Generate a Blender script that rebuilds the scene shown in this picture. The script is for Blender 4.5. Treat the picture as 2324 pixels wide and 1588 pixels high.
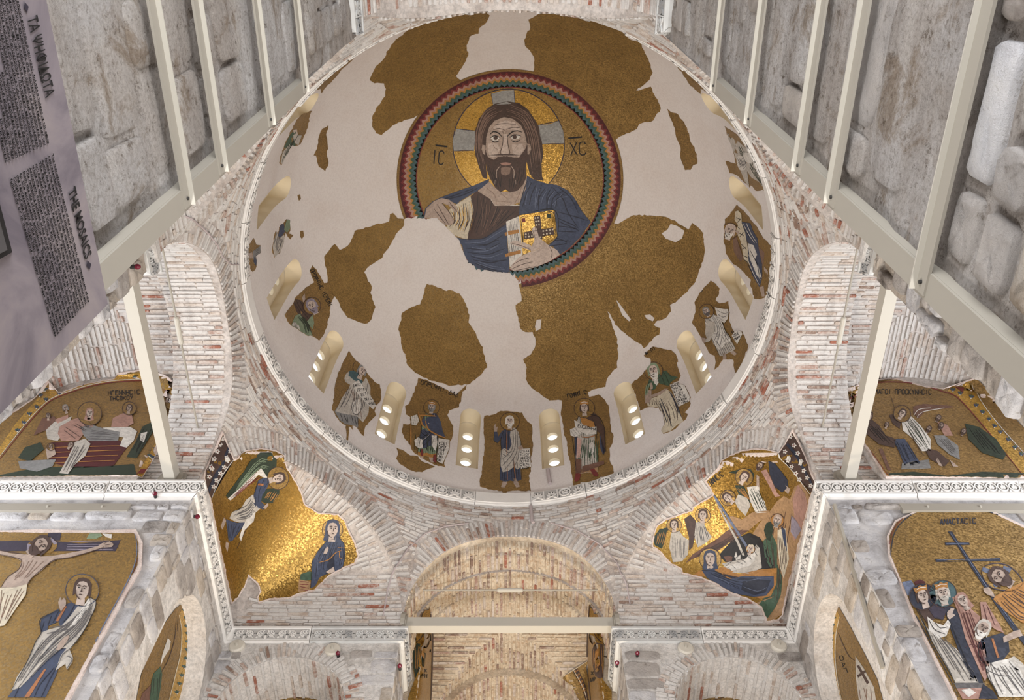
import bpy, bmesh, math, random
import numpy as np
from mathutils import Vector, Matrix, noise
from mathutils.bvhtree import BVHTree
from mathutils.geometry import delaunay_2d_cdt
for _o in list(bpy.data.objects): bpy.data.objects.remove(_o)
RND = random.Random(7)
V = Vector; PI = math.pi
COL = bpy.context.scene.collection
# ------------------------------------------------------------------ camera
F, CX, CY, TH = 1980.0, 1157.4, 794.0, 0.4821
SN, CS = math.sin(TH), math.cos(TH)
cam = bpy.data.objects.new('camera', bpy.data.cameras.new('camera'))
COL.objects.link(cam)
cam.matrix_world = Matrix(((1,0,0,0),(0,-CS,-SN,0),(0,SN,-CS,0),(0,0,0,1)))
cam.data.sensor_width = 36.0
cam.data.lens = F/2324*36.0
cam.data.shift_x = (1162-CX)/2324
cam.data.clip_start = 0.02; cam.data.clip_end = 200
SC = bpy.context.scene
SC.camera = cam
SC.view_settings.view_transform = 'Standard'; SC.view_settings.look = 'None'
SC.view_settings.gamma = 1.0; SC.view_settings.use_curve_mapping = False
SC.view_settings.exposure = 0.14
# ------------------------------------------------------------------ world and lamps
W = bpy.data.worlds.new('overcast_sky'); SC.world = W; W.use_nodes = True
W.node_tree.nodes['Background'].inputs[0].default_value = (0.93,0.96,1,1)
W.node_tree.nodes['Background'].inputs[1].default_value = 1.35
def lamp(name, loc, target, size, power, col, sy=None):
    l = bpy.data.lights.new(name, 'AREA'); l.energy = power; l.color = col
    l.shape = 'RECTANGLE' if sy else 'DISK'; l.size = size
    if sy: l.size_y = sy
    o = bpy.data.objects.new(name, l); COL.objects.link(o); o.location = loc
    o.rotation_euler = (V(target)-V(loc)).to_track_quat('-Z','Y').to_euler()
    return o
lamp('window_daylight', (-8.3,5.1,6.2), (0,5.1,9.5), 2.4, 250, (0.92,0.95,1), 4.2)
lamp('window_daylight', (8.3,5.1,6.2), (0,5.1,9.5), 2.4, 250, (0.92,0.95,1), 4.2)
lamp('nave_floodlight', (-2.6,4.2,0.6), (0.4,5.6,14), 0.8, 290, (1,0.975,0.95))
lamp('nave_floodlight', (2.6,4.2,0.6), (-0.4,5.6,14), 0.8, 290, (1,0.975,0.95))
lamp('sanctuary_floodlight', (0,9.6,1.0), (0,11.0,11), 0.7, 380, (1,0.84,0.64))
lamp('added_west_light', (0,-3.0,2.0), (0,5.0,9.5), 2.8, 330, (0.95,0.97,1), 4.0)  # unseen fill behind the camera, added for brightness
# ------------------------------------------------------------------ pixel <-> ray
def ray(px, py):
    y = (py-CY)/F
    return V(((px-CX)/F, CS*y+SN, CS-SN*y)).normalized()
def pix(P):
    d = P[1]*SN+P[2]*CS
    if d < 0.05: return (-9999,-9999,0.05)
    return (CX+F*P[0]/d, CY+F*(P[1]*CS-P[2]*SN)/d, d)
def on_plane(px, py, axis, val):
    d = ray(px,py); return d*(val/d[axis])
# ------------------------------------------------------------------ materials
MATS = {}
def newmat(name):
    m = bpy.data.materials.new(name); m.use_nodes = True
    nt = m.node_tree; b = nt.nodes['Principled BSDF']; MATS[name] = m
    return m, nt, b
def lin(c): return tuple(((x/255)/12.92 if x/255 <= .04045 else ((x/255+.055)/1.055)**2.4) for x in c)+(1,)
def rgb(*c): return lin(c)
def node(nt, t, **kw):
    n = nt.nodes.new(t)
    for k, v in kw.items():
        if k.startswith('i_'):
            n.inputs[int(k[2:]) if k[2:].isdigit() else k[2:]].default_value = v
        else: setattr(n, k, v)
    return n
def texco(nt): return nt.nodes.new('ShaderNodeNewGeometry').outputs['Position']
def nz(nt, scale, detail=5, rough=.6, dist=0, vec=None, stretch=None):
    n = node(nt, 'ShaderNodeTexNoise'); n.inputs['Scale'].default_value = scale
    n.inputs['Detail'].default_value = detail; n.inputs['Roughness'].default_value = rough
    n.inputs['Distortion'].default_value = dist
    v = vec or texco(nt)
    if stretch:
        mp = node(nt,'ShaderNodeMapping'); mp.inputs['Scale'].default_value = stretch
        nt.links.new(v, mp.inputs[0]); v = mp.outputs[0]
    nt.links.new(v, n.inputs['Vector'])
    return n.outputs['Fac']
def ramp(nt, fac, stops):
    r = node(nt, 'ShaderNodeValToRGB'); e = r.color_ramp.elements
    while len(e) < len(stops): e.new(0.5)
    for i, (p, c) in enumerate(stops): e[i].position = p; e[i].color = c if len(c) == 4 else tuple(c)+(1,)
    nt.links.new(fac, r.inputs[0]); return r.outputs[0]
def mix(nt, fac, a, b, mode='MIX'):
    m = node(nt, 'ShaderNodeMix', data_type='RGBA', blend_type=mode)
    for s, x in ((0, fac), (6, a), (7, b)):
        if hasattr(x, 'is_output'): nt.links.new(x, m.inputs[s])
        else: m.inputs[s].default_value = x
    return m.outputs[2]
def bump(nt, b, h, strength=.4, dist=.02, prev=None):
    n = node(nt, 'ShaderNodeBump'); n.inputs['Strength'].default_value = strength; n.inputs['Distance'].default_value = dist
    nt.links.new(h, n.inputs['Height'])
    if prev: nt.links.new(prev, n.inputs['Normal'])
    nt.links.new(n.outputs[0], b.inputs['Normal']); return n.outputs[0]
def mono(nt, v): return (v,v,v,1)
def mortar_mat(name, base, dark, light, sc=3.0, bs=.5, bd=.02, rough=.92):
    m, nt, b = newmat(name)
    c = ramp(nt, nz(nt, sc, 8, .65), [(.30,dark),(.5,base),(.72,light)])
    c2 = ramp(nt, nz(nt, sc*9, 5, .7), [(.35,(.72,.72,.72,1)),(.6,(1.06,1.05,1.04,1))])
    nt.links.new(mix(nt, 1.0, c, c2, 'MULTIPLY'), b.inputs['Base Color'])
    b.inputs['Roughness'].default_value = rough
    n1 = bump(nt, b, nz(nt, sc*2.5, 8, .7), bs, bd*1.8)
    bump(nt, b, nz(nt, sc*14, 6, .7), bs*.8, bd*.5, n1)
    return m
mortar_mat('brick_mortar', rgb(196,188,182), rgb(164,152,144), rgb(216,210,206), 2.2, .7, .02)
mortar_mat('warm_mortar', rgb(200,185,164), rgb(160,140,120), rgb(226,214,196), 2.2, .6, .02)
mortar_mat('lime_wash', rgb(208,204,200), rgb(176,170,164), rgb(228,226,224), 2.0, .7, .03)
mortar_mat('white_soffit', rgb(210,205,200), rgb(186,178,170), rgb(226,223,220), 3, .3, .01)
mortar_mat('mosaic_edge_plaster', rgb(214,198,190), rgb(196,176,168), rgb(228,216,210), 6, .2, .008)
mortar_mat('floor_stone', rgb(190,182,170), rgb(150,142,130), rgb(210,204,196), 2, .2, .01, .6)
def brick_mat(name, col, wash, amt):
    m, nt, b = newmat(name)
    base = mix(nt, nz(nt, 14, 5, .7), col, tuple(x*.62 for x in col[:3])+(1,))
    f = ramp(nt, nz(nt, 9, 7, .75, .6), [(amt,(0,0,0,1)),(amt+.14,(1,1,1,1))])
    w = mix(nt, nz(nt, 22, 4, .6), wash, tuple(x*.78 for x in wash[:3])+(1,))
    nt.links.new(mix(nt, f, base, w), b.inputs['Base Color']); b.inputs['Roughness'].default_value = .93
    bump(nt, b, nz(nt, 40, 6, .75), .7, .012)
    return m
brick_mat('brick_washed', rgb(200,190,184), rgb(216,212,208), .34)
brick_mat('brick_buff', rgb(190,172,158), rgb(212,202,193), .40)
brick_mat('brick_rose', rgb(178,146,132), rgb(208,195,186), .44)
brick_mat('brick_red', rgb(168,108,88), rgb(204,186,176), .49)
brick_mat('brick_brown', rgb(150,124,110), rgb(200,188,176), .47)
brick_mat('brick_warm', rgb(196,170,142), rgb(218,206,186), .42)
BM = [MATS[k] for k in ('brick_washed','brick_buff','brick_rose','brick_red','brick_brown','brick_warm')]
def stone_mat(name, base, dark, warm, sc=2.2, bs=1.0):
    m, nt, b = newmat(name)
    c = ramp(nt, nz(nt, sc, 9, .68, .3), [(.32,dark),(.47,base),(.62,warm),(.74,rgb(224,220,214))])
    pit = ramp(nt, nz(nt, 9, 9, .8), [(.33,(.42,.38,.33,1)),(.43,(1,1,1,1))])
    c = mix(nt, .9, c, pit, 'MULTIPLY')
    nt.links.new(c, b.inputs['Base Color']); b.inputs['Roughness'].default_value = .95
    n1 = bump(nt, b, nz(nt, 5, 9, .75, .4), bs, .06)
    bump(nt, b, nz(nt, 30, 7, .75), .7, .02, n1)
    return m
stone_mat('limestone_grey', rgb(188,181,176), rgb(138,130,124), rgb(205,197,190))
stone_mat('limestone_warm', rgb(204,192,178), rgb(164,146,126), rgb(216,206,196))
stone_mat('limestone_white', rgb(204,202,204), rgb(160,156,156), rgb(222,219,218), 2.6, .8)
stone_mat('limestone_dark', rgb(176,166,158), rgb(124,114,106), rgb(198,188,178))  # darker stone tone, scattered at random among the blocks
def weathered():
    m, nt, b = newmat('weathered_wall')
    v = texco(nt); st = (1.0,.22,1.0)
    c = ramp(nt, nz(nt, 3.2, 9, .7, .3, None, st), [(.34,rgb(166,156,148)),(.44,rgb(206,199,194)),(.53,rgb(224,219,216)),(.64,rgb(244,242,240))])
    blot = ramp(nt, nz(nt, 1.1, 7, .65), [(.40,rgb(196,176,150)),(.52,rgb(222,218,214))])
    c = mix(nt, .5, c, blot, 'MULTIPLY'); c = mix(nt, .25, c, rgb(232,228,226))
    pit = ramp(nt, nz(nt, 12, 10, .88), [(.40,(.34,.29,.24,1)),(.455,(1,1,1,1))])
    c = mix(nt, .85, c, pit, 'MULTIPLY')
    c = mix(nt, 1.0, c, ramp(nt, nz(nt, 55, 6, .8), [(.36,(.70,.66,.62,1)),(.5,(1,1,1,1)),(.64,(1.12,1.12,1.12,1))]), 'MULTIPLY')
    c = mix(nt, .7, c, ramp(nt, nz(nt, 2.6, 8, .75, .5), [(.37,rgb(186,166,140)),(.45,(1,1,1,1))]), 'MULTIPLY')
    red = ramp(nt, nz(nt, 6, 4, .6), [(.70,(1,1,1,1)),(.76,rgb(176,120,96))])
    c = mix(nt, .6, c, red, 'MULTIPLY')
    nt.links.new(c, b.inputs['Base Color']); b.inputs['Roughness'].default_value = .95
    n1 = bump(nt, b, nz(nt, 4, 9, .7, .3, None, st), 1.0, .09)
    n2 = bump(nt, b, nz(nt, 10, 9, .85), 1.0, .05, n1)
    bump(nt, b, nz(nt, 45, 6, .75), .6, .01, n2)
weathered()
SM = [MATS[k] for k in ('limestone_grey','limestone_warm','limestone_white','limestone_dark','weathered_wall')]
def plaster():
    m, nt, b = newmat('dome_plaster')
    c = ramp(nt, nz(nt, .5, 5, .6, .1), [(.33,rgb(204,193,187)),(.5,rgb(212,204,200)),(.68,rgb(218,212,209))])
    c = mix(nt, .35, c, ramp(nt, nz(nt, 1.3, 6, .65, .2), [(.36,rgb(198,180,170)),(.52,rgb(216,209,205))]))
    c = mix(nt, .5, c, ramp(nt, nz(nt, 30, 3, .6), [(.3,rgb(196,188,184)),(.6,rgb(216,210,206))]))
    nt.links.new(c, b.inputs['Base Color']); b.inputs['Roughness'].default_value = .9
    bump(nt, b, nz(nt, 12, 5, .6), .12, .01)
plaster()
def simple(name, col, rough=.5, var=.12, sc=6, metal=0, bs=.0):
    m, nt, b = newmat(name)
    if var:
        d = tuple(x*(1-var) for x in col[:3])+(1,); l = tuple(min(1,x*(1+var)) for x in col[:3])+(1,)
        nt.links.new(mix(nt, nz(nt, sc, 4, .6), d, l), b.inputs['Base Color'])
    else: b.inputs['Base Color'].default_value = col
    b.inputs['Roughness'].default_value = rough; b.inputs['Metallic'].default_value = metal
    if bs: bump(nt, b, nz(nt, sc*6, 5, .7), bs, .008)
    return m
simple('reveal_plaster', rgb(220,206,178), .85, .08, 4)
simple('cream_paint', rgb(154,148,137), .55, .05, 2)
simple('cream_paint_light', rgb(184,179,168), .5, .04, 2)
simple('marble', rgb(222,219,215), .6, .12, 4, 0, .5)
simple('marble_soot', rgb(196,196,194), .8, .25, 6, 0, .3)
simple('carving_ground', rgb(172,169,166), .9, .15, 10)
simple('carving_shade', rgb(74,76,74), .95, .2, 10)  # dark colour stands for the shade inside drilled holes
simple('grey_marble', rgb(150,150,150), .8, .35, 5, 0, .5)
simple('cap_paint', rgb(200,194,182), .55, .05, 3)
simple('red_sensor', rgb(104,16,40), .25, .1)
simple('dark_metal', rgb(40,38,36), .5, .1)
simple('cable', rgb(178,166,166), .7, .1)
def tessera(name, col, gold=False, var=.35, sc=28, metal=.0, rough=.55, nj=.25):
    m, nt, b = newmat(name)
    v = node(nt, 'ShaderNodeTexVoronoi'); v.inputs['Scale'].default_value = sc
    nt.links.new(texco(nt), v.inputs['Vector'])
    sep = node(nt, 'ShaderNodeSeparateColor'); nt.links.new(v.outputs['Color'], sep.inputs[0])
    d = tuple(x*(1-var) for x in col[:3])+(1,); l = tuple(min(1,x*(1+var)) for x in col[:3])+(1,)
    c = mix(nt, sep.outputs[0], d, l)
    big = ramp(nt, nz(nt, 2.2, 6, .65), [(.35,(.86,.85,.84,1)),(.62,(1.06,1.06,1.05,1))])
    c = mix(nt, 1.0, c, big, 'MULTIPLY')
    nt.links.new(c, b.inputs['Base Color']); b.inputs['Metallic'].default_value = metal
    b.inputs['Roughness'].default_value = rough
    # every tessera sits at its own slight tilt
    g = nt.nodes.new('ShaderNodeNewGeometry')
    sub = node(nt, 'ShaderNodeVectorMath', operation='SUBTRACT'); nt.links.new(v.outputs['Color'], sub.inputs[0]); sub.inputs[1].default_value = (.5,.5,.5)
    mul = node(nt, 'ShaderNodeVectorMath', operation='SCALE'); nt.links.new(sub.outputs[0], mul.inputs[0]); mul.inputs['Scale'].default_value = nj
    add = node(nt, 'ShaderNodeVectorMath', operation='ADD'); nt.links.new(mul.outputs[0], add.inputs[0]); nt.links.new(g.outputs['Normal'], add.inputs[1])
    nrm = node(nt, 'ShaderNodeVectorMath', operation='NORMALIZE'); nt.links.new(add.outputs[0], nrm.inputs[0])
    nt.links.new(nrm.outputs[0], b.inputs['Normal'])
    return m
tessera('gold', rgb(146,118,70), var=.34, metal=.45, rough=.45, nj=.35, sc=60)
tessera('gold_dull', rgb(138,110,66), var=.3, metal=.35, rough=.5, nj=.3, sc=60)
tessera('gold_bright', rgb(186,148,72), var=.36, metal=.5, rough=.4, nj=.35, sc=60)
tessera('gold_shine', rgb(164,130,66), var=.34, metal=.75, rough=.3, nj=.2, sc=60)
PAL = dict(blue=(60,69,92), blue_dark=(40,45,61), blue_light=(98,108,132), navy=(34,38,54), skin=(166,148,136), skin_light=(188,172,162), skin_shade=(134,112,100),
    brown=(72,54,48), brown_light=(118,92,78), hair=(70,54,48), hair_line=(128,104,92), white=(206,202,196), cream=(198,188,168), offwhite=(180,174,166),
    grey=(126,126,126), grey_dark=(92,89,90), green=(62,86,68), green_light=(120,136,112), green_dark=(40,52,40), red=(112,44,44), red_dark=(76,28,32), rose=(162,126,114), pink=(190,156,146),
    ochre=(164,116,60), rock=(158,126,92), rock_dark=(104,74,62), black=(26,24,26), silver=(146,146,144), teal=(66,92,98), purple=(54,48,64), orange=(158,104,66), lilac=(140,132,146))
tessera('gold_halo', rgb(158,128,76), var=.34, metal=.5, rough=.42, nj=.3, sc=60)
for _k, _c in PAL.items(): tessera('tess_'+_k, rgb(*_c), var=.16, sc=34, rough=.6, nj=.12)
def T(k): return MATS.get(k) or MATS['tess_'+k]
# ------------------------------------------------------------------ object helpers
def link(name, me, mat=None, parent=None, kind=None):
    o = bpy.data.objects.new(name, me); COL.objects.link(o)
    if mat is not None and me is not None and not me.materials:
        for mm in (mat if isinstance(mat, (list,tuple)) else [mat]): me.materials.append(mm)
    if parent is not None: o.parent = parent
    if kind: o['kind'] = kind
    return o
def mesh(vs, fs, name='mesh', mis=None, smooth=False):
    me = bpy.data.meshes.new(name); me.from_pydata([tuple(v) for v in vs], [], fs)
    if mis is not None: me.polygons.foreach_set('material_index', mis)
    if smooth: me.polygons.foreach_set('use_smooth', [True]*len(fs))
    me.update(); return me
def tag(o, label, cat, group=None):
    o['label'] = label; o['category'] = cat
    if group: o['group'] = group
    return o
def empty(name, loc=(0,0,0), label=None, cat=None, group=None):
    o = bpy.data.objects.new(name, None); COL.objects.link(o); o.location = loc; o.empty_display_size = .1
    if label: tag(o, label, cat, group)
    return o
class MB:
    def __init__(s): s.v = []; s.f = []; s.m = []
    def add(s, vs, fs, mi=0):
        k = len(s.v); s.v += [V(v) for v in vs]; s.f += [tuple(i+k for i in f) for f in fs]; s.m += [mi]*len(fs)
    def box(s, c, sz, mi=0, M=None):
        hx, hy, hz = sz[0]/2, sz[1]/2, sz[2]/2
        vs = [V((x,y,z)) for x in (-hx,hx) for y in (-hy,hy) for z in (-hz,hz)]
        if M: vs = [M @ v for v in vs]
        vs = [v+V(c) for v in vs]
        s.add(vs, [(0,1,3,2),(4,6,7,5),(0,4,5,1),(2,3,7,6),(0,2,6,4),(1,5,7,3)], mi)
    def bar(s, a, b, w, h, up=(0,0,1), mi=0):
        a, b = V(a), V(b); d = (b-a); L = d.length; d.normalize(); up = V(up)
        x = d.cross(up).normalized(); z = x.cross(d)
        M = Matrix((x, d, z)).transposed()
        s.box((a+b)/2, (w, L, h), mi, M)
    def tube(s, pts, r, n=8, mi=0):
        pts = [V(p) for p in pts]; k = len(s.v)
        for i, p in enumerate(pts):
            d = (pts[min(i+1,len(pts)-1)]-pts[max(i-1,0)]).normalized()
            a = d.cross(V((.31,.2,.93))).normalized(); b = d.cross(a)
            rr = r[i] if isinstance(r, (list,tuple)) else r
            for j in range(n): s.v.append(p+a*(rr*math.cos(2*PI*j/n))+b*(rr*math.sin(2*PI*j/n)))
        for i in range(len(pts)-1):
            for j in range(n): s.f.append((k+i*n+j,k+i*n+(j+1)%n,k+(i+1)*n+(j+1)%n,k+(i+1)*n+j)); s.m.append(mi)
        s.f.append(tuple(k+j for j in range(n))[::-1]); s.f.append(tuple(k+(len(pts)-1)*n+j for j in range(n))); s.m += [mi,mi]
    def out(s, name, mat, parent=None, kind=None, smooth=False):
        return link(name, mesh(s.v, s.f, name, s.m, smooth), mat, parent, kind)
SURF = {}   # name -> list of (verts, faces) for ray casting
def reg(key, vs, fs): SURF.setdefault(key, []).append(([tuple(v) for v in vs], [tuple(f) for f in fs]))
TREES = {}
def tree(keys):
    keys = tuple(keys)
    if keys not in TREES:
        vs, fs = [], []
        for k in keys:
            for a, b in SURF[k]:
                n = len(vs); vs += a; fs += [tuple(i+n for i in f) for f in b]
        TREES[keys] = BVHTree.FromPolygons(vs, fs)
    return TREES[keys]
def cast(px, py, keys):
    d = ray(px,py); h = tree(keys).ray_cast(V((0,0,0)), d)
    if h[0] is None: return None
    n = h[1]
    if n.dot(d) > 0: n = -n
    return h[0], n
def grid(name, fn, nu, nv, mat, key=None, parent=None, kind='structure', smooth=True, thick=0):
    vs = [fn(i/nu, j/nv) for j in range(nv+1) for i in range(nu+1)]
    fs = [(j*(nu+1)+i, j*(nu+1)+i+1, (j+1)*(nu+1)+i+1, (j+1)*(nu+1)+i) for j in range(nv) for i in range(nu)]
    if key: reg(key, vs, fs)
    o = link(name, mesh(vs, fs, name, None, smooth), mat, parent, None if parent else kind)
    return o
# ------------------------------------------------------------------ building dimensions (metres, camera at the origin, floor at -1.6)
YC = 5.14; SW = 4.0; SL = 3.88; AW = 1.52; AL = 1.42; ZC = 9.0; ZCB = 8.78; ZS = 9.4; RD = 3.92; ZR0 = 11.67; ZR1 = 11.98; ZCAP = 13.6; FLOOR = -1.6
SX = 3.93; SY = 4.0
def side(k, x, y, z):
    """k: 0 far (+Y), 1 left (-X), 2 right (+X), 3 near (-Y); x along the side seen from the centre (right positive for far), y outward"""
    if k == 0: return V((x, YC+y, z))
    if k == 3: return V((-x, YC-y, z))
    if k == 1: return V((-y, YC+x, z))
    return V((y, YC-x, z))
SIDE = ['far','left','right','near']
# dome shell with sixteen window openings -------------------------------------------------
def dome():
    prof = [(RD, ZR1-.02),(RD,12.3),(RD,12.7),(RD,13.1),(RD,13.4)]
    for k in range(0,25): a = k/24*PI/2; prof.append((max(RD*math.cos(a),0), ZCAP+RD*math.sin(a)))
    n = 96; vs = []; fs = []
    outer = [(r+.3 if i < 5 else (r/RD)*(RD+.3), z if i < 5 else ZCAP+(z-ZCAP)/RD*(RD+.3)) for i,(r,z) in enumerate(prof)]
    rings = []
    for P in (prof[:-1], outer[:-1]):
        rr = []
        for (r,z) in P:
            k = len(vs)
            for j in range(n):
                a = 2*PI*j/n; vs.append((r*math.cos(a), YC+r*math.sin(a), z))
            rr.append(k)
        vs.append((0,YC,(prof if P[0]==prof[0] else outer)[-1][1])); rr.append(len(vs)-1); rings.append(rr)
    for w, rr in enumerate(rings):
        for i in range(len(rr)-2):
            for j in range(n):
                q = (rr[i]+j, rr[i]+(j+1)%n, rr[i+1]+(j+1)%n, rr[i+1]+j)
                fs.append(q[::-1] if w == 0 else q)
        for j in range(n):
            t = (rr[-2]+j, rr[-2]+(j+1)%n, rr[-1]); fs.append(t[::-1] if w == 0 else t)
    for j in range(n): fs.append((rings[0][0]+j, rings[0][0]+(j+1)%n, rings[1][0]+(j+1)%n, rings[1][0]+j))
    nin = [f for f in fs if all(i <= rings[0][-1] for i in f)]
    reg('dome', vs, nin)
    o = link('ceiling_dome', mesh(vs, fs), [MATS['dome_plaster'], MATS['reveal_plaster']], None, 'structure')
    # cutters
    cv, cf = [], []
    for k in range(16):
        a = (k+.5)*PI/8
        er = V((math.cos(a), math.sin(a), 0)); et = V((-math.sin(a), math.cos(a), 0))
        sec = [(-.2,12.76),(.2,12.76)]+[(.2*math.cos(t*PI/10), 14.28+.22*math.sin(t*PI/10)) for t in range(11)]
        k0 = len(cv)
        for rr, dz in ((3.3,-.12),(4.9,.04)):
            for (x,z) in sec:
                zz = z + (dz if z < 13 else 0)
                cv.append(V((0,YC,0))+er*rr+et*x+V((0,0,zz)))
        m = len(sec)
        cf.append(tuple(range(k0,k0+m))); cf.append(tuple(range(k0+2*m-1,k0+m-1,-1)))
        for i in range(m): cf.append((k0+i,k0+m+i,k0+m+(i+1)%m,k0+(i+1)%m))
    cme = mesh(cv, cf); cme.materials.append(MATS['reveal_plaster']); cme.materials.append(MATS['reveal_plaster'])
    bmm = bmesh.new(); bmm.from_mesh(cme); bmesh.ops.recalc_face_normals(bmm, faces=bmm.faces); bmm.to_mesh(cme); bmm.free()
    bmm = bmesh.new(); bmm.from_mesh(o.data); bmesh.ops.recalc_face_normals(bmm, faces=bmm.faces); bmm.to_mesh(o.data); bmm.free()
    for p in cme.polygons: p.material_index = 1
    co = bpy.data.objects.new('cutter', cme); COL.objects.link(co)
    md = o.modifiers.new('cut','BOOLEAN'); md.operation = 'DIFFERENCE'; md.solver = 'EXACT'; md.object = co
    dg = bpy.context.evaluated_depsgraph_get()
    me = bpy.data.meshes.new_from_object(o.evaluated_get(dg)); o.modifiers.clear(); o.data = me
    bpy.data.objects.remove(co)
    for p in me.polygons: p.use_smooth = p.material_index == 0
    try: me.set_sharp_from_angle(angle=math.radians(40))
    except Exception: pass
    o['label'] = 'pale plastered dome with sixteen narrow windows round its foot'
    return o
DOME = dome()
# perforated slabs in the windows
def slab_mesh():
    pts = []; W2, z0, z1 = .23, 12.8, 14.56
    outer = [(-W2,z0),(W2,z0),(W2,z1-.2)]+[(W2*math.cos(t*PI/8), z1-.2+W2*math.sin(t*PI/8)) for t in range(1,8)]+[(-W2,z1-.2)]
    holes = [13.17,13.6,14.02]
    vv = [V(p) for p in outer]; ed = [(i,(i+1)%len(outer)) for i in range(len(outer))]
    for hz in holes:
        k = len(vv); vv += [V((.105*math.cos(t*PI/8), hz+.125*math.sin(t*PI/8))) for t in range(16)]
        ed += [(k+i,k+(i+1)%16) for i in range(16)]
    r = delaunay_2d_cdt(vv, ed, [], 1, 1e-5)
    v2 = r[0]; fs = []
    for f in r[2]:
        c = sum((v2[i] for i in f), V((0,0)))/len(f)
        if any(((c.x/.104)**2+((c.y-hz)/.124)**2) < 1 for hz in holes): continue
        fs.append(tuple(f))
    n = len(v2); vs = [(p.x, 0, p.y) for p in v2]+[(p.x, .06, p.y) for p in v2]
    fa = [f for f in fs]+[tuple(i+n for i in f)[::-1] for f in fs]
    cnt = {}
    for f in fs:
        for i in range(len(f)):
            e = (f[i], f[(i+1)%len(f)]); cnt[e] = 1
    for (a,b) in cnt:
        if (b,a) not in cnt: fa.append((b,a,a+n,b+n))
    return mesh(vs, fa, 'slab')
SLAB = slab_mesh(); SLAB.materials.append(MATS['reveal_plaster'])
for k in range(16):
    a = (k+.5)*PI/8
    t = link('window_%d' % (k+1), SLAB, None, None, 'structure')
    t.location = V((0,YC,0))+V((math.cos(a), math.sin(a), 0))*4.14
    t.rotation_euler = (0,0,a-PI/2)
    t['label'] = 'narrow round-headed dome window closed by a slab with round holes'
# octagon walls under the dome ring ---------------------------------------------------------
DC = (AW+SW)/math.sqrt(2)      # distance of the diagonal chord from the axis
HC = (SW-AW)/math.sqrt(2)      # its half length
ZQ = 9.0
def roct(phi):
    r = 99
    for k in range(4):
        c = math.cos(phi-k*PI/2)
        if c > .2: r = min(r, SW/c)
        c = math.cos(phi-k*PI/2-PI/4)
        if c > .2: r = min(r, DC/c)
    return r
def sst(t): t = max(0,min(1,t)); return t*t*(3-2*t)
def octpt(x, y, z):
    """octagon plan point pulled towards the circle as it rises"""
    phi = math.atan2(y, x); r0 = math.hypot(x,y)
    w = sst((z-9.6)/(ZR0-9.9)); r = r0*(1-w)+3.91*w
    return V((r*math.cos(phi), YC+r*math.sin(phi), z))
def side_xy(k, s, d):   # k eighths of a turn
    a = k*PI/4; return (d*math.cos(a)-s*math.sin(a), d*math.sin(a)+s*math.cos(a))
WALLS = {}
def upper_main(k8, name):
    def fn(u, v):
        th = PI*(1-u); s = -AW*math.cos(th); zb = ZS+AW*math.sin(th)
        z = zb+(ZR0+.06-zb)*v
        x, y = side_xy(k8, s, SW); return octpt(x, y, z)
    return grid(name, fn, 40, 14, MATS['brick_mortar'], name)
def upper_diag(k8, name):
    def fn(u, v):
        th = PI*(1-u); s = -HC*math.cos(th); zb = ZQ+1.70*math.sin(th)
        z = zb+(ZR0+.06-zb)*v
        x, y = side_xy(k8, s, DC); return octpt(x, y, z)
    return grid(name, fn, 40, 14, MATS['brick_mortar'], name)
def fn_main(k8):
    def fn(s, z):
        x, y = side_xy(k8, s, SW); return octpt(x, y, z)
    return fn
def fn_diag(k8):
    def fn(s, z):
        x, y = side_xy(k8, s, DC); return octpt(x, y, z)
    return fn
K8 = {'right':0,'far':2,'left':4,'near':6}; D8 = {'far_right':1,'far_left':3,'near_left':5,'near_right':7}
for nme, k in K8.items(): WALLS['upper_'+nme] = upper_main(k, 'wall_upper_'+nme)
for nme, k in D8.items(): WALLS['upper_'+nme] = upper_diag(k, 'wall_upper_'+nme)
# squinches
CD = SW*math.sqrt(2)-DC
def squinch_fn(k8):
    def fn(u, v):
        """u around the arch, v from the front edge to the corner"""
        e = 1-v; w = HC*e; h = 1.70*(e**.62 if e > 0 else 0); th = PI*u
        c, s = math.cos(th), math.sin(th)
        if v < 1e-6:
            x, y = side_xy(k8, -HC*c, DC); return octpt(x, y, ZQ+1.70*s)
        s2 = abs(s)**(.55+.45*e); c2 = (abs(c)**(.8+.2*e))*(1 if c > 0 else -1)
        x, y = side_xy(k8, -w*c2, DC+CD*v*1.0)
        return V((x, YC+y, ZQ+h*s2))
    return fn
for nme, k in D8.items():
    WALLS['squinch_'+nme] = grid('ceiling_squinch_'+nme, squinch_fn(k), 48, 30, MATS['brick_mortar'], 'squinch_'+nme)
# arm arches: jambs under the springing (9.0 .. 9.4), soffits, outer bands, groin bays
BW = 1.42                       # half width of the side bays
def band_fn(k, r, y0, y1, zs=ZS):
    def fn(u, v):
        # u along the arch from z=9 on one side to z=9 on the other
        L = (zs-ZC)/(r*PI/2+ (zs-ZC))/2
        if u < L: z = ZC+(zs-ZC)*u/L; x = -r
        elif u > 1-L: z = ZC+(zs-ZC)*(1-u)/L; x = r
        else:
            th = PI*(1-(u-L)/(1-2*L)); x = r*math.cos(th); z = zs+r*math.sin(th)
        p = side(k, x, y0+(y1-y0)*v, z)
        if v < 1e-6 and y0 == SW and y1 != y0:
            a = math.pi/2*{2:0,0:1,1:2,3:3}[k]; q = octpt(p.x, p.y-YC, z); return q
        return p
    return fn
def ring_face(k, y, r0, r1, name, z0=ZS, z1=ZS, mat='brick_mortar'):
    f0 = band_fn(k, r0, y, y, z0); f1 = band_fn(k, r1, y, y, z1)
    def fn(u, v): return f0(u,0)*(1-v)+f1(u,0)*v
    return grid(name, fn, 56, 1, MATS[mat], name)
BANDS = {}
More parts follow.
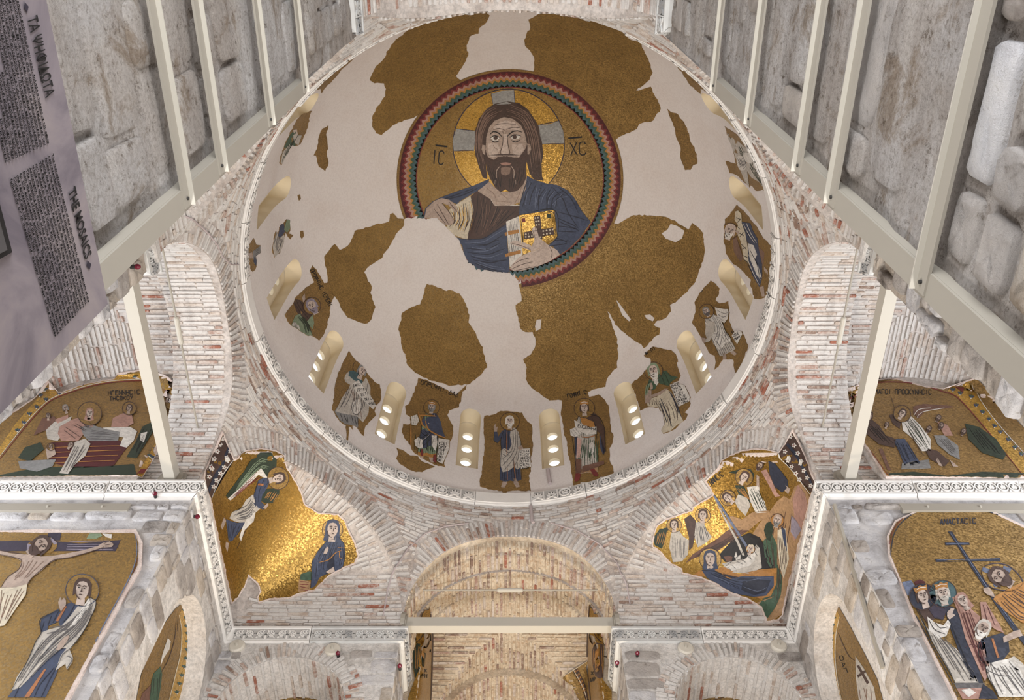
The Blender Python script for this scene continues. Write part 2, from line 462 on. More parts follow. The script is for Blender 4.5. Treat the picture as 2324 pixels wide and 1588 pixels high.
def band(k, r, y0, y1, name, zs=ZS, mat='brick_mortar'):
    fn = band_fn(k, r, y0, y1, zs); BANDS[name] = (fn, k, r, y0, y1)
    return grid(name, fn, 56, 6, MATS[mat], name)
band(1, AW, SW, SW+.72, 'ceiling_arch_left'); band(2, AW, SW, SW+.72, 'ceiling_arch_right')
band(0, AW, SW, SW+.60, 'ceiling_arch_far', ZS, 'warm_mortar'); band(3, AW, SW, SW+4.2, 'ceiling_vault_near')
band(0, AW-.05, SW+.60, SW+.96, 'ceiling_inner_arch_far', ZS, 'warm_mortar')
ring_face(0, SW+.60, AW-.05, AW, 'trim_arch_step')
# groin bay: centre offset yc outward, half sizes a (x) and b (y), springing zs, rise h
def groin_z(x, y, a, b, zs, h):
    zx = zs+h*math.sqrt(max(0,1-(x/a)**2)); zy = zs+h*math.sqrt(max(0,1-(y/b)**2)); return max(zx, zy), zx >= zy
def cs(t): return -math.cos(PI*t)
BAYS = {}
def bay(k, a, y0, y1, zs, h, nme, mat):
    yc = (y0+y1)/2; b = (y1-y0)/2
    BAYS[nme] = (k, a, b, yc, zs, h)
    def fn(u, v):
        x = a*cs(u); y = b*cs(v); z, _ = groin_z(x, y, a, b, zs, h); return side(k, x, yc+y, z)
    o = grid('ceiling_groin_'+nme, fn, 48, 48, MATS[mat], 'groin_'+nme)
    # lunette walls left and right of the bay, above the cornice
    for s in (-1, 1):
        def fl(u, v, s=s):
            y = b*cs(u); zt = zs+h*math.sqrt(max(0,1-(y/b)**2)); zl = 3.0 if nme == 'far' else ZC; return side(k, s*a, yc+y, zl+(zt-zl)*v)
        grid('wall_lunette_'+nme, fl, 32, 12, MATS[mat], 'lunette_'+nme)
    return o
bay(1, BW, SW+.72, SW+3.32, 9.9, 1.75, 'left', 'brick_mortar')
bay(2, BW, SW+.72, SW+3.32, 9.9, 1.75, 'right', 'brick_mortar')
bay(0, 1.32, SW+.96, SW+2.86, 9.45, 1.50, 'far', 'warm_mortar')
# transverse faces where bands meet the higher bays, and jambs where the bays are narrower
def gap_face(k, y, r, zs, a, bz, bh, name, mat):
    """face at depth y between the band (radius r) and the bay section (half width a, springing bz, rise bh)"""
    vs, fs = [], []
    N = 48
    for i in range(N+1):
        th = PI*(1-i/N); x = r*math.cos(th); z = zs+r*math.sin(th)
        xb = a*math.cos(th); zb = bz+bh*math.sin(th)
        vs += [side(k, x, y, z), side(k, xb, y, zb)]
    for i in range(N): fs.append((2*i,2*i+1,2*i+3,2*i+2))
    for s in (-1,1):
        q = len(vs); zl = 3.0 if k == 0 else ZC; rq = r+(.14 if k == 0 else 0); vs += [side(k,s*rq,y,zl), side(k,s*a,y,zl), side(k,s*a,y,bz), side(k,s*rq,y,zs)]; fs.append((q,q+1,q+2,q+3))
    reg('gap', vs, fs)
    return link(name, mesh(vs, fs), MATS[mat], None, 'structure')
gap_face(1, SW+.72, AW, ZS, BW, 9.9, 1.75, 'wall_bay_return', 'brick_mortar')
gap_face(2, SW+.72, AW, ZS, BW, 9.9, 1.75, 'wall_bay_return', 'brick_mortar')
gap_face(0, SW+.96, AW-.05, ZS, 1.32, 9.45, 1.5, 'wall_bay_return', 'warm_mortar')
# second bays (beyond): an arch band and another vault so that nothing is open
def far_end():
    k = 0; r = 1.16
    band(k, r, SW+2.86, SW+3.5, 'ceiling_apse_arch', 9.62, 'warm_mortar')
    gap_face(k, SW+2.86, r, 9.62, 1.32, 9.45, 1.5, 'wall_apse_arch', 'warm_mortar')
    def fn(u, v):
        e = math.cos(v*PI/2); th = PI*(1-u); rr = 1.35
        return side(0, rr*e*math.cos(th), SW+3.5+1.35*math.sin(v*PI/2), 9.3+rr*e*math.sin(th))
    grid('ceiling_apse', fn, 32, 16, MATS['warm_mortar'], 'apse')
far_end()
for k, nme in ((1,'left'),(2,'right')):
    band(k, AW-.1, SW+3.32, SW+4.4, 'ceiling_outer_arch_'+nme)
    gap_face(k, SW+3.32, AW-.1, ZS, BW, 9.9, 1.75, 'wall_outer_return', 'brick_mortar')
# walls under the cornice --------------------------------------------------------------------
REV = []
def wall_poly(name, k, axis_pts, holes, depth, mat, key, kind='structure', n_out=1, thick=0, back=True, zbot=FLOOR):
    """axis_pts: (P0,P1) plan end points; holes: (centre along, half width, z springing) round-headed, open to zbot+; vertical wall from zbot to ZC"""
    P0, P1 = V(axis_pts[0]), V(axis_pts[1]); d = (P1-P0); L = d.length; d.normalize()
    out = V((d.y, -d.x, 0))*n_out
    def pt(s, z, off=0): return V((P0.x+d.x*s, P0.y+d.y*s, z))+out*off
    ss = [0.0]; 
    edges = []
    outer = [V((0,zbot))]
    hs = sorted(holes)
    for (c, r, zs, zb) in hs:
        if zb <= zbot:
            outer += [V((c-r,zbot))]+[V((c-r*math.cos(t*PI/16), zs+r*math.sin(t*PI/16))) for t in range(17)]+[V((c+r,zbot))]
    outer += [V((L,zbot)), V((L,ZC)), V((0,ZC))]
    vv = outer[:]; ed = [(i,(i+1)%len(vv)) for i in range(len(vv))]
    hp = []
    for (c, r, zs, zb) in hs:
        if zb > zbot:
            k0 = len(vv); lp = [V((c-r,zb))]+[V((c-r*math.cos(t*PI/16), zs+r*math.sin(t*PI/16))) for t in range(17)]+[V((c+r,zb))]
            vv += lp; ed += [(k0+i,k0+(i+1)%len(lp)) for i in range(len(lp))]; hp.append(lp)
    r_ = delaunay_2d_cdt(vv, ed, [], 1, 1e-5)
    def inh(c):
        for (cc, r, zs, zb) in hs:
            if abs(c.x-cc) < r and c.y > zb and (c.y < zs or (c.x-cc)**2+(c.y-zs)**2 < r*r): return True
        return False
    fs = []
    for f in r_[2]:
        c = sum((r_[0][i] for i in f), V((0,0)))/len(f)
        if not inh(c): fs.append(tuple(f))
    vs = [pt(p.x, p.y) for p in r_[0]]
    reg(key, vs, fs)
    o = link(name, mesh(vs, fs), MATS[mat], None, kind)
    for (c, r, zs, zb) in hs:
        zl = max(zb, zbot)
        def fr(u, v, c=c, r=r, zs=zs, zl=zl):
            q = (zs-zl)/((zs-zl)*2+PI*r)
            if u < q: x, z = -r, zl+(zs-zl)*u/q
            elif u > 1-q: x, z = r, zl+(zs-zl)*(1-u)/q
            else:
                th = PI*(1-(u-q)/(1-2*q)); x, z = r*math.cos(th), zs+r*math.sin(th)
            return pt(c+x, z, depth*v)
        # finer sampling near the arch by using more steps
        REV.append((grid('wall_niche_reveal', fr, 120, 3, MATS['white_soffit'], key+'_soffit'), fr, pt(c, zs-.5, depth/2), r))
    return o, pt
# far wall halves (plane Y = YC+SX), niches centred 2.93 from the axis
NFL = wall_poly('wall_far_left', 0, ((-SX-.4,YC+SY,0),(-AW,YC+SY,0)), [(SX+.4-2.93,.82,7.70,FLOOR)], .78, 'lime_wash', 'low_far_left', n_out=-1)
NFR = wall_poly('wall_far_right', 0, ((AW,YC+SY,0),(SX+.4,YC+SY,0)), [(2.93-AW,.82,7.70,FLOOR)], .78, 'lime_wash', 'low_far_right', n_out=-1)
# side walls beside the corner (X = +-SX, Y from YC+AW to YC+SX)
NSL = wall_poly('wall_left_corner', 1, ((-SX,YC+AW,0),(-SX,YC+SY+.4,0)), [(8.2-YC-AW,.84,7.5,FLOOR)], .26, 'lime_wash', 'low_left', n_out=-1)
NSR = wall_poly('wall_right_corner', 2, ((SX,YC+AW,0),(SX,YC+SY+.4,0)), [(8.2-YC-AW,.84,7.5,FLOOR)], .26, 'lime_wash', 'low_right', n_out=1)
def plain_wall(name, P0, P1, z0, z1, mat, key, n=24, m=16, rough=0.0):
    P0, P1 = V(P0), V(P1); d = P1-P0; nn = V((d.y,-d.x,0)).normalized()
    def fn(u, v):
        p = P0+d*u; p.z = z0+(z1-z0)*v
        if rough: p = p+nn*((noise.fractal(V((p.x*1.7,p.y*.6,p.z*1.9)), 1.0, 2.0, 5)+.35*noise.noise(p*7))*rough)
        return p
    return grid(name, fn, n, m, MATS[mat], key, smooth=True)
plain_wall('wall_niche_back_left', (-SX-.26,YC+AW+.2,0), (-SX-.26,YC+SY+.3,0), 3, 8.9, 'white_soffit', 'back_left')
plain_wall('wall_niche_back_right', (SX+.26,YC+AW+.2,0), (SX+.26,YC+SY+.3,0), 3, 8.9, 'white_soffit', 'back_right')
plain_wall('wall_niche_back_far', (-SX,YC+SY+.78,0), (-1.9,YC+SY+.78,0), 3, 8.9, 'warm_mortar', 'back_far')
plain_wall('wall_niche_back_far', (1.9,YC+SY+.78,0), (SX,YC+SY+.78,0), 3, 8.9, 'warm_mortar', 'back_far')
# arm side walls under the cornice
for s, nme in ((-1,'left'),(1,'right')):
    plain_wall('wall_arm_far_'+nme, (s*SX,YC+AW,0), (s*8.8,YC+AW,0), FLOOR, ZC, 'limestone_white', 'arm_far_'+nme)
    plain_wall('wall_arm_near_'+nme, (s*SX,YC-AW,0), (s*8.8,YC-AW,0), FLOOR, ZC, 'limestone_grey', 'arm_near_'+nme)
    plain_wall('wall_corner_near_'+nme, (s*SX,YC-AW,0), (s*SX,YC-SY+.1,0), FLOOR, ZC, 'limestone_warm', 'pier_'+nme, 24, 60, .03)
    plain_wall('wall_front_near_'+nme, (s*SX,YC-SY+.1,0), (s*AW,YC-SY+.1,0), FLOOR, ZC, 'limestone_grey', 'front_'+nme)
    plain_wall('wall_sanctuary_'+nme, (s*AW,YC+SY,0), (s*AW,YC+SW+1.0,0), FLOOR, ZC, 'lime_wash', 'sanct_'+nme)
    # nave side walls close to the camera, rough weathered stone
    P = (s*AW, YC-SY+.1, 0)
    plain_wall('wall_nave_'+nme, P, (s*AW,-3.2,0), FLOOR, ZC, 'weathered_wall', 'nave_'+nme, 120, 260, .02)
    # end walls of the arms with a large opening above for daylight
    plain_wall('wall_arm_end_'+nme, (s*8.8,YC-AW,0), (s*8.8,YC+AW,0), FLOOR, 3.6, 'lime_wash', 'end_'+nme)
plain_wall('wall_sanctuary_end', (-1.6,14.2,0), (1.6,14.2,0), FLOOR, 12, 'warm_mortar', 'sanct_end')
fl = MB(); fl.box((0,3,FLOOR-.1), (20,24,.2)); fl.out('floor', MATS['floor_stone'], None, 'structure')
# ------------------------------------------------------------------ carved cornices
def extr(mb, poly, z0, z1, mi=0):
    n = len(poly); vs = [V((x,y,z0)) for x,y in poly]+[V((x,y,z1)) for x,y in poly]
    mb.add(vs, [tuple(range(n,2*n))]+[(i,(i+1)%n,n+(i+1)%n,n+i) for i in range(n)], mi)
def leaf(mb, x, y, a, L, w, z1):
    c, s = math.cos(a), math.sin(a)
    pts = [(0,-w*.18),(L*.45,-w*.5),(L*.8,-w*.34),(L,0),(L*.8,w*.34),(L*.45,w*.5),(0,w*.18)]
    extr(mb, [(x+p*c-q*s, y+p*s+q*c) for p,q in pts], 0, z1)
def hole(mb, x, y, a, r):  # raised dark triangle; the shade of a drilled hole is in its colour
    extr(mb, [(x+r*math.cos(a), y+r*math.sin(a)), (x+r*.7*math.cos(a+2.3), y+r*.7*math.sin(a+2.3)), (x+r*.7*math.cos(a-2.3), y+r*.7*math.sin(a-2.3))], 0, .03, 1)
def motif(kind):
    mb = MB(); n = 12
    if kind == 0:      # ring with a five-lobed leaf
        for r0, r1 in ((.40,.49),):
            vs = []; 
            for i in range(n):
                a = 2*PI*i/n
                for r in (r0,r1): vs += [V((r*math.cos(a),.5+r*math.sin(a),0)), V((r*math.cos(a),.5+r*math.sin(a),.09))]
            fs = []
            for i in range(n):
                q = 4*i; p = 4*((i+1)%n); fs += [(q+1,q+3,p+3,p+1),(q+0,q+1,p+1,p+0),(q+3,q+2,p+2,p+3)]
            mb.add(vs, fs)
        for a, L in ((PI/2,.36),(PI/2+.85,.31),(PI/2-.85,.31),(PI/2+1.75,.25),(PI/2-1.75,.25)): leaf(mb, 0, .42, a, L, .17, .10)
        extr(mb, [(.40,0),(.58,0),(.5,.2)], 0, .09); extr(mb, [(.40,1),(.5,.8),(.58,1)], 0, .09)
    elif kind == 1:    # spreading palmette
        for a, L in ((PI/2,.62),(PI/2+.55,.56),(PI/2-.55,.56),(PI/2+1.1,.48),(PI/2-1.1,.48)): leaf(mb, 0, .2, a, L, .17, .10)
        for s in (-1,1): leaf(mb, s*.1, .16, PI/2-s*2.1, .38, .15, .1)
        extr(mb, [(.44,0),(.52,0),(.52,1),(.44,1)], 0, .08)
    else:              # running scroll
        pts = [(.36*math.cos(t)*(1-t*.085), .5+.40*math.sin(t)*(1-t*.085)) for t in [i*.42 for i in range(13)]]
        for i in range(len(pts)-1):
            (x0,y0),(x1,y1) = pts[i],pts[i+1]; d = math.hypot(x1-x0,y1-y0) or 1; nx, ny = -(y1-y0)/d*.045, (x1-x0)/d*.045
            extr(mb, [(x0-nx,y0-ny),(x1-nx,y1-ny),(x1+nx,y1+ny),(x0+nx,y0+ny)], 0, .09)
        for a in (.4,1.6,2.9,4.1,5.2): leaf(mb, .05*math.cos(a), .5+.05*math.sin(a), a, .24, .14, .1)
        leaf(mb, .36, .9, -2.4, .26, .13, .1); leaf(mb, -.38, .1, .6, .24, .13, .1)
        extr(mb, [(.42,.0),(.5,.0),(.5,.35),(.42,.28)], 0, .08)
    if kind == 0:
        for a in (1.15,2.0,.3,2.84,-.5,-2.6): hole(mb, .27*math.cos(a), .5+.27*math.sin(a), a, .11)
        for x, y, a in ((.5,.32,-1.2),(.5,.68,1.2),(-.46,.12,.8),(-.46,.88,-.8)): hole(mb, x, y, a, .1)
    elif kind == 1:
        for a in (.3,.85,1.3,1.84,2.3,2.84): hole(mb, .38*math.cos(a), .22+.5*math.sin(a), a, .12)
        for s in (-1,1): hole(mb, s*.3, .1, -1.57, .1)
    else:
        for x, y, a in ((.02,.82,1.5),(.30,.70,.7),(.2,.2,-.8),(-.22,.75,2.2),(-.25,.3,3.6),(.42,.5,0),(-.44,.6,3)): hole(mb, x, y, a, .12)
    me = mesh(mb.v, mb.f, 'palmette', mb.m); return me
MOT = []
for q in range(3):
    for mm in ('marble','marble_soot','grey_marble'):
        me = motif(q); me.materials.append(MATS[mm]); me.materials.append(MATS['carving_shade']); MOT.append(me)
PROF = [(0,9.0),(0,8.965),(.018,8.95),(.05,8.80),(.045,8.775),(.085,8.765),(.11,8.70),(.13,8.69),(.13,8.66),(.3,8.66),(.3,9.0)]
NT = [0]
def cornice(path, ks, blk=1.15, closed_ends=True, dark=lambda p: 0):
    """path: lip line in plan; the room lies to the left of the direction of travel; ks: motif kind per segment"""
    pts = [V((x,y,0)) for x,y in path]
    n = len(pts); ds = [(pts[i+1]-pts[i]).normalized() for i in range(n-1)]
    NT[0] += 1
    root = empty('trim_%d' % NT[0]); root['kind'] = 'structure'
    root['label'] = 'carved marble cornice running below the brickwork'
    def right(d): return V((-d.y,d.x,0))   # towards the wall
    for i in range(n-1):
        L = (pts[i+1]-pts[i]).length; d = ds[i]; r = right(d)
        m0 = 0; m1 = 0
        if i > 0: m0 = math.tan(math.atan2(ds[i-1].cross(d).z, ds[i-1].dot(d))/2)
        if i < n-2: m1 = math.tan(math.atan2(d.cross(ds[i+1]).z, d.dot(ds[i+1]))/2)
        nb = max(1, round(L/blk)); cuts = [0.0]+[L*(j+RND.uniform(-.12,.12))/nb for j in range(1,nb)]+[L]
        for j in range(nb):
            a, b = cuts[j]+(.006 if j else 0), cuts[j+1]-(.006 if j < nb-1 else 0)
            off = RND.uniform(-.006,.006)
            mb = MB(); m = len(PROF); vs = []
            for e, s in ((0,a),(1,b)):
                for (o, z) in PROF:
                    t = s
                    if j == 0 and e == 0 and i > 0: t = s+o*m0
                    if j == nb-1 and e == 1 and i < n-2: t = s-o*m1
                    vs.append(pts[i]+d*t+r*(o+off)+V((0,0,z)))
            mb.add(vs, [(q,(q+1)%m,m+(q+1)%m,m+q) for q in range(m)]+[tuple(range(m))[::-1], tuple(range(m,2*m))])
            # recessed ground of the carving
            f0, f1 = V((0,0,8.955)), V((0,0,8.79)); 
            def fp(s, t): return pts[i]+d*s+r*(off+.014+(.05-.016)*t)+V((0,0,8.952+(8.80-8.952)*t))
            A, B = a+(.02 if j or i == 0 else .03), b-.02
            nn = (-r+V((0,0,-.22))).normalized()
            dk = dark(pts[i]+d*(a+b)/2)
            blkobj = mb.out('carved_block', [MATS['marble'] if not dk else MATS['marble_soot'], MATS['carving_ground']], root)
            q = [fp(A,.03)+nn*.004, fp(B,.03)+nn*.004, fp(B,.97)+nn*.004, fp(A,.97)+nn*.004]
            k0 = len(blkobj.data.vertices)
            g = link('carving_ground', mesh(q+[x-nn*.012 for x in q], [(0,1,2,3),(4,7,6,5),(0,4,5,1),(1,5,6,2),(2,6,7,3),(3,7,4,0)]), MATS['carving_ground'], blkobj)
            if B-A < .14: continue
            nm = max(1, round((B-A)/.15)); w = (B-A)/nm
            up = (fp(0,0)-fp(0,1)); hh = up.length*.92; upn = up.normalized()
            for c in range(nm):
                o = link('palmette', MOT[ks[i]*3+(0 if not dk else RND.choice((1,2)))], None, blkobj)
                P = fp(A+w*(c+.5), .96)+nn*.004
                xa = upn.cross(nn).normalized()
                M = Matrix((xa, upn, nn)).transposed().to_4x4()
                flip = Matrix.Diagonal((-1 if (ks[i] == 2 and c % 2) else 1,1,1,1))
                o.matrix_world = Matrix.Translation(P) @ M @ flip @ Matrix.Diagonal((w, hh, w, 1))
    return root
XL, YL = 3.85, 3.92
cornice([(-8.8,YC+AL),(-XL,YC+AL),(-XL,YC+YL),(-AL,YC+YL),(-AL,YC+SW+.94)][::1], [0,2,2,2], dark=lambda p: p.y > 8.9 and p.x > -2.2)
cornice([(AL,YC+SW+.94),(AL,YC+YL),(XL,YC+YL),(XL,YC+AL),(8.8,YC+AL)], [2,2,2,0], dark=lambda p: p.y > 8.9 and p.x < 2.2)
cornice([(8.8,YC-AL),(XL,YC-AL),(XL,YC-YL),(AL,YC-YL),(AL,-3.2)], [0,2,2,1], dark=lambda p: p.y > 3 and p.x < 4.6 or p.y < 1.5)
cornice([(-AL,-3.2),(-AL,YC-YL),(-XL,YC-YL),(-XL,YC-AL),(-8.8,YC-AL)], [1,2,2,0], dark=lambda p: p.y > 3 and p.x > -4.6 or p.y < 1.5)
# solid backing between the cornice tops and the set-back walls above
def ledges():
    m = MB()
    for s in (-1,1):
        for (x0,x1,y0,y1) in ((SX-.1,8.8,YC+AL+.15,YC+AW+.5),(SX-.1,8.8,YC-AW-.5,YC-AL-.15)):
            m.box((s*(x0+x1)/2,(y0+y1)/2,8.93),(x1-x0,y1-y0,.1))
    m.out('trim_ledge', MATS['lime_wash'], None, 'structure')
ledges()
# dome ring
ring = empty('trim_ring'); ring['kind'] = 'structure'; ring['label'] = 'carved marble ring at the foot of the dome'
def ring_cornice():
    nb = 26
    prof = [(3.93,11.645),(3.885,11.652),(3.868,11.665),(3.862,11.69),(3.85,11.70),(3.85,11.95),(3.86,11.975),(3.92,11.985)]
    for b in range(nb):
        a0 = 2*PI*(b+.0)/nb+.0016+.03; a1 = 2*PI*(b+1)/nb-.0016+.03; N = 10; off = RND.uniform(-.006,.006)
        vs = []
        for i in range(N+1):
            a = a0+(a1-a0)*i/N
            for r, z in prof: vs.append(V(((r+off)*math.cos(a), YC+(r+off)*math.sin(a), z)))
        m = len(prof)
        fs = [(i*m+j, i*m+j+1, (i+1)*m+j+1, (i+1)*m+j) for i in range(N) for j in range(m-1)]
        fs += [tuple(range(m)), tuple(N*m+j for j in range(m))[::-1]]
        o = link('carved_block', mesh(vs, fs), MATS['marble'], ring)
        if b in (1, 6, 12, 15, 20, 24): continue
        L = 3.85*(a1-a0); nm = 4 if b % 3 else 5; w = L/nm*.96
        gv = []
        for i in range(N+1):
            a = a0+.012+(a1-a0-.024)*i/N
            for r, z in ((3.846,11.715),(3.846,11.94)): gv.append(V(((r+off)*math.cos(a), YC+(r+off)*math.sin(a), z)))
        link('carving_ground', mesh(gv, [(2*i,2*i+2,2*i+3,2*i+1) for i in range(N)]), MATS['carving_ground'], o)
        for c in range(nm):
            a = a0+(a1-a0)*(c+.5)/nm
            er = V((math.cos(a),math.sin(a),0)); et = V((-math.sin(a),math.cos(a),0))
            q = link('palmette', MOT[(1 if (b+c) % 3 else 0)*3], None, o)
            M = Matrix((V((0,0,1)).cross(-er), V((0,0,1)), -er)).transposed().to_4x4()
            q.matrix_world = Matrix.Translation(V((0,YC,11.718))+er*(3.846+off)) @ M @ Matrix.Diagonal((w*.95, .218, .18, 1))
ring_cornice()
# ------------------------------------------------------------------ painted steel: tie beams, tie rods, wall frames, rails
def tie_beam(name, a, b, w, h, label, up, plates=True):
    root = empty(name, (V(a)+V(b))/2, label, 'beam'); inv = -root.location
    a = V(a)+inv; b = V(b)+inv
    m = MB(); m.bar(a, b, w, h, up); m.out('beam_body', MATS['cream_paint_light'], root)
    for p, q in ((a,b),(b,a)):
        d = (q-p).normalized(); m = MB(); m.tube([p-d*.01, p+d*.05], .5*math.hypot(w,h)+.07, 16); m.tube([p+d*.05, p+d*.07], .5*math.hypot(w,h)+.03, 16)
        m.out('wall_plate', MATS['cream_paint'], root)
    return root
tie_beam('tie_beam', (-AW-.02,YC+SW+.12,9.22), (AW+.02,YC+SW+.12,9.22), .14, .17, 'cream steel beam spanning the far arch above the cornice', (0,0,1))
for s, w in ((-1,'left'),(1,'right')):
    tie_beam('tie_beam', (s*(SW+.33),YC-AW-.02,9.15), (s*(SW+.33),YC+AW+.02,9.15), .14, .17, 'cream steel beam slanting across the %s arch' % w, (0,0,1))
def rod(a, b, label, fr):
    a, b = V(a), V(b); c = (a+b)/2; root = empty('tie_rod', c, label, 'rod'); a -= c; b -= c
    m = MB(); m.tube([a, b], .014, 8); m.out('rod_body', MATS['cream_paint'], root)
    t = a+(b-a)*fr; d = (b-a).normalized(); m = MB()
    m.tube([t-d*.2, t-d*.18, t+d*.18, t+d*.2], [.02,.034,.034,.02], 10); m.out('turnbuckle', MATS['cream_paint_light'], root)
rod((-1.36,YC+SW+.28,10.1), (1.36,YC+SW+.28,10.1), 'thin steel rod with turnbuckle across the top of the far arch', .5)
for s, w in ((-1,'left'),(1,'right')):
    rod((s*(SW+.28),YC-1.36,10.1), (s*(SW+.28),YC+1.36,10.1), 'thin steel rod with turnbuckle high in the %s arch' % w, .45)
# frames against the nave walls
def unx(px, py, X): return on_plane(px, py, 0, X)
def frame(s, bars, top, name, label):
    X = s*(AW-.06); root = empty(name, (X, YC-SY+.1, 3), label, 'frame'); c = root.location
    ye = YC-SY+.1+.02
    zt = top
    def b(p0, p1, w, h, up, nme='bar', mat='cream_paint'):
        m = MB(); m.bar(V(p0)-c, V(p1)-c, w, h, up); return m.out(nme, MATS[mat], root)
    # upright: a wide flat bar with a thin return flange
    u = b((X,ye-.045,FLOOR+.02),(X,ye-.045,zt),.012,.10,(0,1,0),'upright')
    b((X+s*.03,ye-.092,FLOOR+.02),(X+s*.03,ye-.092,zt),.05,.008,(0,1,0),'flange')
    for z in bars:
        r = b((X-s*.008,ye-.01,z),(X-s*.008,-3.1,z),.012,.066,(0,0,1),'crossbar')
        m = MB(); m.bar(V((X-s*.02,ye-.01,z+.036))-c, V((X-s*.02,-3.1,z+.036))-c, .03, .007, (0,0,1)); m.out('flange', MATS['cream_paint_light'], r)
        m = MB(); m.tube([V((X-s*.012,ye-.05,z))-c, V((X-s*.022,ye-.05,z))-c], .008, 8); m.out('bolt', MATS['dark_metal'], r)
    return root
LB = [unx(x, y, -(AW-.06)).z for x, y in ((418,452),(496,372),(608,265),(686,178))]
RB = [unx(x, y, (AW-.06)).z for x, y in ((2095,660),(1892,460),(1817,378),(1705,268),(1625,186))]
print('bars', LB, RB)
frame(-1, [1.2, 1.75]+LB, LB[-1]+.05, 'wall_frame', 'cream steel frame of bars on the left stone wall')
frame(1, [1.2]+RB, RB[-1]+.05, 'wall_frame', 'cream steel frame of bars on the right stone wall')
# rails under the arm cornices
for s, w, (xa, xb) in ((-1,'left',(4.62,8.6)),(1,'right',(4.75,8.6))):
    root = empty('wall_rail', (s*(xa+xb)/2,YC+AW-.04,8.5), 'cream steel strip screwed under the %s cornice' % w, 'rail'); c = root.location
    m = MB(); m.box((0,0,0),(xb-xa,.05,.13)); m.out('rail_body', MATS['cream_paint'], root)
    for i in range(6):
        m = MB(); x = (i+.5)/6*(xb-xa)-(xb-xa)/2; m.tube([V((x,-.025,0)),V((x,-.04,0))], .014, 8); m.out('screw', MATS['cream_paint_light'], root)
# plastic conduit on the right pier face, round caps, small red sensors, lightning cable
def conduit():
    A = on_plane(1893,1145,0,SX-.03); B = on_plane(2003,1515,0,SX-.03)
    m = MB(); m.bar(A, B, .05, .03, (1,0,0)); o = m.out('conduit', MATS['cream_paint']); tag(o, 'flat cream conduit running down the right pier', 'conduit')
conduit()
for px, py, lab in ((538,1468,'leftmost of the round cream caps under the far cornice'),(755,1476,'round cream cap beside a red sensor, left of the far arch'),
                    (1556,1473,'round cream cap right of the far arch, over the niche'),(1767,1467,'rightmost of the round cream caps under the far cornice')):
    P = on_plane(px, py, 1, YC+SY-.0); root = empty('anchor_cap', P, lab, 'cap')
    m = MB(); m.tube([(0,.01,0),(0,-.03,0),(0,-.05,0)], [.11,.11,.09], 20); m.out('disc', MATS['cap_paint'], root)
    m = MB(); m.tube([(0,-.05,0),(0,-.09,0)], .022, 10); m.out('nut', MATS['cream_paint_light'], root)
def sensor(P, n, lab):
    root = empty('red_sensor', P, lab, 'sensor'); n = V(n)
    m = MB(); m.tube([V((0,0,0)), n*.05], .022, 8); m.out('bracket', MATS['dark_metal'], root)
    m = MB(); m.tube([n*.04, n*.06, n*.08, n*.10], [.016,.03,.03,.014], 10); m.out('lens', MATS['red_sensor'], root)
sensor(on_plane(354,1130,1,YC+AW-.0), (0,-1,0), 'small red sensor under the cornice of the left arm')
sensor(on_plane(435,1172,0,-SX), (1,0,0), 'small red sensor on the left pier by the cornice corner')
sensor(on_plane(768,1490,1,YC+SY), (0,-1,0), 'small red sensor beside a cream cap left of the far arch')
sensor(on_plane(908,1519,1,YC+SY), (0,-1,0), 'small red sensor at the left edge of the far arch')
sensor(on_plane(1400,1512,1,YC+SY), (0,-1,0), 'small red sensor at the right edge of the far arch')
sensor(on_plane(1446,1490,1,YC+SY), (0,-1,0), 'small red sensor on the wall right of the far arch')
sensor(on_plane(296,605,0,-3.80), (1,0,0), 'small red sensor on the near left pier beside the beam')
def cable(pts, keys, r, label, off=.02):
    P = []
    for i in range(len(pts)-1):
        for t in range(4):
            x = pts[i][0]+(pts[i+1][0]-pts[i][0])*t/4; y = pts[i][1]+(pts[i+1][1]-pts[i][1])*t/4
            h = cast(x, y, keys)
            if h: P.append(h[0]+h[1]*off)
    if len(P) > 2:
        m = MB(); m.tube(P, r, 6); tag(m.out('cable', MATS['cable']), label, 'cable')
CK = [k for k in SURF if k.startswith('wall_upper')]+['squinch_'+k for k in D8]+['dome']
cable([(1244,1068),(1246,1085),(1250,1105)], ['dome'], .035, 'grey lightning conductor strip below the dome window right of centre', .03)
cable([(1205,1152),(1208,1185),(1212,1192)], CK, .03, 'grey conductor continuing down the brick below the dome ring', .04)
cable([(870,1400),(880,1340),(895,1290),(925,1245),(965,1212),(1010,1196),(1080,1187)], CK, .012, 'thin cable curving round the left of the far arch')
cable([(1250,1188),(1310,1206),(1360,1235),(1400,1275),(1422,1330),(1432,1385)], CK, .012, 'thin cable curving round the right of the far arch')
cable([(415,490),(440,500),(470,530),(490,555),(500,580),(520,600),(545,600)], CK, .012, 'thin cable looping over the left arch to the dome')
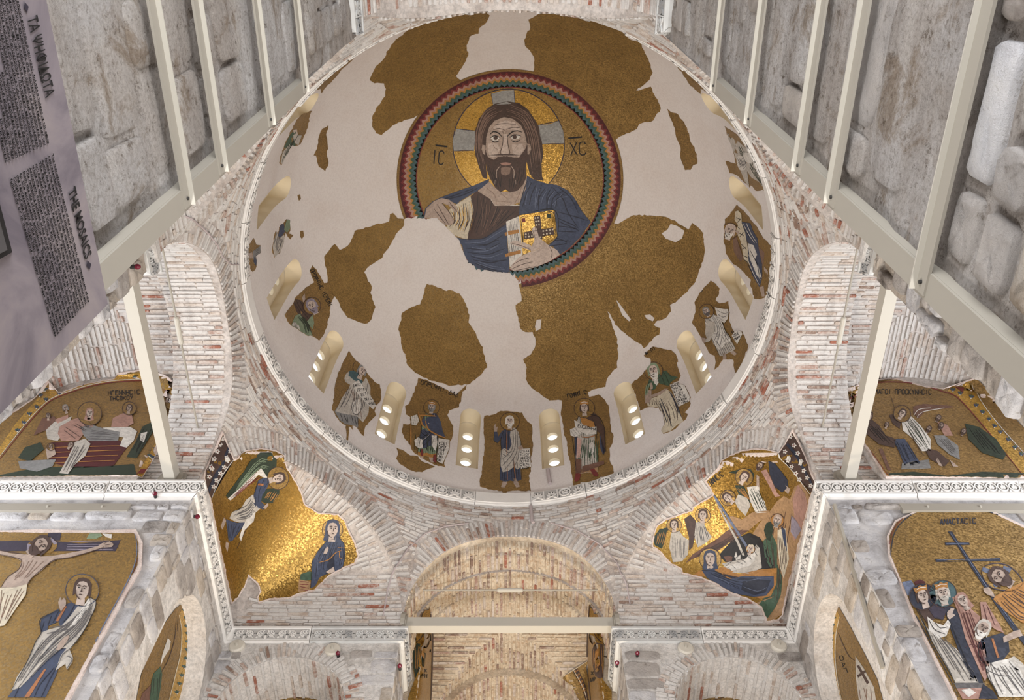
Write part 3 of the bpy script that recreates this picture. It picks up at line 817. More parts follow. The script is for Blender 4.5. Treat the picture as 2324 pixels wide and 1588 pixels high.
# ------------------------------------------------------------------ information panel on the left
def panel():
    ang = math.atan(.029); X0 = -.60; d = ray(245,690); P = d*(X0/d.x); top = P.z
    ux = V((-math.sin(ang)*-1*-1, -1, 0))
    along = V((.029, -1, 0)).normalized()      # towards the camera and behind
    nrm = V((1, .029, 0)).normalized()
    if nrm.dot(-P) < 0: nrm = -nrm
    root = empty('information_panel', P, 'mauve information panel printed in Greek and English, leaning in at the left edge', 'sign')
    L, H, t = 2.2, 2.35, .02
    m = MB(); m.add([V((0,0,0)), along*L, along*L-V((0,0,H)), V((0,0,-H))]+[v-nrm*t for v in [V((0,0,0)), along*L, along*L-V((0,0,H)), V((0,0,-H))]],
        [(0,1,2,3),(4,7,6,5),(0,4,5,1),(1,5,6,2),(2,6,7,3),(3,7,4,0)])
    mm, nt, b = newmat('panel_print')
    c = ramp(nt, nz(nt, 5, 7, .6, 1.0), [(.35,rgb(116,108,118)),(.5,rgb(150,140,146)),(.65,rgb(168,156,156)),(.8,rgb(126,122,138))])
    nt.links.new(c, b.inputs['Base Color']); b.inputs['Roughness'].default_value = .45
    m.out('board', mm, root)
    # posts
    for k in (.06, 2.1):
        q = MB(); a = along*k-nrm*.04; q.bar(a-V((0,0,.02)), V((a.x,a.y,FLOOR-P.z)), .05, .05, (0,1,0)); q.out('post', MATS['dark_metal'], root)
    rd = -along; todo = []
    def onp(px, py, h=.0015):
        dd = ray(px,py); return dd*((P.dot(nrm)+h)/dd.dot(nrm))
    def text(s, p0, p1, hgt, name='line_of_text', bold=0):
        """a line printed from pixel p0 to pixel p1 (start and end of its baseline)"""
        A, B = onp(*p0), onp(*p1)
        cu = bpy.data.curves.new(name, 'FONT'); cu.body = s; cu.size = hgt; cu.extrude = .0003; cu.offset = bold; cu.resolution_u = 2
        o = bpy.data.objects.new(name, cu); COL.objects.link(o); o.parent = root
        cu.materials.append(MATS['tess_black']); todo.append((o, A, B)); return o
    EH = (onp(117,350)-onp(23,407)).dot(V((0,0,1)))/13*.84
    text('ΤΑ ΨΗΦΙΔΩΤΑ', (62,40), (104,222), .034, 'heading', .0003)
    text('THE MOSAICS', (155,434), (194,590), .031, 'heading', .0003)
    EN = """The iconographic program of the church, that is, the arrangement of the
representations on the architectural surfaces of the monument,
follows the decorative system that started emerging in the byzantine art
during the 9th century, to be fully developed through the following period.
The figure of Christ Pantocrator, Pantepoptes (Christ Almighty),
surrounded by prophets, dominates the dome, the upper part of the church,
while the depiction of Virgin Mary with the Baby Christ, flanked by the
Archangels, occupies the niche of the apse in the sanctuary (Holy Bema).
The remaining surfaces of the church are decorated with narrative scenes
from the life of Jesus Christ and of Virgin Mary, relating the decoration
to the ecclesiastic ambiance. The narration is supplemented by
the representations of the narthex, depicting scenes from the Passion of
Christ and the Life of Virgin Mary. Individual figures of saints, represented
full-body or in medallions, occupy the rest of the surfaces""".split('\n')
    for i, l in enumerate(EN):
        t = i/13; text(l, (117-94*t, 350+57*t), (200-75*t, 686+78*t), EH)
    GR = """Το εικονογραφικό πρόγραμμα του ναού, δηλαδή ο τρόπος με τον οποίο
οργανώνονται οι παραστάσεις στις αρχιτεκτονικές επιφάνειες του
μνημείου, ακολουθεί το σχήμα που άρχισε να διαμορφώνεται στη
βυζαντινή τέχνη από τον 9ο αιώνα και παγιώθηκε μεταγενέστερα.
Η μορφή του Χριστού Παντοκράτορα - Παντεπόπτη, περιστοιχισμένου
από προφήτες, κυριαρχεί στο ανώτερο τμήμα του ναού, τον τρούλο,
ενώ στον ιερό χώρο εικονίζεται η βρεφοκρατούσα Θεοτόκος
ανάμεσα στους αγγέλους. Αφηγηματικές σκηνές από τη ζωή
κοσμούν τις υπόλοιπες επιφάνειες
του ναού συμπληρώνει κορμολόγιο. Την αφήγηση
του νάρθηκα με θέματα από τα Πάθη
και μορφές αγίων
ολόσωμες επιφάνειες""".split('\n')
    for i, l in enumerate(GR):
        t = i/12; e = (108-95*t, 326+42*t); L = len(l)/66*395
        text(l, (e[0]-L*.215, e[1]-L), e, EH)
    bpy.context.view_layer.update()
    for o, A, B in todo:
        w = o.dimensions.x or 1; d = (B-A); X = d.normalized(); Y = nrm.cross(X).normalized()
        if Y.z < 0: Y = -Y
        Z = X.cross(Y)
        o.matrix_local = Matrix.Translation(A-P) @ Matrix((X, Y, Z)).transposed().to_4x4() @ Matrix.Diagonal((d.length/w, 1, 1, 1))
    bpy.context.view_layer.update(); dg = bpy.context.evaluated_depsgraph_get()
    for o, A, B in todo:      # plain meshes instead of font objects
        me = bpy.data.meshes.new_from_object(o.evaluated_get(dg)); q = link(o.name.split('.')[0]+'_print', me, None, root); q.matrix_local = o.matrix_local.copy()
        if not me.materials: me.materials.append(MATS['tess_black'])
        bpy.data.objects.remove(o)
    # little diamond marks and a framed picture printed on the board
    def flat(poly, mat, name, h0=0, h1=.0015):
        q = [onp(x,y,h1)-P for x,y in poly]; r = [onp(x,y,h0)-P for x,y in poly]; n = len(q)
        return link(name, mesh(q+r, [tuple(range(n))]+[(i,i+n,(i+1)%n+n,(i+1)%n) for i in range(n)]), MATS[mat], root)
    flat([(57,5),(65,15),(62,28),(54,16)], 'tess_purple', 'ornament'); flat([(200,592),(207,599),(204,611),(196,602)], 'tess_purple', 'ornament')
    fr = flat([(-160,470),(-2,455),(28,572),(-130,660)], 'tess_black', 'picture_frame', 0, .006)
    g = flat([(-150,480),(-8,472),(17,567),(-130,640)], 'tess_grey_dark', 'picture', .006, .0075)
    return root
panel()
# ------------------------------------------------------------------ mosaic outlines (also keep bricks clear of them)
def CP(s, ox=0, oy=0, sc=1.0):
    return [(ox+float(a)/sc, oy+float(b)/sc) for a, b in (p.split(',') for p in s.split())]
OUT = {}
OUT['sql'] = CP("265,245 330,205 420,192 500,205 545,232 565,290 600,345 645,425 665,495 740,545 800,548 850,552 890,585 905,630 950,715 970,790 945,835 880,862 800,905 725,985 640,1005 580,1030 470,1035 410,1055 400,1020 415,985 400,945 350,900 330,960 290,1020 250,1055 240,1030 125,470 100,400 90,350 200,95 235,180", 420, 940, 2.45)
OUT['sqr'] = CP("905,215 830,195 760,195 700,205 640,230 588,260 570,300 490,370 520,410 535,445 425,510 415,530 330,560 270,580 215,620 195,700 195,740 240,770 290,830 355,865 360,890 470,915 560,955 640,1005 720,1030 800,1080 830,1165 900,1150 925,1120 1095,450 1120,385 985,80 940,170", 1400, 940, 2.45)
OUT['lul'] = [(-200,1090),(318,1085),(345,1040),(372,990),(385,960),(402,890),(398,868),(375,852),(330,835),(268,845),(258,862),(190,875),(135,895),(108,862),(80,905),(-60,1000)]
OUT['lur'] = [(2010,1086),(1960,1010),(1915,930),(1905,900),(1920,880),(1965,862),(2035,862),(2100,880),(2140,885),(2200,860),(2240,850),(2420,980),(2500,1095)]
OUT['crl'] = [(-120,1200),(90,1205),(310,1205),(325,1235),(322,1290),(300,1330),(240,1440),(160,1588),(130,1640),(-120,1660)]
OUT['anr'] = [(2165,1588),(2120,1500),(2070,1400),(2015,1262),(2012,1220),(2030,1185),(2080,1162),(2160,1150),(2240,1158),(2330,1200),(2450,1260),(2480,1680),(2190,1660)]
def inpoly(x, y, P):
    c = False; j = len(P)-1
    for i in range(len(P)):
        if (P[i][1] > y) != (P[j][1] > y) and x < (P[j][0]-P[i][0])*(y-P[i][1])/(P[j][1]-P[i][1])+P[i][0]: c = not c
        j = i
    return c
# ------------------------------------------------------------------ bricks
def brick_shapes():
    out = []
    for k in range(4):
        r = random.Random(k+3)
        pts = [(-.5,-.34),(-.46,-.5),(.45,-.5),(.5,-.32),(.5,.36),(.44,.5),(-.45,.5),(-.5,.3)]
        pts = [(x+r.uniform(-.012,.012), y+r.uniform(-.07,.07)) for x,y in pts]
        top = [V((x*.985, y*.84, .5+r.uniform(-.06,.06))) for x,y in pts]; bot = [V((x,y,-.5)) for x,y in pts]
        out.append(([*top,*bot], [tuple(range(8))]+[(i,i+8,(i+1)%8+8,(i+1)%8) for i in range(8)]))
    return out
BSH = brick_shapes(); BME = {}
def brick_mesh(k, m):
    if (k,m) not in BME:
        me = mesh(BSH[k][0], BSH[k][1], 'brick'); me.materials.append(BM[m]); BME[(k,m)] = me
    return BME[(k,m)]
def rows_to_bricks(rows, masks=(), pitch=.068, lmin=.17, lmax=.34, warm=False, center=V((0,YC,8)), red=0.0, h=None):
    """rows: polylines of (point, normal towards the room). returns list of (matrix, shape, mat, size in pixels)"""
    res = []
    for ri, row in enumerate(rows):
        if len(row) < 2: continue
        cum = [0]
        for i in range(1,len(row)): cum.append(cum[-1]+(row[i][0]-row[i-1][0]).length)
        s = RND.uniform(-.2,0); i = 0
        while True:
            L = RND.uniform(lmin,lmax); a, b = max(s,0), min(s+L, cum[-1]); s += L+.012
            if s-L >= cum[-1]: break
            if b-a < .05: continue
            mid = (a+b)/2
            while i < len(cum)-2 and cum[i+1] < mid: i += 1
            while i > 0 and cum[i] > mid: i -= 1
            t = (mid-cum[i])/max(1e-6,cum[i+1]-cum[i])
            P = row[i][0].lerp(row[i+1][0], t); n = row[i][1].lerp(row[i+1][1], t).normalized()
            T = (row[i+1][0]-row[i][0]).normalized(); B = n.cross(T).normalized(); T = B.cross(n)
            x, y, d = pix(P)
            if not (-260 < x < 2590 and -240 < y < 1830): continue
            if any(inpoly(x, y, OUT[m]) for m in masks): continue
            q = noise.noise(P*.9)+.6*noise.noise(P*3.1)
            u = RND.random()+q*.35-red+.035
            m = 0 if u > .38 else 1 if u > .14 else 2 if u > .02 else 3 if u > -.07 else 4
            if warm: m = 5 if u > .42 else 1 if u > .25 else 2 if u > .12 else 4 if u > -.06 else 3
            hh = (h or pitch*.70)*RND.uniform(.82,1.12)
            a2 = RND.uniform(-.012,.012)
            M = Matrix(((T*math.cos(a2)+B*math.sin(a2))*(b-a), (B*math.cos(a2)-T*math.sin(a2))*hh, n*.05)).transposed().to_4x4()
            M.translation = P+n*RND.uniform(-.016,.004)
            px = (b-a)*hh*abs(n.dot(P.normalized()))/(d*d)
            if not (0 < x < 2324 and 0 < y < 1588): px *= .01
            res.append((M, RND.randrange(4), m, px))
    return res
NBR = [0,0]
def lay(host, rows_list, name='brick', limit=300):
    allb = rows_list; allb.sort(key=lambda b: -b[3])
    for M, k, m, px in allb[:limit]:
        o = link(name, brick_mesh(k, m), None, host); o.matrix_local = M
    rest = allb[limit:]; NBR[0] += len(allb)
    if rest:
        vs, fs, mi = [], [], []
        A = [np.array([tuple(v) for v in s[0]]) for s in BSH]
        for M, k, m, px in rest:
            q = np.array(M); p = A[k] @ q[:3,:3].T + q[:3,3]; n = len(vs)
            vs += p.tolist(); fs += [tuple(i+n for i in f) for f in BSH[k][1]]; mi += [m]*9
        o = link('brick_courses', mesh(vs, fs, 'brick_courses', mi), BM, host); o['kind'] = 'stuff'
def nrm_fd(fn, a, b, C, e=1e-3):
    p = fn(a,b); t1 = fn(a+e,b)-p; t2 = fn(a,b+e)-p
    if t1.length < 1e-7: t1 = p-fn(a-e,b)
    if t2.length < 1e-7: t2 = p-fn(a,b-e)
    n = t1.cross(t2)
    if n.length < 1e-10: return (C-p).normalized()
    n.normalize()
    return n if n.dot(C-p) > 0 else -n
CEN = V((0,YC,8.5))
def face_rows(fn, half, zarch, zq, ringw=.36, pitch=.068):
    """radial ring of bricks round the arch edge, level courses above it. fn(s,z)"""
    ring_, lev = [], []
    # ring: walk along the arch edge
    N = 400; pts = [(-half*math.cos(PI*i/N), zarch(PI*i/N)) for i in range(N+1)]
    acc = 0
    for i in range(1,N):
        acc += math.hypot(pts[i][0]-pts[i-1][0], pts[i][1]-pts[i-1][1])
        if acc < pitch: continue
        acc = 0
        tx, tz = pts[i+1][0]-pts[i-1][0], pts[i+1][1]-pts[i-1][1]; l = math.hypot(tx,tz); nx, nz_ = -tz/l, tx/l
        if nz_ < 0: nx, nz_ = -nx, -nz_
        row = []
        for k in range(4):
            w = .01+ringw*k/3; s, z = pts[i][0]+nx*w, pts[i][1]+nz_*w
            if z > ZR0-.04 or abs(s) > half+.02: break
            P = fn(s,z); row.append((P, nrm_fd(fn, s, z, CEN)))
        ring_.append(row)
    z = zq+.05
    def above(s, z):     # distance above the ring
        best = 9
        for i in range(0,N+1,8):
            best = min(best, math.hypot(pts[i][0]-s, pts[i][1]-z))
        th = math.acos(max(-1,min(1,-s/half))); return best if z > zarch(th) else -best
    while z < ZR0:
        row = []
        for i in range(61):
            s = -half+2*half*i/60
            if above(s,z) > ringw+.03: row.append((fn(s,z), nrm_fd(fn, s, z, CEN)))
            else:
                if len(row) > 1: lev.append(row)
                row = []
        if len(row) > 1: lev.append(row)
        z += pitch
    return ring_, lev
def do_faces():
    for nme, k in K8.items():
        fn = fn_main(k); r, l = face_rows(fn, AW, lambda th: ZS+AW*math.sin(th), ZS)
        msk = ('sql','sqr')
        b = rows_to_bricks(r, msk, .07, .33, .36)+rows_to_bricks(l, msk, red=.04)
        lay(WALLS['upper_'+nme], b)
    for nme, k in D8.items():
        fn = fn_diag(k); r, l = face_rows(fn, HC, lambda th: ZQ+1.70*math.sin(th), ZQ, .42)
        b = rows_to_bricks(r, ('sql','sqr'), .07, .2, .4)+rows_to_bricks(l, ('sql','sqr'), red=.05)
        lay(WALLS['upper_'+nme], b)
do_faces()
def do_squinches():
    for nme, k in D8.items():
        fn = squinch_fn(k); rows = []
        z = 9.03; zt = 9.95
        while z < 9.95:
            for sd in (0,1):
                row = []
                for j in range(25):
                    v = .001+.985*j/24
                    lo, hi = 0.0, .5
                    g = (lambda u: fn(u if sd == 0 else 1-u, v).z)
                    if g(.5) < z: break
                    for _ in range(18):
                        md = (lo+hi)/2
                        if g(md) < z: lo = md
                        else: hi = md
                    u = hi if sd == 0 else 1-hi
                    row.append((fn(u,v), nrm_fd(fn, u, v, CEN)))
                rows.append(row)
            z += .066
        # upper part: bricks run from the edge to the corner
        acc = 0; prev = None
        for i in range(300):
            u = .08+.84*i/299; p = fn(u,.15)
            if p.z < 9.95: prev = None; continue
            if prev is not None and (p-prev).length < .072: continue
            prev = p; row = []
            for j in range(16):
                v = .001+.9*j/15; q = fn(u,v)
                if q.z < 9.97: break
                row.append((q, nrm_fd(fn, u, v, CEN)))
            rows.append(row)
        lay(WALLS['squinch_'+nme], rows_to_bricks(rows, ('sql',) if k == 3 else ('sqr',) if k == 1 else ()))
do_squinches()
HOST = {o.name: o for o in bpy.data.objects}
def do_bands():
    for name, warm in (('ceiling_arch_left',0),('ceiling_arch_right',0),('ceiling_arch_far',1),('ceiling_inner_arch_far',1),('ceiling_vault_near',0),('ceiling_apse_arch',1)):
        fn, k, r, y0, y1 = BANDS[name]; C = side(k, 0, (y0+y1)/2, 9.2)
        Ltot = PI*r+.8; n = int(Ltot/.07); rows = []
        for i in range(n):
            u = (i+.5)/n; rows.append([(fn(u,v), nrm_fd(fn, u, v, C)) for v in (.003,.25,.5,.75,.997)])
        mk = ('sql','sqr','lul','lur') if k in (1,2) else ()
        lay(HOST[name], rows_to_bricks(rows, (), .07, .2, .42, bool(warm), red=.05 if not warm else .0))
do_bands()
def do_bays():
    for nme, (k, a, b, yc, zs, h) in BAYS.items():
        C = side(k, 0, yc, 9.5); rows = []
        def P(x, y): return side(k, x, yc+y, groin_z(x, y, a, b, zs, h)[0])
        for ax in (0,1):
            A, B = (a,b) if ax == 0 else (b,a)
            n = int(PI*A/.072)
            for i in range(n):
                c = A*math.cos(PI*(i+.5)/n)
                for sg in (-1,1):
                    y0 = B*abs(c)/A; row = []
                    if B-y0 < .06: continue
                    for t in range(7):
                        y = sg*(B-.004-(B-y0-.01)*t/6)
                        x2, y2 = (c,y) if ax == 0 else (y,c)
                        p = P(x2,y2); e = .01
                        g = (P(x2+e,y2)-p).cross(P(x2,y2+e)-p); 
                        if ax == 0: g = (P(x2+e,y2)-P(x2-e,y2)).cross(side(k,0,1,0)-side(k,0,0,0))
                        else: g = (P(x2,y2+e)-P(x2,y2-e)).cross(side(k,1,0,0)-side(k,0,0,0))
                        g.normalize()
                        if g.dot(C-p) < 0: g = -g
                        row.append((p, g))
                    rows.append(row)
        mk = {'left':('lul',),'right':('lur',),'far':()}[nme]
        lay(HOST['ceiling_groin_'+nme], rows_to_bricks(rows, mk, .072, .2, .4, nme == 'far', h=.045))
do_bays()
def do_flat(host, org, dx, dz, w, z0, z1, cond, masks=(), pitch=.07, warm=False, nsign=None, lim=300, n=None):
    rows = []; z = z0
    while z < z1:
        row = []
        for i in range(int(w/.08)+1):
            s = i*.08
            if cond(s,z): row.append((org+dx*s+V((0,0,z)), n))
            else:
                if len(row) > 1: rows.append(row)
                row = []
        if len(row) > 1: rows.append(row)
        z += pitch
    lay(host, rows_to_bricks(rows, masks, pitch, warm=warm), limit=lim)
def ring_flat(host, pt, c, r, zs, w, n, mat_red=0, warm=False):
    rows = []; m = int(PI*(r+w/2)/.072)
    for i in range(m):
        th = PI*(i+.5)/m
        rows.append([(pt(c+(r+w*t)*math.cos(th), zs+(r+w*t)*math.sin(th)), n) for t in (.02,.5,1)])
    return rows_to_bricks(rows, (), .07, w*.9, w, warm=warm)
lay(NFL[0], ring_flat(NFL[0], NFL[1], SX+.4-2.93, .83, 7.70, .24, V((0,-1,0))))
lay(NFR[0], ring_flat(NFR[0], NFR[1], 2.93-AW, .83, 7.70, .24, V((0,-1,0))))
for o, fr, C, r in REV:
    if r < .83:      # the deep far-wall niches show their brick courses
        n = 70; rows = []
        for i in range(n):
            u = .30+.40*(i+.5)/n; rows.append([(fr(u,v), nrm_fd(fr, u, v, C)) for v in (.003,.35,.7,.997)])
        lay(o, rows_to_bricks(rows, (), .05, .2, .4, False, h=.042))
print('bricks', NBR)
# ------------------------------------------------------------------ rough stone blocks
def stone_shapes():
    out = []
    for k in range(7):
        r = random.Random(k+11); n = 12; o, t = [], []
        for i in range(n):
            a = 2*PI*(i+.5)/n; c, s = math.cos(a), math.sin(a); p = .36
            x = .5*math.copysign(abs(c)**p, c)*(1+r.uniform(-.05,.0)); y = .5*math.copysign(abs(s)**p, s)*(1+r.uniform(-.09,.0))
            o.append(V((x,y,-.5))); t.append((x,y))
        rings = [o]
        for sc_, z_, nzv in ((.995,.16,.05),(.955,.40,.07),(.74,.47,.10),(.38,.47,.12)):
            rings.append([V((x*sc_*(1+r.uniform(-.02,.02)), y*(sc_-.03)*(1+r.uniform(-.02,.02)), z_+r.uniform(-nzv,nzv))) for x,y in t])
        vs = [v for R_ in rings for v in R_]+[V((0,0,.47))]
        fs = [(q*n+i,q*n+(i+1)%n,(q+1)*n+(i+1)%n,(q+1)*n+i) for q in range(4) for i in range(n)]+[(4*n+i,4*n+(i+1)%n,5*n) for i in range(n)]
        out.append((vs,fs))
    return out
SSH = stone_shapes(); SME = {}
def stone_mesh(k, m):
    if (k,m) not in SME:
        me = mesh(SSH[k][0], SSH[k][1], 'stone', None, True); me.materials.append(SM[m]); SME[(k,m)] = me
    return SME[(k,m)]
def stones(host, org, dx, n, w, z0, z1, hr, lr, masks=(), cond=None, depth=.07, proud=.0, gap=.02, wts=(4,2,3,2), limit=300, join=True):
    org, dx, n = V(org), V(dx), V(n); z = z0; res = []
    while z < z1:
        h = RND.uniform(*hr); s = RND.uniform(-.4,0)
        if z+h > z1: h = z1-z
        if h < .06: break
        while s < w:
            L = RND.uniform(*lr)
            if RND.random() < .15: L *= .4
            a, b = max(s,0), min(s+L,w); s += L+gap
            if b-a < .08: continue
            zz = z+RND.uniform(-.02,.02)*min(1,h/.2); hh = h-gap
            P = org+dx*((a+b)/2)+V((0,0,zz+h/2))
            x, y, d = pix(P)
            if not (-420 < x < 2750 and -420 < y < 2000): continue
            if masks:
                cs4 = [pix(P+dx*(u*(b-a)/2)+V((0,0,v*h/2)))[:2] for u in (-.8,0,.8) for v in (-.7,0,.7)]
                if any(inpoly(c[0], c[1], OUT[m]) for m in masks for c in cs4): continue
            if cond and not cond((a+b)/2, zz+h/2): continue
            up = V((0,0,1)); xa = up.cross(n)
            if xa.dot(dx) < 0: xa = -xa; 
            ya = n.cross(xa)
            a2 = RND.uniform(-.02,.02)
            M = Matrix(((xa*math.cos(a2)+ya*math.sin(a2))*(b-a), (ya*math.cos(a2)-xa*math.sin(a2))*hh, n*depth)).transposed().to_4x4()
            M.translation = P+n*(proud+RND.uniform(-.3,.12)*depth)
            px = (b-a)*hh*abs(n.dot(P.normalized()))/(d*d)*(1 if (0<x<2324 and 0<y<1588) else .01)
            res.append((M, RND.randrange(7), RND.choices(range(len(wts)), wts)[0], px))
        z += h
    res.sort(key=lambda q: -q[3])
    for M, k, m, px in res[:limit]:
        o = link('stone', stone_mesh(k,m), None, host); o.matrix_local = M
    rest = res[limit:]
    if rest:
        vs, fs, mi = [], [], []
        for M, k, m, px in rest:
            q = len(vs); vs += [M @ v for v in SSH[k][0]]; fs += [tuple(i+q for i in f) for f in SSH[k][1]]; mi += [m]*len(SSH[k][1])
        o = link('stonework', mesh(vs, fs, 'stonework', mi, True), SM, host); o['kind'] = 'stuff'
# arm walls under the cornice, facing the camera
stones(HOST['wall_arm_far_left'], (-8.6,YC+AW,0), (1,0,0), (0,-1,0), 8.6-SX, 3.0, 8.62, (.16,.34), (.25,.6), ('crl',), depth=.09, gap=.015, wts=(2,1,5,1))
stones(HOST['wall_arm_far_right'], (SX,YC+AW,0), (1,0,0), (0,-1,0), 8.6-SX, 3.0, 8.62, (.16,.34), (.25,.6), ('anr',), depth=.09, gap=.015, wts=(2,1,5,1))
for s, nme, c in ((-1,'left',NSL),(1,'right',NSR)):
    def cond(t, z):
        y = YC+AW+t; q = abs(y-8.2)
        return not (q < .98 and z < 7.5) and math.hypot(y-8.2, max(0,z-7.5)) > 1.02
    stones(c[0], (s*SX,YC+AW,0), (0,1,0), (-s,0,0), SY-AW, 3.0, 8.62, (.14,.3), (.2,.5), (), cond, depth=.05, gap=.012, wts=(2,4,5,1))
for s, nme, c in ((-1,'left',NFL),(1,'right',NFR)):
    def cond(t, z):
        x = -SY-.0+t if s < 0 else AW+t; q = abs(abs(x)-2.93)
        return not (q < 1.08 and z < 7.7) and math.hypot(q, max(0,z-7.7)) > 1.12
    stones(c[0], ((-SY if s < 0 else AW),YC+SY,0), (1,0,0), (0,-1,0), SY-AW, 3.0, 8.62, (.18,.32), (.3,.6), (), cond, depth=.035, gap=.012, wts=(4,1,4,1))
for s, nme in ((-1,'left'),(1,'right')):
    stones(HOST['wall_corner_near_'+nme], (s*SX,YC-AW-.9,0), (0,1,0), (-s,0,0), .9, 2.0, 8.62, (.2,.4), (.25,.55), (), None, depth=.16, gap=.02, wts=(3,3,4,1))
    stones(HOST['wall_sanctuary_'+nme], (s*AW,YC+SY,0), (0,1,0), (-s,0,0), .95, 5.0, 8.62, (.18,.3), (.3,.6), (), None, depth=.04, gap=.012)
# nave side walls
stones(HOST['wall_nave_left'], (-AW,-2.2,0), (0,1,0), (1,0,0), 3.3, -.4, 8.6, (.24,.46), (.45,1.1), (), None, depth=.055, proud=.0, gap=.008, wts=(0,0,0,0,1))
stones(HOST['wall_nave_right'], (AW,-2.2,0), (0,1,0), (-1,0,0), 3.3, RB[0], 8.6, (.24,.46), (.45,1.1), (), None, depth=.055, proud=.0, gap=.01, wts=(1,0,0,1,6))
stones(HOST['wall_nave_right'], (AW,-2.2,0), (0,1,0), (-1,0,0), 3.3, -.4, RB[0], (.16,.28), (.22,.5), (), None, depth=.085, proud=.004, gap=.035, wts=(4,1,1,2,3))
# ------------------------------------------------------------------ mosaic pictures set on the vaults and walls
GL = {'Α':"00 26 40;12 32",'Β':"00 06 25 36 34 03;03 32 21 00",'Γ':"00 06 46",'Δ':"00 26 40 00",'Ε':"40 00 06 46;03 33",'Ζ':"06 46 00 40",'Η':"00 06;40 46;03 43",'Ι':"20 26",
 'Κ':"00 06;46 03 40",'Λ':"00 26 40",'Μ':"00 06 23 46 40",'Ν':"00 06 40 46",'Ο':"10 01 05 16 36 45 41 30 10",'Π':"00 06 46 40",'Ρ':"00 06 36 45 44 33 03",'C':"45 36 16 05 01 10 30 41",
 'Τ':"20 26;06 46",'Υ':"06 23 46;23 20",'Φ':"20 26;12 03 04 15 35 44 43 32 12",'Χ':"00 46;06 40",'Ω':"06 01 10 22 30 41 46;22 25",'Θ':"10 01 05 16 36 45 41 30 10;03 43",'Ξ':"06 46;13 33;00 40",
 '.':"20 21",'¯':"-19 59"}
def lay_glyph(ch):
    for s in GL.get(ch, '').split(';'):
        if not s: continue
        if ch == '¯': yield [(-1,8.4),(5,8.4)]
        else: yield [(int(t[0]), int(t[1])) for t in s.split()]
def roughen(P, amp, step=7, seed=1):
    r = random.Random(seed); out = []
    n = len(P)
    for i in range(n):
        a, b = P[i], P[(i+1)%n]; L = math.hypot(b[0]-a[0], b[1]-a[1]); k = max(1, int(L/step))
        for j in range(k):
            t = j/k; x, y = a[0]+(b[0]-a[0])*t, a[1]+(b[1]-a[1])*t
            q = amp*(.6 if j == 0 else 1)
            out.append((x+r.uniform(-q,q), y+r.uniform(-q,q)))
    return out
def centroid_in(c, P): return inpoly(c[0], c[1], P)
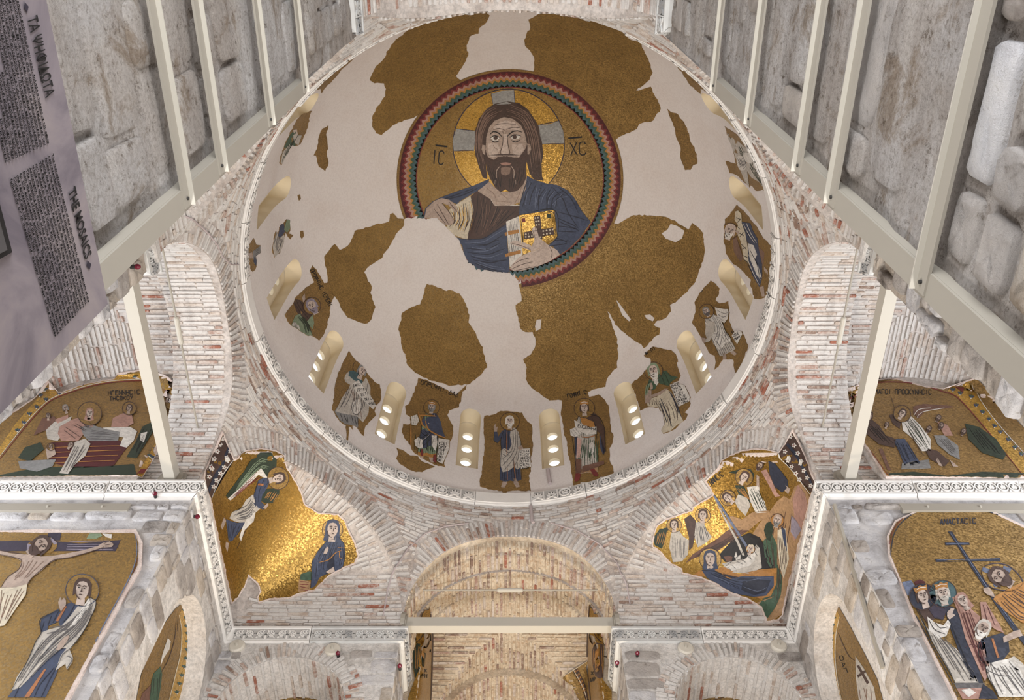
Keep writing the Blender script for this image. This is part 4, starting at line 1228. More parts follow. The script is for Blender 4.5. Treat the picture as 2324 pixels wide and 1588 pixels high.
class Mosaic:
    def __init__(s, name, label, keys, at, crop=(0,0,1), clip=None, holes=(), gs=16, base=.006, cat='mosaic', group=None):
        h = cast(at[0], at[1], keys); s.o = h[0]+h[1]*base if h else V((0,0,0))
        s.root = empty(name, s.o, label, cat, group); s.keys = keys; s.crop = crop; s.clip = clip; s.holes = list(holes)
        s.gs = gs; s.base = base; s.par = s.root; s.cache = {}; s.step = .0026; s.maxd = 2.0 if keys == ('dome',) else .7
    def px(s, a, b): return (s.crop[0]+a/s.crop[2], s.crop[1]+b/s.crop[2])
    def hit(s, x, y):
        k = (round(x,2), round(y,2))
        if k not in s.cache:
            h = cast(x, y, s.keys)
            s.cache[k] = h
        return s.cache[k]
    def fig(s, name, label=None):
        o = bpy.data.objects.new(name, None); COL.objects.link(o); o.parent = s.root; o.empty_display_size = .05
        if label: o['label'] = label
        s.par = o; return o
    def poly(s, name, mat, layer, P, rough=0, holes=(), clip=True, raw=False, gs=None, seed=1):
        if not raw: P = [s.px(*p) for p in P]
        if rough: P = roughen(P, rough, 6, seed)
        vv = [V(p) for p in P]; ed = [(i,(i+1)%len(P)) for i in range(len(P))]
        x0, x1 = min(p[0] for p in P), max(p[0] for p in P); y0, y1 = min(p[1] for p in P), max(p[1] for p in P)
        cuts = list(s.holes)+list(holes) if clip else list(holes)
        cl = s.clip if clip else None
        for Q in cuts+([cl] if cl else []):
            if max(p[0] for p in Q) < x0 or min(p[0] for p in Q) > x1 or max(p[1] for p in Q) < y0 or min(p[1] for p in Q) > y1: continue
            k = len(vv); vv += [V(p) for p in Q]; ed += [(k+i,k+(i+1)%len(Q)) for i in range(len(Q))]
        g = gs or s.gs
        for i in range(int((x1-x0)/g)+1):
            for j in range(int((y1-y0)/g)+1):
                x, y = x0+g*(i+.5+.25*(j%2)), y0+g*(j+.5)
                if inpoly(x, y, P): vv.append(V((x,y)))
        r = delaunay_2d_cdt(vv, ed, [], 0, 1e-4)
        pts = r[0]; keep = []
        for f in r[2]:
            c = (sum(pts[i].x for i in f)/len(f), sum(pts[i].y for i in f)/len(f))
            if not inpoly(c[0], c[1], P): continue
            if cl and not inpoly(c[0], c[1], cl): continue
            if any(inpoly(c[0], c[1], Q) for Q in cuts): continue
            keep.append(f)
        return s.emit(name, mat, layer, pts, keep)
    def emit(s, name, mat, layer, pts, keep, thick=None):
        used = {}; vs = []; ns = []; fs = []
        off = s.base+layer*s.step
        for f in keep:
            ok = True; g = []
            for i in f:
                if i not in used:
                    h = s.hit(pts[i][0], pts[i][1])
                    if h is None: used[i] = None
                    else: used[i] = len(vs); vs.append(h[0]+h[1]*off-s.o); ns.append(h[1])
                if used[i] is None: ok = False
                g.append(used[i])
            if not ok: continue
            # reject triangles that span a fold of the surface
            d = max((vs[g[0]]-vs[g[1]]).length, (vs[g[1]]-vs[g[2]]).length, (vs[g[0]]-vs[g[2]]).length) if len(g) >= 3 else 0
            if d > s.maxd: continue
            c = (pts[f[0]][0], pts[f[0]][1]); n = (vs[g[1]]-vs[g[0]]).cross(vs[g[2]]-vs[g[0]])
            if n.dot(ns[g[0]]) < 0: g = g[::-1]
            fs.append(tuple(g))
        if not fs: return None
        n0 = len(fs); cnt = {}
        for f in fs:
            for i in range(len(f)): cnt[(f[i], f[(i+1)%len(f)])] = 1
        th = thick if thick is not None else (off if layer == 0 else .004)
        for (a,b) in list(cnt):
            if (b,a) not in cnt:
                k = len(vs); vs += [vs[a], vs[b], vs[b]-ns[b]*th, vs[a]-ns[a]*th]; ns += [ns[a]]*4
                fs.append((k+1,k,k+3,k+2))
        me = mesh(vs, fs, name); me.polygons.foreach_set('use_smooth', [i < n0 for i in range(len(fs))]); me.update()
        return link(name, me, T(mat), s.par)
    def lines(s, name, mat, layer, LL, w=1.2, raw=False, clip=True, taper=True):
        pts, keep = [], []
        for L in LL:
            if not raw: L = [s.px(*p) for p in L]
            Q = [L[0]]
            # smooth the polyline (Catmull-Rom) and sample
            n = len(L)
            if n > 2:
                Q = []
                for i in range(n-1):
                    p0, p1, p2, p3 = L[max(i-1,0)], L[i], L[i+1], L[min(i+2,n-1)]
                    k = max(2, int(math.hypot(p2[0]-p1[0], p2[1]-p1[1])/6))
                    for j in range(k):
                        t = j/k
                        Q.append(tuple(.5*((2*p1[c])+(-p0[c]+p2[c])*t+(2*p0[c]-5*p1[c]+4*p2[c]-p3[c])*t*t+(-p0[c]+3*p1[c]-3*p2[c]+p3[c])*t**3) for c in (0,1)))
                Q.append(L[-1])
            else:
                k = max(1, int(math.hypot(L[1][0]-L[0][0], L[1][1]-L[0][1])/10))
                Q = [(L[0][0]+(L[1][0]-L[0][0])*j/k, L[0][1]+(L[1][1]-L[0][1])*j/k) for j in range(k+1)]
            m = len(Q); k0 = len(pts)
            for i in range(m):
                a, b = Q[max(i-1,0)], Q[min(i+1,m-1)]; dx, dy = b[0]-a[0], b[1]-a[1]; l = math.hypot(dx,dy) or 1
                t = i/(m-1) if m > 1 else .5; ww = w/2*(min(1, .45+2.2*min(t,1-t)) if taper else 1)
                pts.append(V((Q[i][0]-dy/l*ww, Q[i][1]+dx/l*ww))); pts.append(V((Q[i][0]+dy/l*ww, Q[i][1]-dx/l*ww)))
            for i in range(m-1):
                c = ((Q[i][0]+Q[i+1][0])/2, (Q[i][1]+Q[i+1][1])/2)
                if clip and ((s.clip and not inpoly(c[0], c[1], s.clip)) or any(inpoly(c[0], c[1], H) for H in s.holes)): continue
                q = k0+2*i; keep.append((q,q+1,q+3,q+2))
        return s.emit(name, mat, layer, pts, keep, .002)
    def ell(s, cx, cy, rx, ry, a=0, n=20, t0=0, t1=2*PI):
        full = abs(t1-t0-2*PI) < 1e-6; out = []
        for i in range(n if full else n+1):
            t = t0+(t1-t0)*i/n; x, y = rx*math.cos(t), ry*math.sin(t)
            out.append((cx+x*math.cos(a)-y*math.sin(a), cy+x*math.sin(a)+y*math.cos(a)))
        return out
    def text(s, txt, p0, p1, w, mat='black', layer=3, hgt=None, name='lettering'):
        """letters along p0 -> p1 (crop coordinates)"""
        dx, dy = p1[0]-p0[0], p1[1]-p0[1]; L = math.hypot(dx,dy); ux, uy = dx/L, dy/L; adv = L/max(1,len(txt)); LL = []
        h = hgt or adv*1.5; cw = adv*.72
        for i, ch in enumerate(txt):
            for pl in lay_glyph(ch):
                LL.append([(p0[0]+ux*(adv*i+x/4*cw)+uy*(y/6*h), p0[1]+uy*(adv*i+x/4*cw)-ux*(y/6*h)) for x,y in pl])
        LL = [l for l in LL if len(l) > 1]
        if LL: s.lines_flat(name, mat, layer, LL, w)
    def lines_flat(s, name, mat, layer, LL, w):
        o = []
        for L in LL: o += [[L[i],L[i+1]] for i in range(len(L)-1)]
        return s.lines(name, mat, layer, o, w, taper=False)
    def face(s, cx, cy, h, a=0, hair='hair', beard=None, skin='skin_light', turn=0, halo=None, veil=None, L=2, crown=False, hl='gold_halo', hc='brown', hw=1.3):
        """h: face height in crop units; a: rotation; turn -1..1"""
        ca, sa = math.cos(a), math.sin(a)
        def q(x, y): return (cx+(x*ca-y*sa)*h, cy+(x*sa+y*ca)*h)
        def Q(st): return [q(*[float(v) for v in t.split(',')]) for t in st.split()]
        if halo:
            s.poly('halo', hl, L, s.ell(cx, cy, halo, halo*.97, a, 28)); e = s.ell(cx, cy, halo, halo*.97, a, 28); s.lines('halo_rim', hc, L+1, [e+[e[0]]], hw, taper=False)
        if veil: s.poly('veil', veil, L+1, Q("0,-.75 .38,-.6 .52,-.2 .5,.3 .62,.75 .2,.9 -.3,.9 -.62,.75 -.5,.3 -.52,-.2 -.38,-.6"))
        else: s.poly('hair', hair, L+1, Q("0,-.72 .3,-.66 .48,-.4 .52,0 .5,.38 .3,.2 -.3,.2 -.5,.38 -.52,0 -.48,-.4 -.3,-.66"))
        s.poly('neck', skin, L+1, Q("-.2,.3 .2,.3 .26,.85 -.26,.85"))
        s.poly('face', skin, L+2, Q("0,-.5 .22,-.44 .35,-.2 .36,.1 .28,.34 .12,.52 0,.56 -.12,.52 -.28,.34 -.36,.1 -.35,-.2 -.22,-.44"))
        if beard: s.poly('beard', beard, L+3, Q(".36,.0 .37,.3 .3,.55 .15,.74 0,.8 -.15,.74 -.3,.55 -.37,.3 -.36,.0 -.26,.22 -.14,.2 0,.17 .14,.2 .26,.22"))
        t = turn*.1
        LL = [Q("%f,-.17 %f,-.24 %f,-.17"%(-.27+t,-.16+t,-.05+t)), Q("%f,-.17 %f,-.24 %f,-.17"%(.05+t,.16+t,.27+t)), Q("%f,-.14 %f,.06 %f,.1 %f,.1"%(.03+t,.02+t,.06+t,-.04+t)),
              Q("%f,.3 %f,.28 %f,.3"%(-.09+t,0+t,.09+t)), Q("-.36,.05 -.3,.32 -.12,.52 0,.56")]
        s.lines('features', 'brown', L+4, LL, max(.8, h*.055/s.crop[2]))
        for e in (-.15,.15): s.poly('eye', 'black', L+4, s.ell(*q(e+t,-.1), h*.05, h*.035, a, 8))
        if crown: s.poly('crown', 'ochre', L+3, Q("-.42,-.35 -.5,-.75 -.2,-.7 0,-.85 .2,-.7 .5,-.75 .42,-.35 .2,-.45 -.2,-.45")); s.lines('crown_pearls', 'white', L+4, [Q("-.4,-.55 0,-.66 .4,-.55")], 1.2)
    def run(s, src):
        """P name mat layer: pts | H name mat layer w n: A ; B | L name mat layer w: a ; b | E name mat layer: cx,cy rx,ry deg"""
        for ln in src.strip().split('\n'):
            ln = ln.strip()
            if not ln: continue
            hd, bd = ln.split(':'); hd = hd.split()
            parts = [[tuple(float(v) for v in t.split(',')) for t in q.split()] for q in bd.split(';')]
            if hd[0] == 'P': s.poly(hd[1], hd[2], int(hd[3]), parts[0])
            elif hd[0] == 'L': s.lines(hd[1], hd[2], int(hd[3]), parts, float(hd[4]))
            elif hd[0] == 'E':
                (cx,cy),(rx,ry) = parts[0][:2]; a = math.radians(parts[0][2][0]) if len(parts[0]) > 2 else 0
                s.poly(hd[1], hd[2], int(hd[3]), s.ell(cx,cy,rx,ry,a))
            elif hd[0] == 'H':
                n = int(hd[5]); A, B = parts; LL = []
                def at(P, t):
                    t *= len(P)-1; i = min(int(t), len(P)-2); f = t-i; return (P[i][0]+(P[i+1][0]-P[i][0])*f, P[i][1]+(P[i+1][1]-P[i][1])*f)
                for k in range(n):
                    f = (k+RND.uniform(-.28,.28)*(0 < k < n-1))/(n-1) if n > 1 else .5; e = RND.uniform(0,.18); e2 = RND.uniform(0,.22); g = RND.uniform(-.04,.04)
                    LL.append([tuple(at(A,t)[c]*(1-f-g*i_)+at(B,t)[c]*(f+g*i_) for c in (0,1)) for i_, t in enumerate((e,.3,.55,.75,1-e2))])
                s.lines(hd[1], hd[2], int(hd[3]), LL, float(hd[4]))
    def standing(s, hx, hy, fx, fy, w=1, flip=1, tunic='blue', mantle='offwhite', hair='grey', beard='grey', scroll=(), arm='up', L=1, crown=False, turn=0, trim=None, halo=True, fold='grey_dark', hem=None, feet=True, veil=None, lean=0, hl='gold'):
        dx, dy = fx-hx, fy-hy; U = math.hypot(dx,dy); yx, yy = dx/U, dy/U; xx, xy = yy*flip, -yx*flip
        def q(x, y): x = x*w; return (hx+(xx*x+yx*y)*U, hy+(xy*x+yy*y)*U)
        def Q(st): return [q(*[float(v) for v in t.split(',')]) for t in st.split()]
        a = math.atan2(-yx, yy); px = 1.0/s.crop[2]; u = U/s.crop[2]
        lw = max(.9, u*.008)
        if feet:
            for k in (-1,1): s.poly('foot', 'skin', L+1, Q("%f,.90 %f,.90 %f,.97 %f,1.03 %f,1.04 %f,.98"%(k*.05,k*.1,k*.14,k*.16,k*.10,k*.06)))
        s.poly('tunic', tunic, L+1, Q("-.10,.12 -.04,.09 .04,.09 .11,.13 .15,.3 .15,.5 .18,.78 .19,.92 .09,.95 .0,.93 -.09,.95 -.18,.92 -.17,.7 -.15,.45 -.16,.3"))
        if hem: s.poly('hem', hem, L+2, Q(".18,.86 .19,.92 .09,.95 0,.93 -.09,.95 -.18,.92 -.18,.86 -.09,.89 0,.87 .09,.89"))
        LL = [Q("%f,.55 %f,.75 %f,.92"%(x*.7,x*.9,x)) for x in (-.14,-.10,-.06,-.02,.03,.07,.11,.15)]+[Q("%f,.14 %f,.26 %f,.42"%(x,x*.9,x*.8)) for x in (-.12,-.08,-.03)]
        s.lines('tunic_folds', 'black' if tunic in ('blue','navy','brown','green','purple') else fold, L+2, LL, lw*.9)
        if trim: s.lines('tunic_stripe', trim, L+3, [Q("-.05,.12 -.055,.4 -.05,.93"), Q(".06,.6 .09,.92")], lw*1.6)
        if mantle:
            s.poly('mantle', mantle, L+3, Q(".02,.10 .09,.10 .15,.17 .19,.33 .17,.5 .20,.7 .13,.76 .06,.72 -.03,.78 -.13,.80 -.18,.66 -.16,.46 -.10,.42 -.02,.46 .03,.36 .0,.22"))
            LL = [Q(".05,.12 .06,.3 .03,.45 -.08,.56 -.15,.6"), Q(".09,.12 .1,.32 .06,.48 -.05,.62 -.14,.7"), Q(".13,.18 .13,.36 .10,.52 0,.66 -.1,.77"), Q(".16,.25 .15,.42 .14,.58 .08,.7"),
                  Q("-.10,.44 -.03,.5 .04,.47"), Q("-.15,.5 -.06,.55 .02,.53"), Q(".17,.5 .17,.6 .18,.7"), Q(".05,.55 .06,.64 .06,.72"), Q(".11,.55 .12,.66 .13,.74"), Q("-.12,.6 -.09,.68 -.08,.78")]
            s.lines('mantle_folds', fold if mantle not in ('blue','navy','brown','green','purple') else 'black', L+4, LL, lw)
            s.lines('mantle_light', 'white' if mantle not in ('white',) else 'grey', L+4, [Q(".07,.12 .08,.3 .05,.44"), Q(".02,.52 -.06,.6 -.12,.66"), Q(".15,.5 .16,.6 .16,.7")], lw*.8)
        if arm == 'up':
            s.poly('sleeve', tunic, L+3, Q("-.10,.14 -.15,.25 -.21,.34 -.28,.30 -.27,.16 -.22,.16 -.2,.24 -.13,.14")); s.poly('hand', 'skin', L+4, Q("-.27,.16 -.28,.08 -.25,.03 -.24,.09 -.21,.08 -.22,.16"))
        elif arm == 'in':
            s.poly('sleeve', mantle or tunic, L+4, Q("-.12,.16 -.17,.30 -.14,.38 -.02,.33 -.02,.28 -.1,.28")); s.poly('hand', 'skin', L+5, Q("-.03,.27 .03,.25 .05,.29 .0,.33 -.04,.32"))
        if scroll:
            s.poly('hand', 'skin', L+5, Q(".13,.42 .2,.38 .23,.43 .17,.47"))
            s.poly('scroll', 'white', L+4, Q(".14,.44 .34,.43 .36,.72 .18,.75"))
            for i, t in enumerate(scroll):
                y = .5+.052*i
                s.text(t, q(.17,y), q(.34,y-.01), max(.7,lw*.7), 'black', L+5, U*.036)
        s.face(*q(0,0), U*.135, a, hair, beard, 'skin_light', turn*flip, U*.15 if halo else None, veil, L+3, crown, hl, 'brown', max(1.0,lw))
        # dark outline of the figure
        s.lines('outline', 'black', L+4, [Q("-.10,.12 -.16,.3 -.15,.45 -.17,.7 -.18,.92"), Q(".11,.12 .19,.33 .17,.5 .2,.7 .19,.92")], lw*.8)
def C(s): return [tuple(float(v) for v in t.split(',')) for t in s.split()]
def cr(s, ox, oy, sc): return [(ox+a/sc, oy+b/sc) for a,b in C(s)]
DK = ('dome',)
# ---- plain gold fields in the dome
def fragment(label, P, holes=(), mat='gold', rough=1.6, at=None, gs=24, name='gold_field'):
    cx = sum(p[0] for p in P)/len(P); cy = sum(p[1] for p in P)/len(P)
    m = Mosaic('mosaic_fragment', label, DK, at or (cx,cy), gs=gs); m.poly(name, mat, 0, P, rough, holes, raw=True, seed=len(P)); return m
TG = (820,0,3.32); RGc = (1160,460,3.452); LGc = (680,460,3.608); Ec = (1490,60,3.97); Fc = (550,80,3.97); Gc = (550,430,4.292); Ac = (740,780,4.8125); Bc = (1060,880,6.108); Cc = (1400,770,5.672); Dc = (1540,440,3.78); Pc = (880,130,2.887)
fragment('gold mosaic field above the medallion on the left', cr("930,82 965,115 945,165 885,215 880,250 815,275 795,340 805,420 765,490 715,570 770,640 620,800 500,910 430,865 370,890 280,920 200,975 150,1015 110,1005 85,950 80,890 110,820 150,760 180,720 185,670 170,625 100,625 60,605 80,560 110,500 180,430 190,390 260,300 340,240 470,160 600,115 760,95", *TG))
fragment('large gold mosaic field above the medallion on the right', cr("1340,92 1310,120 1260,150 1275,205 1225,300 1235,345 1270,380 1300,430 1305,500 1280,590 1450,670 1600,790 1720,920 1830,1110 1900,1062 1960,1020 2060,980 2100,935 2200,905 2255,820 2230,750 2180,655 2050,690 2130,640 2170,600 2195,550 2165,450 2140,400 2110,330 2020,290 1950,215 1890,178 1700,128 1500,98", *TG))
fragment('largest gold mosaic field spreading below the medallion on the right', cr("60,640 75,690 80,770 35,800 50,880 75,990 110,1015 170,1015 190,1080 185,1140 150,1190 95,1225 125,1290 115,1380 160,1450 230,1500 300,1545 400,1545 620,1475 740,1440 745,1400 760,1360 830,1290 840,1180 825,1050 795,960 755,850 775,870 815,950 850,985 890,1020 940,1060 1020,1110 1040,1140 1100,1080 1160,1030 1170,985 1115,955 1140,925 1210,905 1255,850 1245,800 1290,780 1370,710 1440,620 1490,500 1515,400 1510,330 1505,240 1470,200 1420,160 1390,210 1360,190 1280,140 1190,105 1090,100 960,95 900,130 835,170 790,150 640,330 450,480 250,580 90,620", *RGc),
    [cr("1180,240 1225,210 1250,165 1300,180 1360,220 1340,280 1290,310 1210,280", *RGc), cr("820,755 850,790 940,915 925,930 870,880", *RGc), cr("1045,880 1090,875 1125,905 1112,930 1060,908", *RGc), cr("200,915 238,912 230,990 195,1005 187,970", *RGc)], rough=1.6)
fragment('slanting gold mosaic field below the medallion on the left', cr("765,80 800,125 855,130 855,180 800,240 740,350 660,460 570,520 530,570 560,640 590,690 580,740 620,850 590,950 555,990 480,975 390,940 350,880 300,780 290,765 250,740 225,690 230,630 220,560 200,440 230,400 285,335 325,390 400,350 440,260 455,230 560,200 640,170 700,165 730,150 740,95", *LGc))
fragment('rounded gold mosaic field above the crowned figure at lower centre', cr("1045,668 1110,680 1180,715 1250,720 1310,745 1340,790 1370,850 1388,920 1385,980 1430,1050 1470,1140 1500,1180 1505,1240 1538,1345 1470,1420 1400,1480 1250,1500 1060,1450 950,1390 880,1325 870,1260 835,1180 830,1100 808,1035 835,960 840,900 870,880 940,845 990,830 1010,760 1025,700", *LGc))
fragment('narrow vertical gold fragment right of the medallion', cr("95,740 130,770 180,780 230,840 260,890 300,990 310,1040 345,1090 360,1150 372,1235 330,1250 310,1290 260,1290 230,1230 215,1170 215,1090 190,1020 165,920 140,850 115,790", *Ec), mat='gold_dull')
fragment('narrow vertical gold fragment left of the medallion', cr("775,810 755,900 768,990 762,1080 772,1150 745,1220 690,1185 670,1130 660,1080 645,1080 675,1020 690,920 720,840", *Fc), mat='gold_dull')
fragment('tiny gold chip in the plaster, upper of the two at left', cr("535,55 560,45 568,90 552,108 540,80", *Gc), mat='gold_dull', rough=.5)
fragment('tiny gold chip in the plaster, lower of the two at left', cr("562,405 590,400 598,450 580,480 562,460", *Gc), mat='gold_dull', rough=.5)
# ---- the medallion
LAC = roughen(cr("-60,1062 130,1055 200,1050 245,1058 320,1050 370,1095 430,1160 470,1200 500,1290 530,1345 600,1388 700,1402 800,1412 838,1415 850,1465 878,1470 880,1700 -60,1700", *Pc), .8, 8, 5)
def med():
    m = Mosaic('medallion_mosaic', 'round mosaic of a bearded haloed man in blue holding a jewelled book', DK, (1155,405), Pc, None, [LAC], 14)
    zc = ZCAP
    def rp(a, r):
        P = (r*math.cos(a), YC-r*math.sin(a)*-1, zc+math.sqrt(max(0,RD*RD-r*r))); x, y, _ = pix(P); return (x,y)
    def circ(r, n=96): return [rp(2*PI*i/n, r) for i in range(n)]
    m.poly('gold_ground', 'gold', 1, circ(2.0), raw=True, gs=16)
    N = 112
    m.fig('rainbow_border')
    bands = [(2.245,2.20,'gold_dull'),(2.20,2.145,'red_dark'),(2.145,2.10,'red'),(2.10,2.05,'rose'),(2.05,2.005,'ochre'),(2.005,1.96,'green'),(1.96,1.91,'teal'),(1.91,1.885,'green_dark'),(1.885,1.865,'red')]
    amp = .028
    for k, (r0, r1, mt) in enumerate(bands):
        z0 = amp if 0 < k < 8 and k != 1 else 0; z1 = amp if 0 < k < 7 else 0
        pts, keep = [], []
        for i in range(2*N):
            a = PI*i/N; sg = 1 if i % 2 else -1
            pts += [V(rp(a, r0+sg*z0)), V(rp(a, r1+sg*z1))]
        for i in range(2*N):
            q, r = 2*i, 2*((i+1)%(2*N)); c = (pts[q]+pts[r+1])/2
            if inpoly(c.x, c.y, LAC): continue
            keep.append((q,q+1,r+1,r))
        m.emit('colour_band', mt, 2, pts, keep)
    m.par = m.root
    m.fig('figure')
    m.poly('halo', 'gold_bright', 2, m.ell(792,572,364,364,0,48)); e = m.ell(792,572,366,366,0,60)
    m.lines('halo_rim', 'purple', 3, [e+[e[0]]], 2.0, taper=False)
    m.run("""
P halo_arm silver 3: 678,236 750,216 828,212 830,250 834,300 690,310 686,270
P halo_arm silver 3: 448,466 500,476 575,478 565,612 500,606 432,612 424,540
P halo_arm silver 3: 985,442 1060,436 1120,414 1150,480 1158,562 1080,560 1010,566
L halo_line purple 4 1.5: 678,236 688,300 ; 828,212 832,290 ; 448,466 570,480 ; 432,612 562,608 ; 985,442 1120,414 ; 1158,562 1012,566
P hair hair 4: 568,560 572,480 598,400 640,345 700,302 780,285 860,297 920,340 960,400 990,450 1003,510 1014,570 1020,640 1008,700 1012,780 1022,806 960,800 930,760 900,640 640,640 642,700 652,798 622,785 598,720 574,640
H hair_strands hair_line 5 1.3 9: 758,370 680,390 630,450 612,540 620,640 640,770 ; 755,300 660,320 600,400 578,500 580,620 612,740
H hair_strands hair_line 5 1.3 9: 760,372 850,385 905,440 930,540 940,650 960,780 ; 775,300 880,320 950,400 990,520 1008,640 1010,770
P ear skin 5: 620,570 640,575 640,640 625,630 614,600
P ear skin 5: 915,560 935,570 940,600 925,635 908,630
P neck skin 4: 590,876 665,812 700,850 740,880 790,880 850,870 912,784 905,860 866,948 800,972 700,972 676,930
P face skin 5: 762,388 700,412 664,455 645,520 642,600 650,660 690,720 730,760 800,765 860,740 885,690 906,620 912,560 898,495 872,440 820,400
P face_light skin_light 6: 770,410 720,430 690,460 740,480 760,470 800,470 860,480 870,460 830,420
P cheek skin_light 6: 660,560 720,560 735,600 710,650 670,650 655,600
P cheek skin_light 6: 812,570 880,560 892,600 860,650 825,640
P nose skin_light 6: 758,500 782,500 786,570 796,620 776,640 752,640 740,620 754,570
P beard brown 6: 638,600 655,650 700,672 735,655 768,662 812,652 860,655 900,600 916,570 916,650 905,720 910,780 890,830 850,872 800,884 770,862 740,884 704,852 672,795 650,740 636,660
P moustache hair 7: 768,648 720,650 684,680 680,720 705,705 768,690 830,705 858,720 856,680 815,650
P lip rose 8: 735,690 770,684 812,690 800,702 770,706 745,702
P chin skin_shade 7: 740,722 770,712 806,722 800,760 770,772 742,760
L beard_light skin 8 2: 712,790 712,740 738,708 ; 825,790 828,740 806,708 ; 700,830 704,800 ; 840,830 838,800
H beard_strands black 7 1.1 7: 655,690 680,760 710,850 ; 745,770 745,820 745,875
H beard_strands black 7 1.1 7: 800,770 800,820 800,875 ; 895,690 890,760 850,855
L brow black 7 2.4: 668,505 690,484 725,492 748,520 ; 780,520 810,488 850,478 880,488
L brow brown 7 1.4: 690,470 730,462 768,475 ; 776,470 820,455 868,458 ; 752,480 758,500 ; 776,480 774,498 ; 700,440 760,430 840,436
P eye_white white 7: 672,524 700,508 732,522 720,540 690,542
P eye_white white 7: 802,520 830,503 872,512 856,532 820,536
E iris brown 8: 706,524 14,13
E iris brown 8: 832,518 14,13
L eyelid black 9 1.6: 670,526 700,508 734,522 ; 800,521 830,503 874,512 ; 676,540 700,552 728,544 ; 808,540 838,552 868,536
L nose_line brown 7 1.5: 756,512 752,570 738,622 752,642 ; 784,512 788,570 800,622 790,642 ; 752,642 770,650 790,642
L wrinkle skin_shade 7 1.3: 690,570 700,590 720,600 ; 850,570 830,600 ; 700,660 720,630 ; 850,650 820,625
P tunic brown 3: 585,870 600,876 676,930 700,972 866,972 864,1060 780,1080 780,1105 680,1160 600,1192 520,1194 560,1000 540,915
H tunic_folds black 4 1.3 9: 590,890 600,1000 560,1180 ; 860,985 800,1040 690,1140
H tunic_folds brown_light 4 1.0 6: 600,890 620,1000 600,1180 ; 800,985 740,1040 660,1150
P clavus cream 4: 452,960 540,905 562,1000 542,1100 520,1196 430,1162 380,1112 420,1062 398,1000
H clavus_stripes brown 5 1.5 12: 545,920 555,1050 515,1190 ; 400,1000 420,1060 388,1105
H clavus_stripes gold_bright 5 1.4 8: 540,915 548,1050 505,1180 ; 410,1000 425,1060 395,1110
L collar white 4 3: 700,968 866,968 ; 676,930 700,968
L neck_line skin_shade 5 1.4: 640,850 700,900 712,965 ; 880,840 860,900 830,960 ; 740,890 790,930 ; 720,940 800,948
P mantle blue 4: 232,1050 245,990 290,945 350,915 430,885 560,840 665,795 660,822 590,872 470,942 452,962 400,935 340,932 255,1000 240,1060
P mantle blue 4: 912,774 960,800 1040,825 1110,835 1180,870 1230,930 1275,1010 1332,1078 1262,1180 1190,1250 1130,1292 1080,1235 1050,1240 1112,1175 1095,998 860,1032 866,945 905,860
P mantle blue 4: 448,1178 520,1196 600,1192 680,1160 782,1092 782,1200 792,1300 800,1408 760,1412 680,1402 590,1388 528,1345 498,1290 488,1236
H mantle_folds navy 5 2.2 9: 920,790 900,880 880,1010 ; 1180,880 1110,920 1100,1000
H mantle_folds navy 5 2.2 8: 1110,1010 1200,1040 1310,1080 ; 1060,1235 1130,1240 1180,1240
H mantle_folds navy 5 2.2 9: 470,1190 620,1200 780,1110 ; 560,1360 680,1395 795,1400
H mantle_light blue_light 5 1.3 7: 935,800 915,880 895,1000 ; 1200,900 1130,930 1090,990
H mantle_light blue_light 5 1.3 6: 490,1215 620,1225 780,1150 ; 570,1345 680,1380 790,1380
L mantle_folds navy 5 2.2: 300,950 430,905 560,858 ; 350,935 480,905 600,850 ; 1120,850 1200,920 1250,1020 ; 1080,850 1150,930 1180,1010 1250,1120
P pages white 6: 775,1075 860,1040 886,1290 800,1376
H page_lines grey_dark 7 1.0 9: 784,1078 806,1366 ; 852,1046 878,1294
P clasp ochre 8: 765,1150 800,1135 862,1128 862,1150 800,1162 770,1170
P clasp ochre 8: 768,1290 800,1278 872,1262 874,1284 800,1302 772,1308
P cover gold_shine 6: 860,1035 1090,998 1112,1175 1040,1232 905,1290 884,1290
L cover_edge black 7 1.6: 860,1035 1090,998 1112,1175 1040,1232 ; 860,1035 884,1290 ; 872,1046 1080,1012 1098,1165 ; 872,1046 892,1270
P cover_cross brown 7: 958,1042 1000,1036 1016,1190 976,1196
P cover_cross brown 7: 890,1146 1086,1114 1092,1160 896,1192
P cover_stone red 7: 876,1056 900,1052 903,1076 880,1080
P cover_stone green_dark 7: 1044,1026 1070,1022 1074,1050 1048,1052
P hand skin_light 8: 800,1212 830,1200 900,1215 945,1235 962,1200 945,1132 958,1104 976,1120 992,1180 1060,1235 1110,1262 1130,1292 1070,1332 980,1372 890,1396 832,1402 800,1388 812,1360 860,1310 942,1270 930,1262 860,1240 806,1224
L finger_lines brown 9 1.3: 812,1364 870,1330 940,1312 ; 806,1390 880,1358 950,1340 ; 830,1400 900,1385 980,1368 ; 812,1218 880,1235 940,1262 ; 950,1130 968,1190 ; 1060,1238 1080,1280 1070,1320
P hand skin 6: 238,1050 252,988 300,942 350,920 402,932 442,966 456,1010 440,1016 396,968 352,952 400,1010 432,1060 430,1082 402,1100 372,1098 322,1052 262,1050
L finger_lines brown 7 1.4: 352,952 400,1012 430,1062 ; 320,960 360,1030 400,1098 ; 300,990 345,1050 380,1095 ; 400,945 430,985 452,1010
""")
    for x, y in ((968,1052),(985,1050),(972,1075),(990,1072),(976,1098),(994,1095),(905,1158),(925,1155),(945,1152),(1020,1138),(1042,1134),(1064,1130),(1082,1127),(905,1176),(925,1174),(945,1171),(1022,1160),(1044,1156),(1066,1152),(982,1180),(1000,1178)):
        m.poly('pearl', 'cream', 8, m.ell(x, y, 6, 6, 0, 8))
    m.par = m.root
    m.text('ΙC', (285,695), (375,702), 2.4, 'black', 3, 88); m.lines('abbreviation_bar', 'black', 3, [[(312,574),(390,584)],[(1184,528),(1274,520)]], 3.6, taper=False)
    m.text('ΧC', (1200,642), (1318,636), 2.4, 'black', 3, 84)
med()
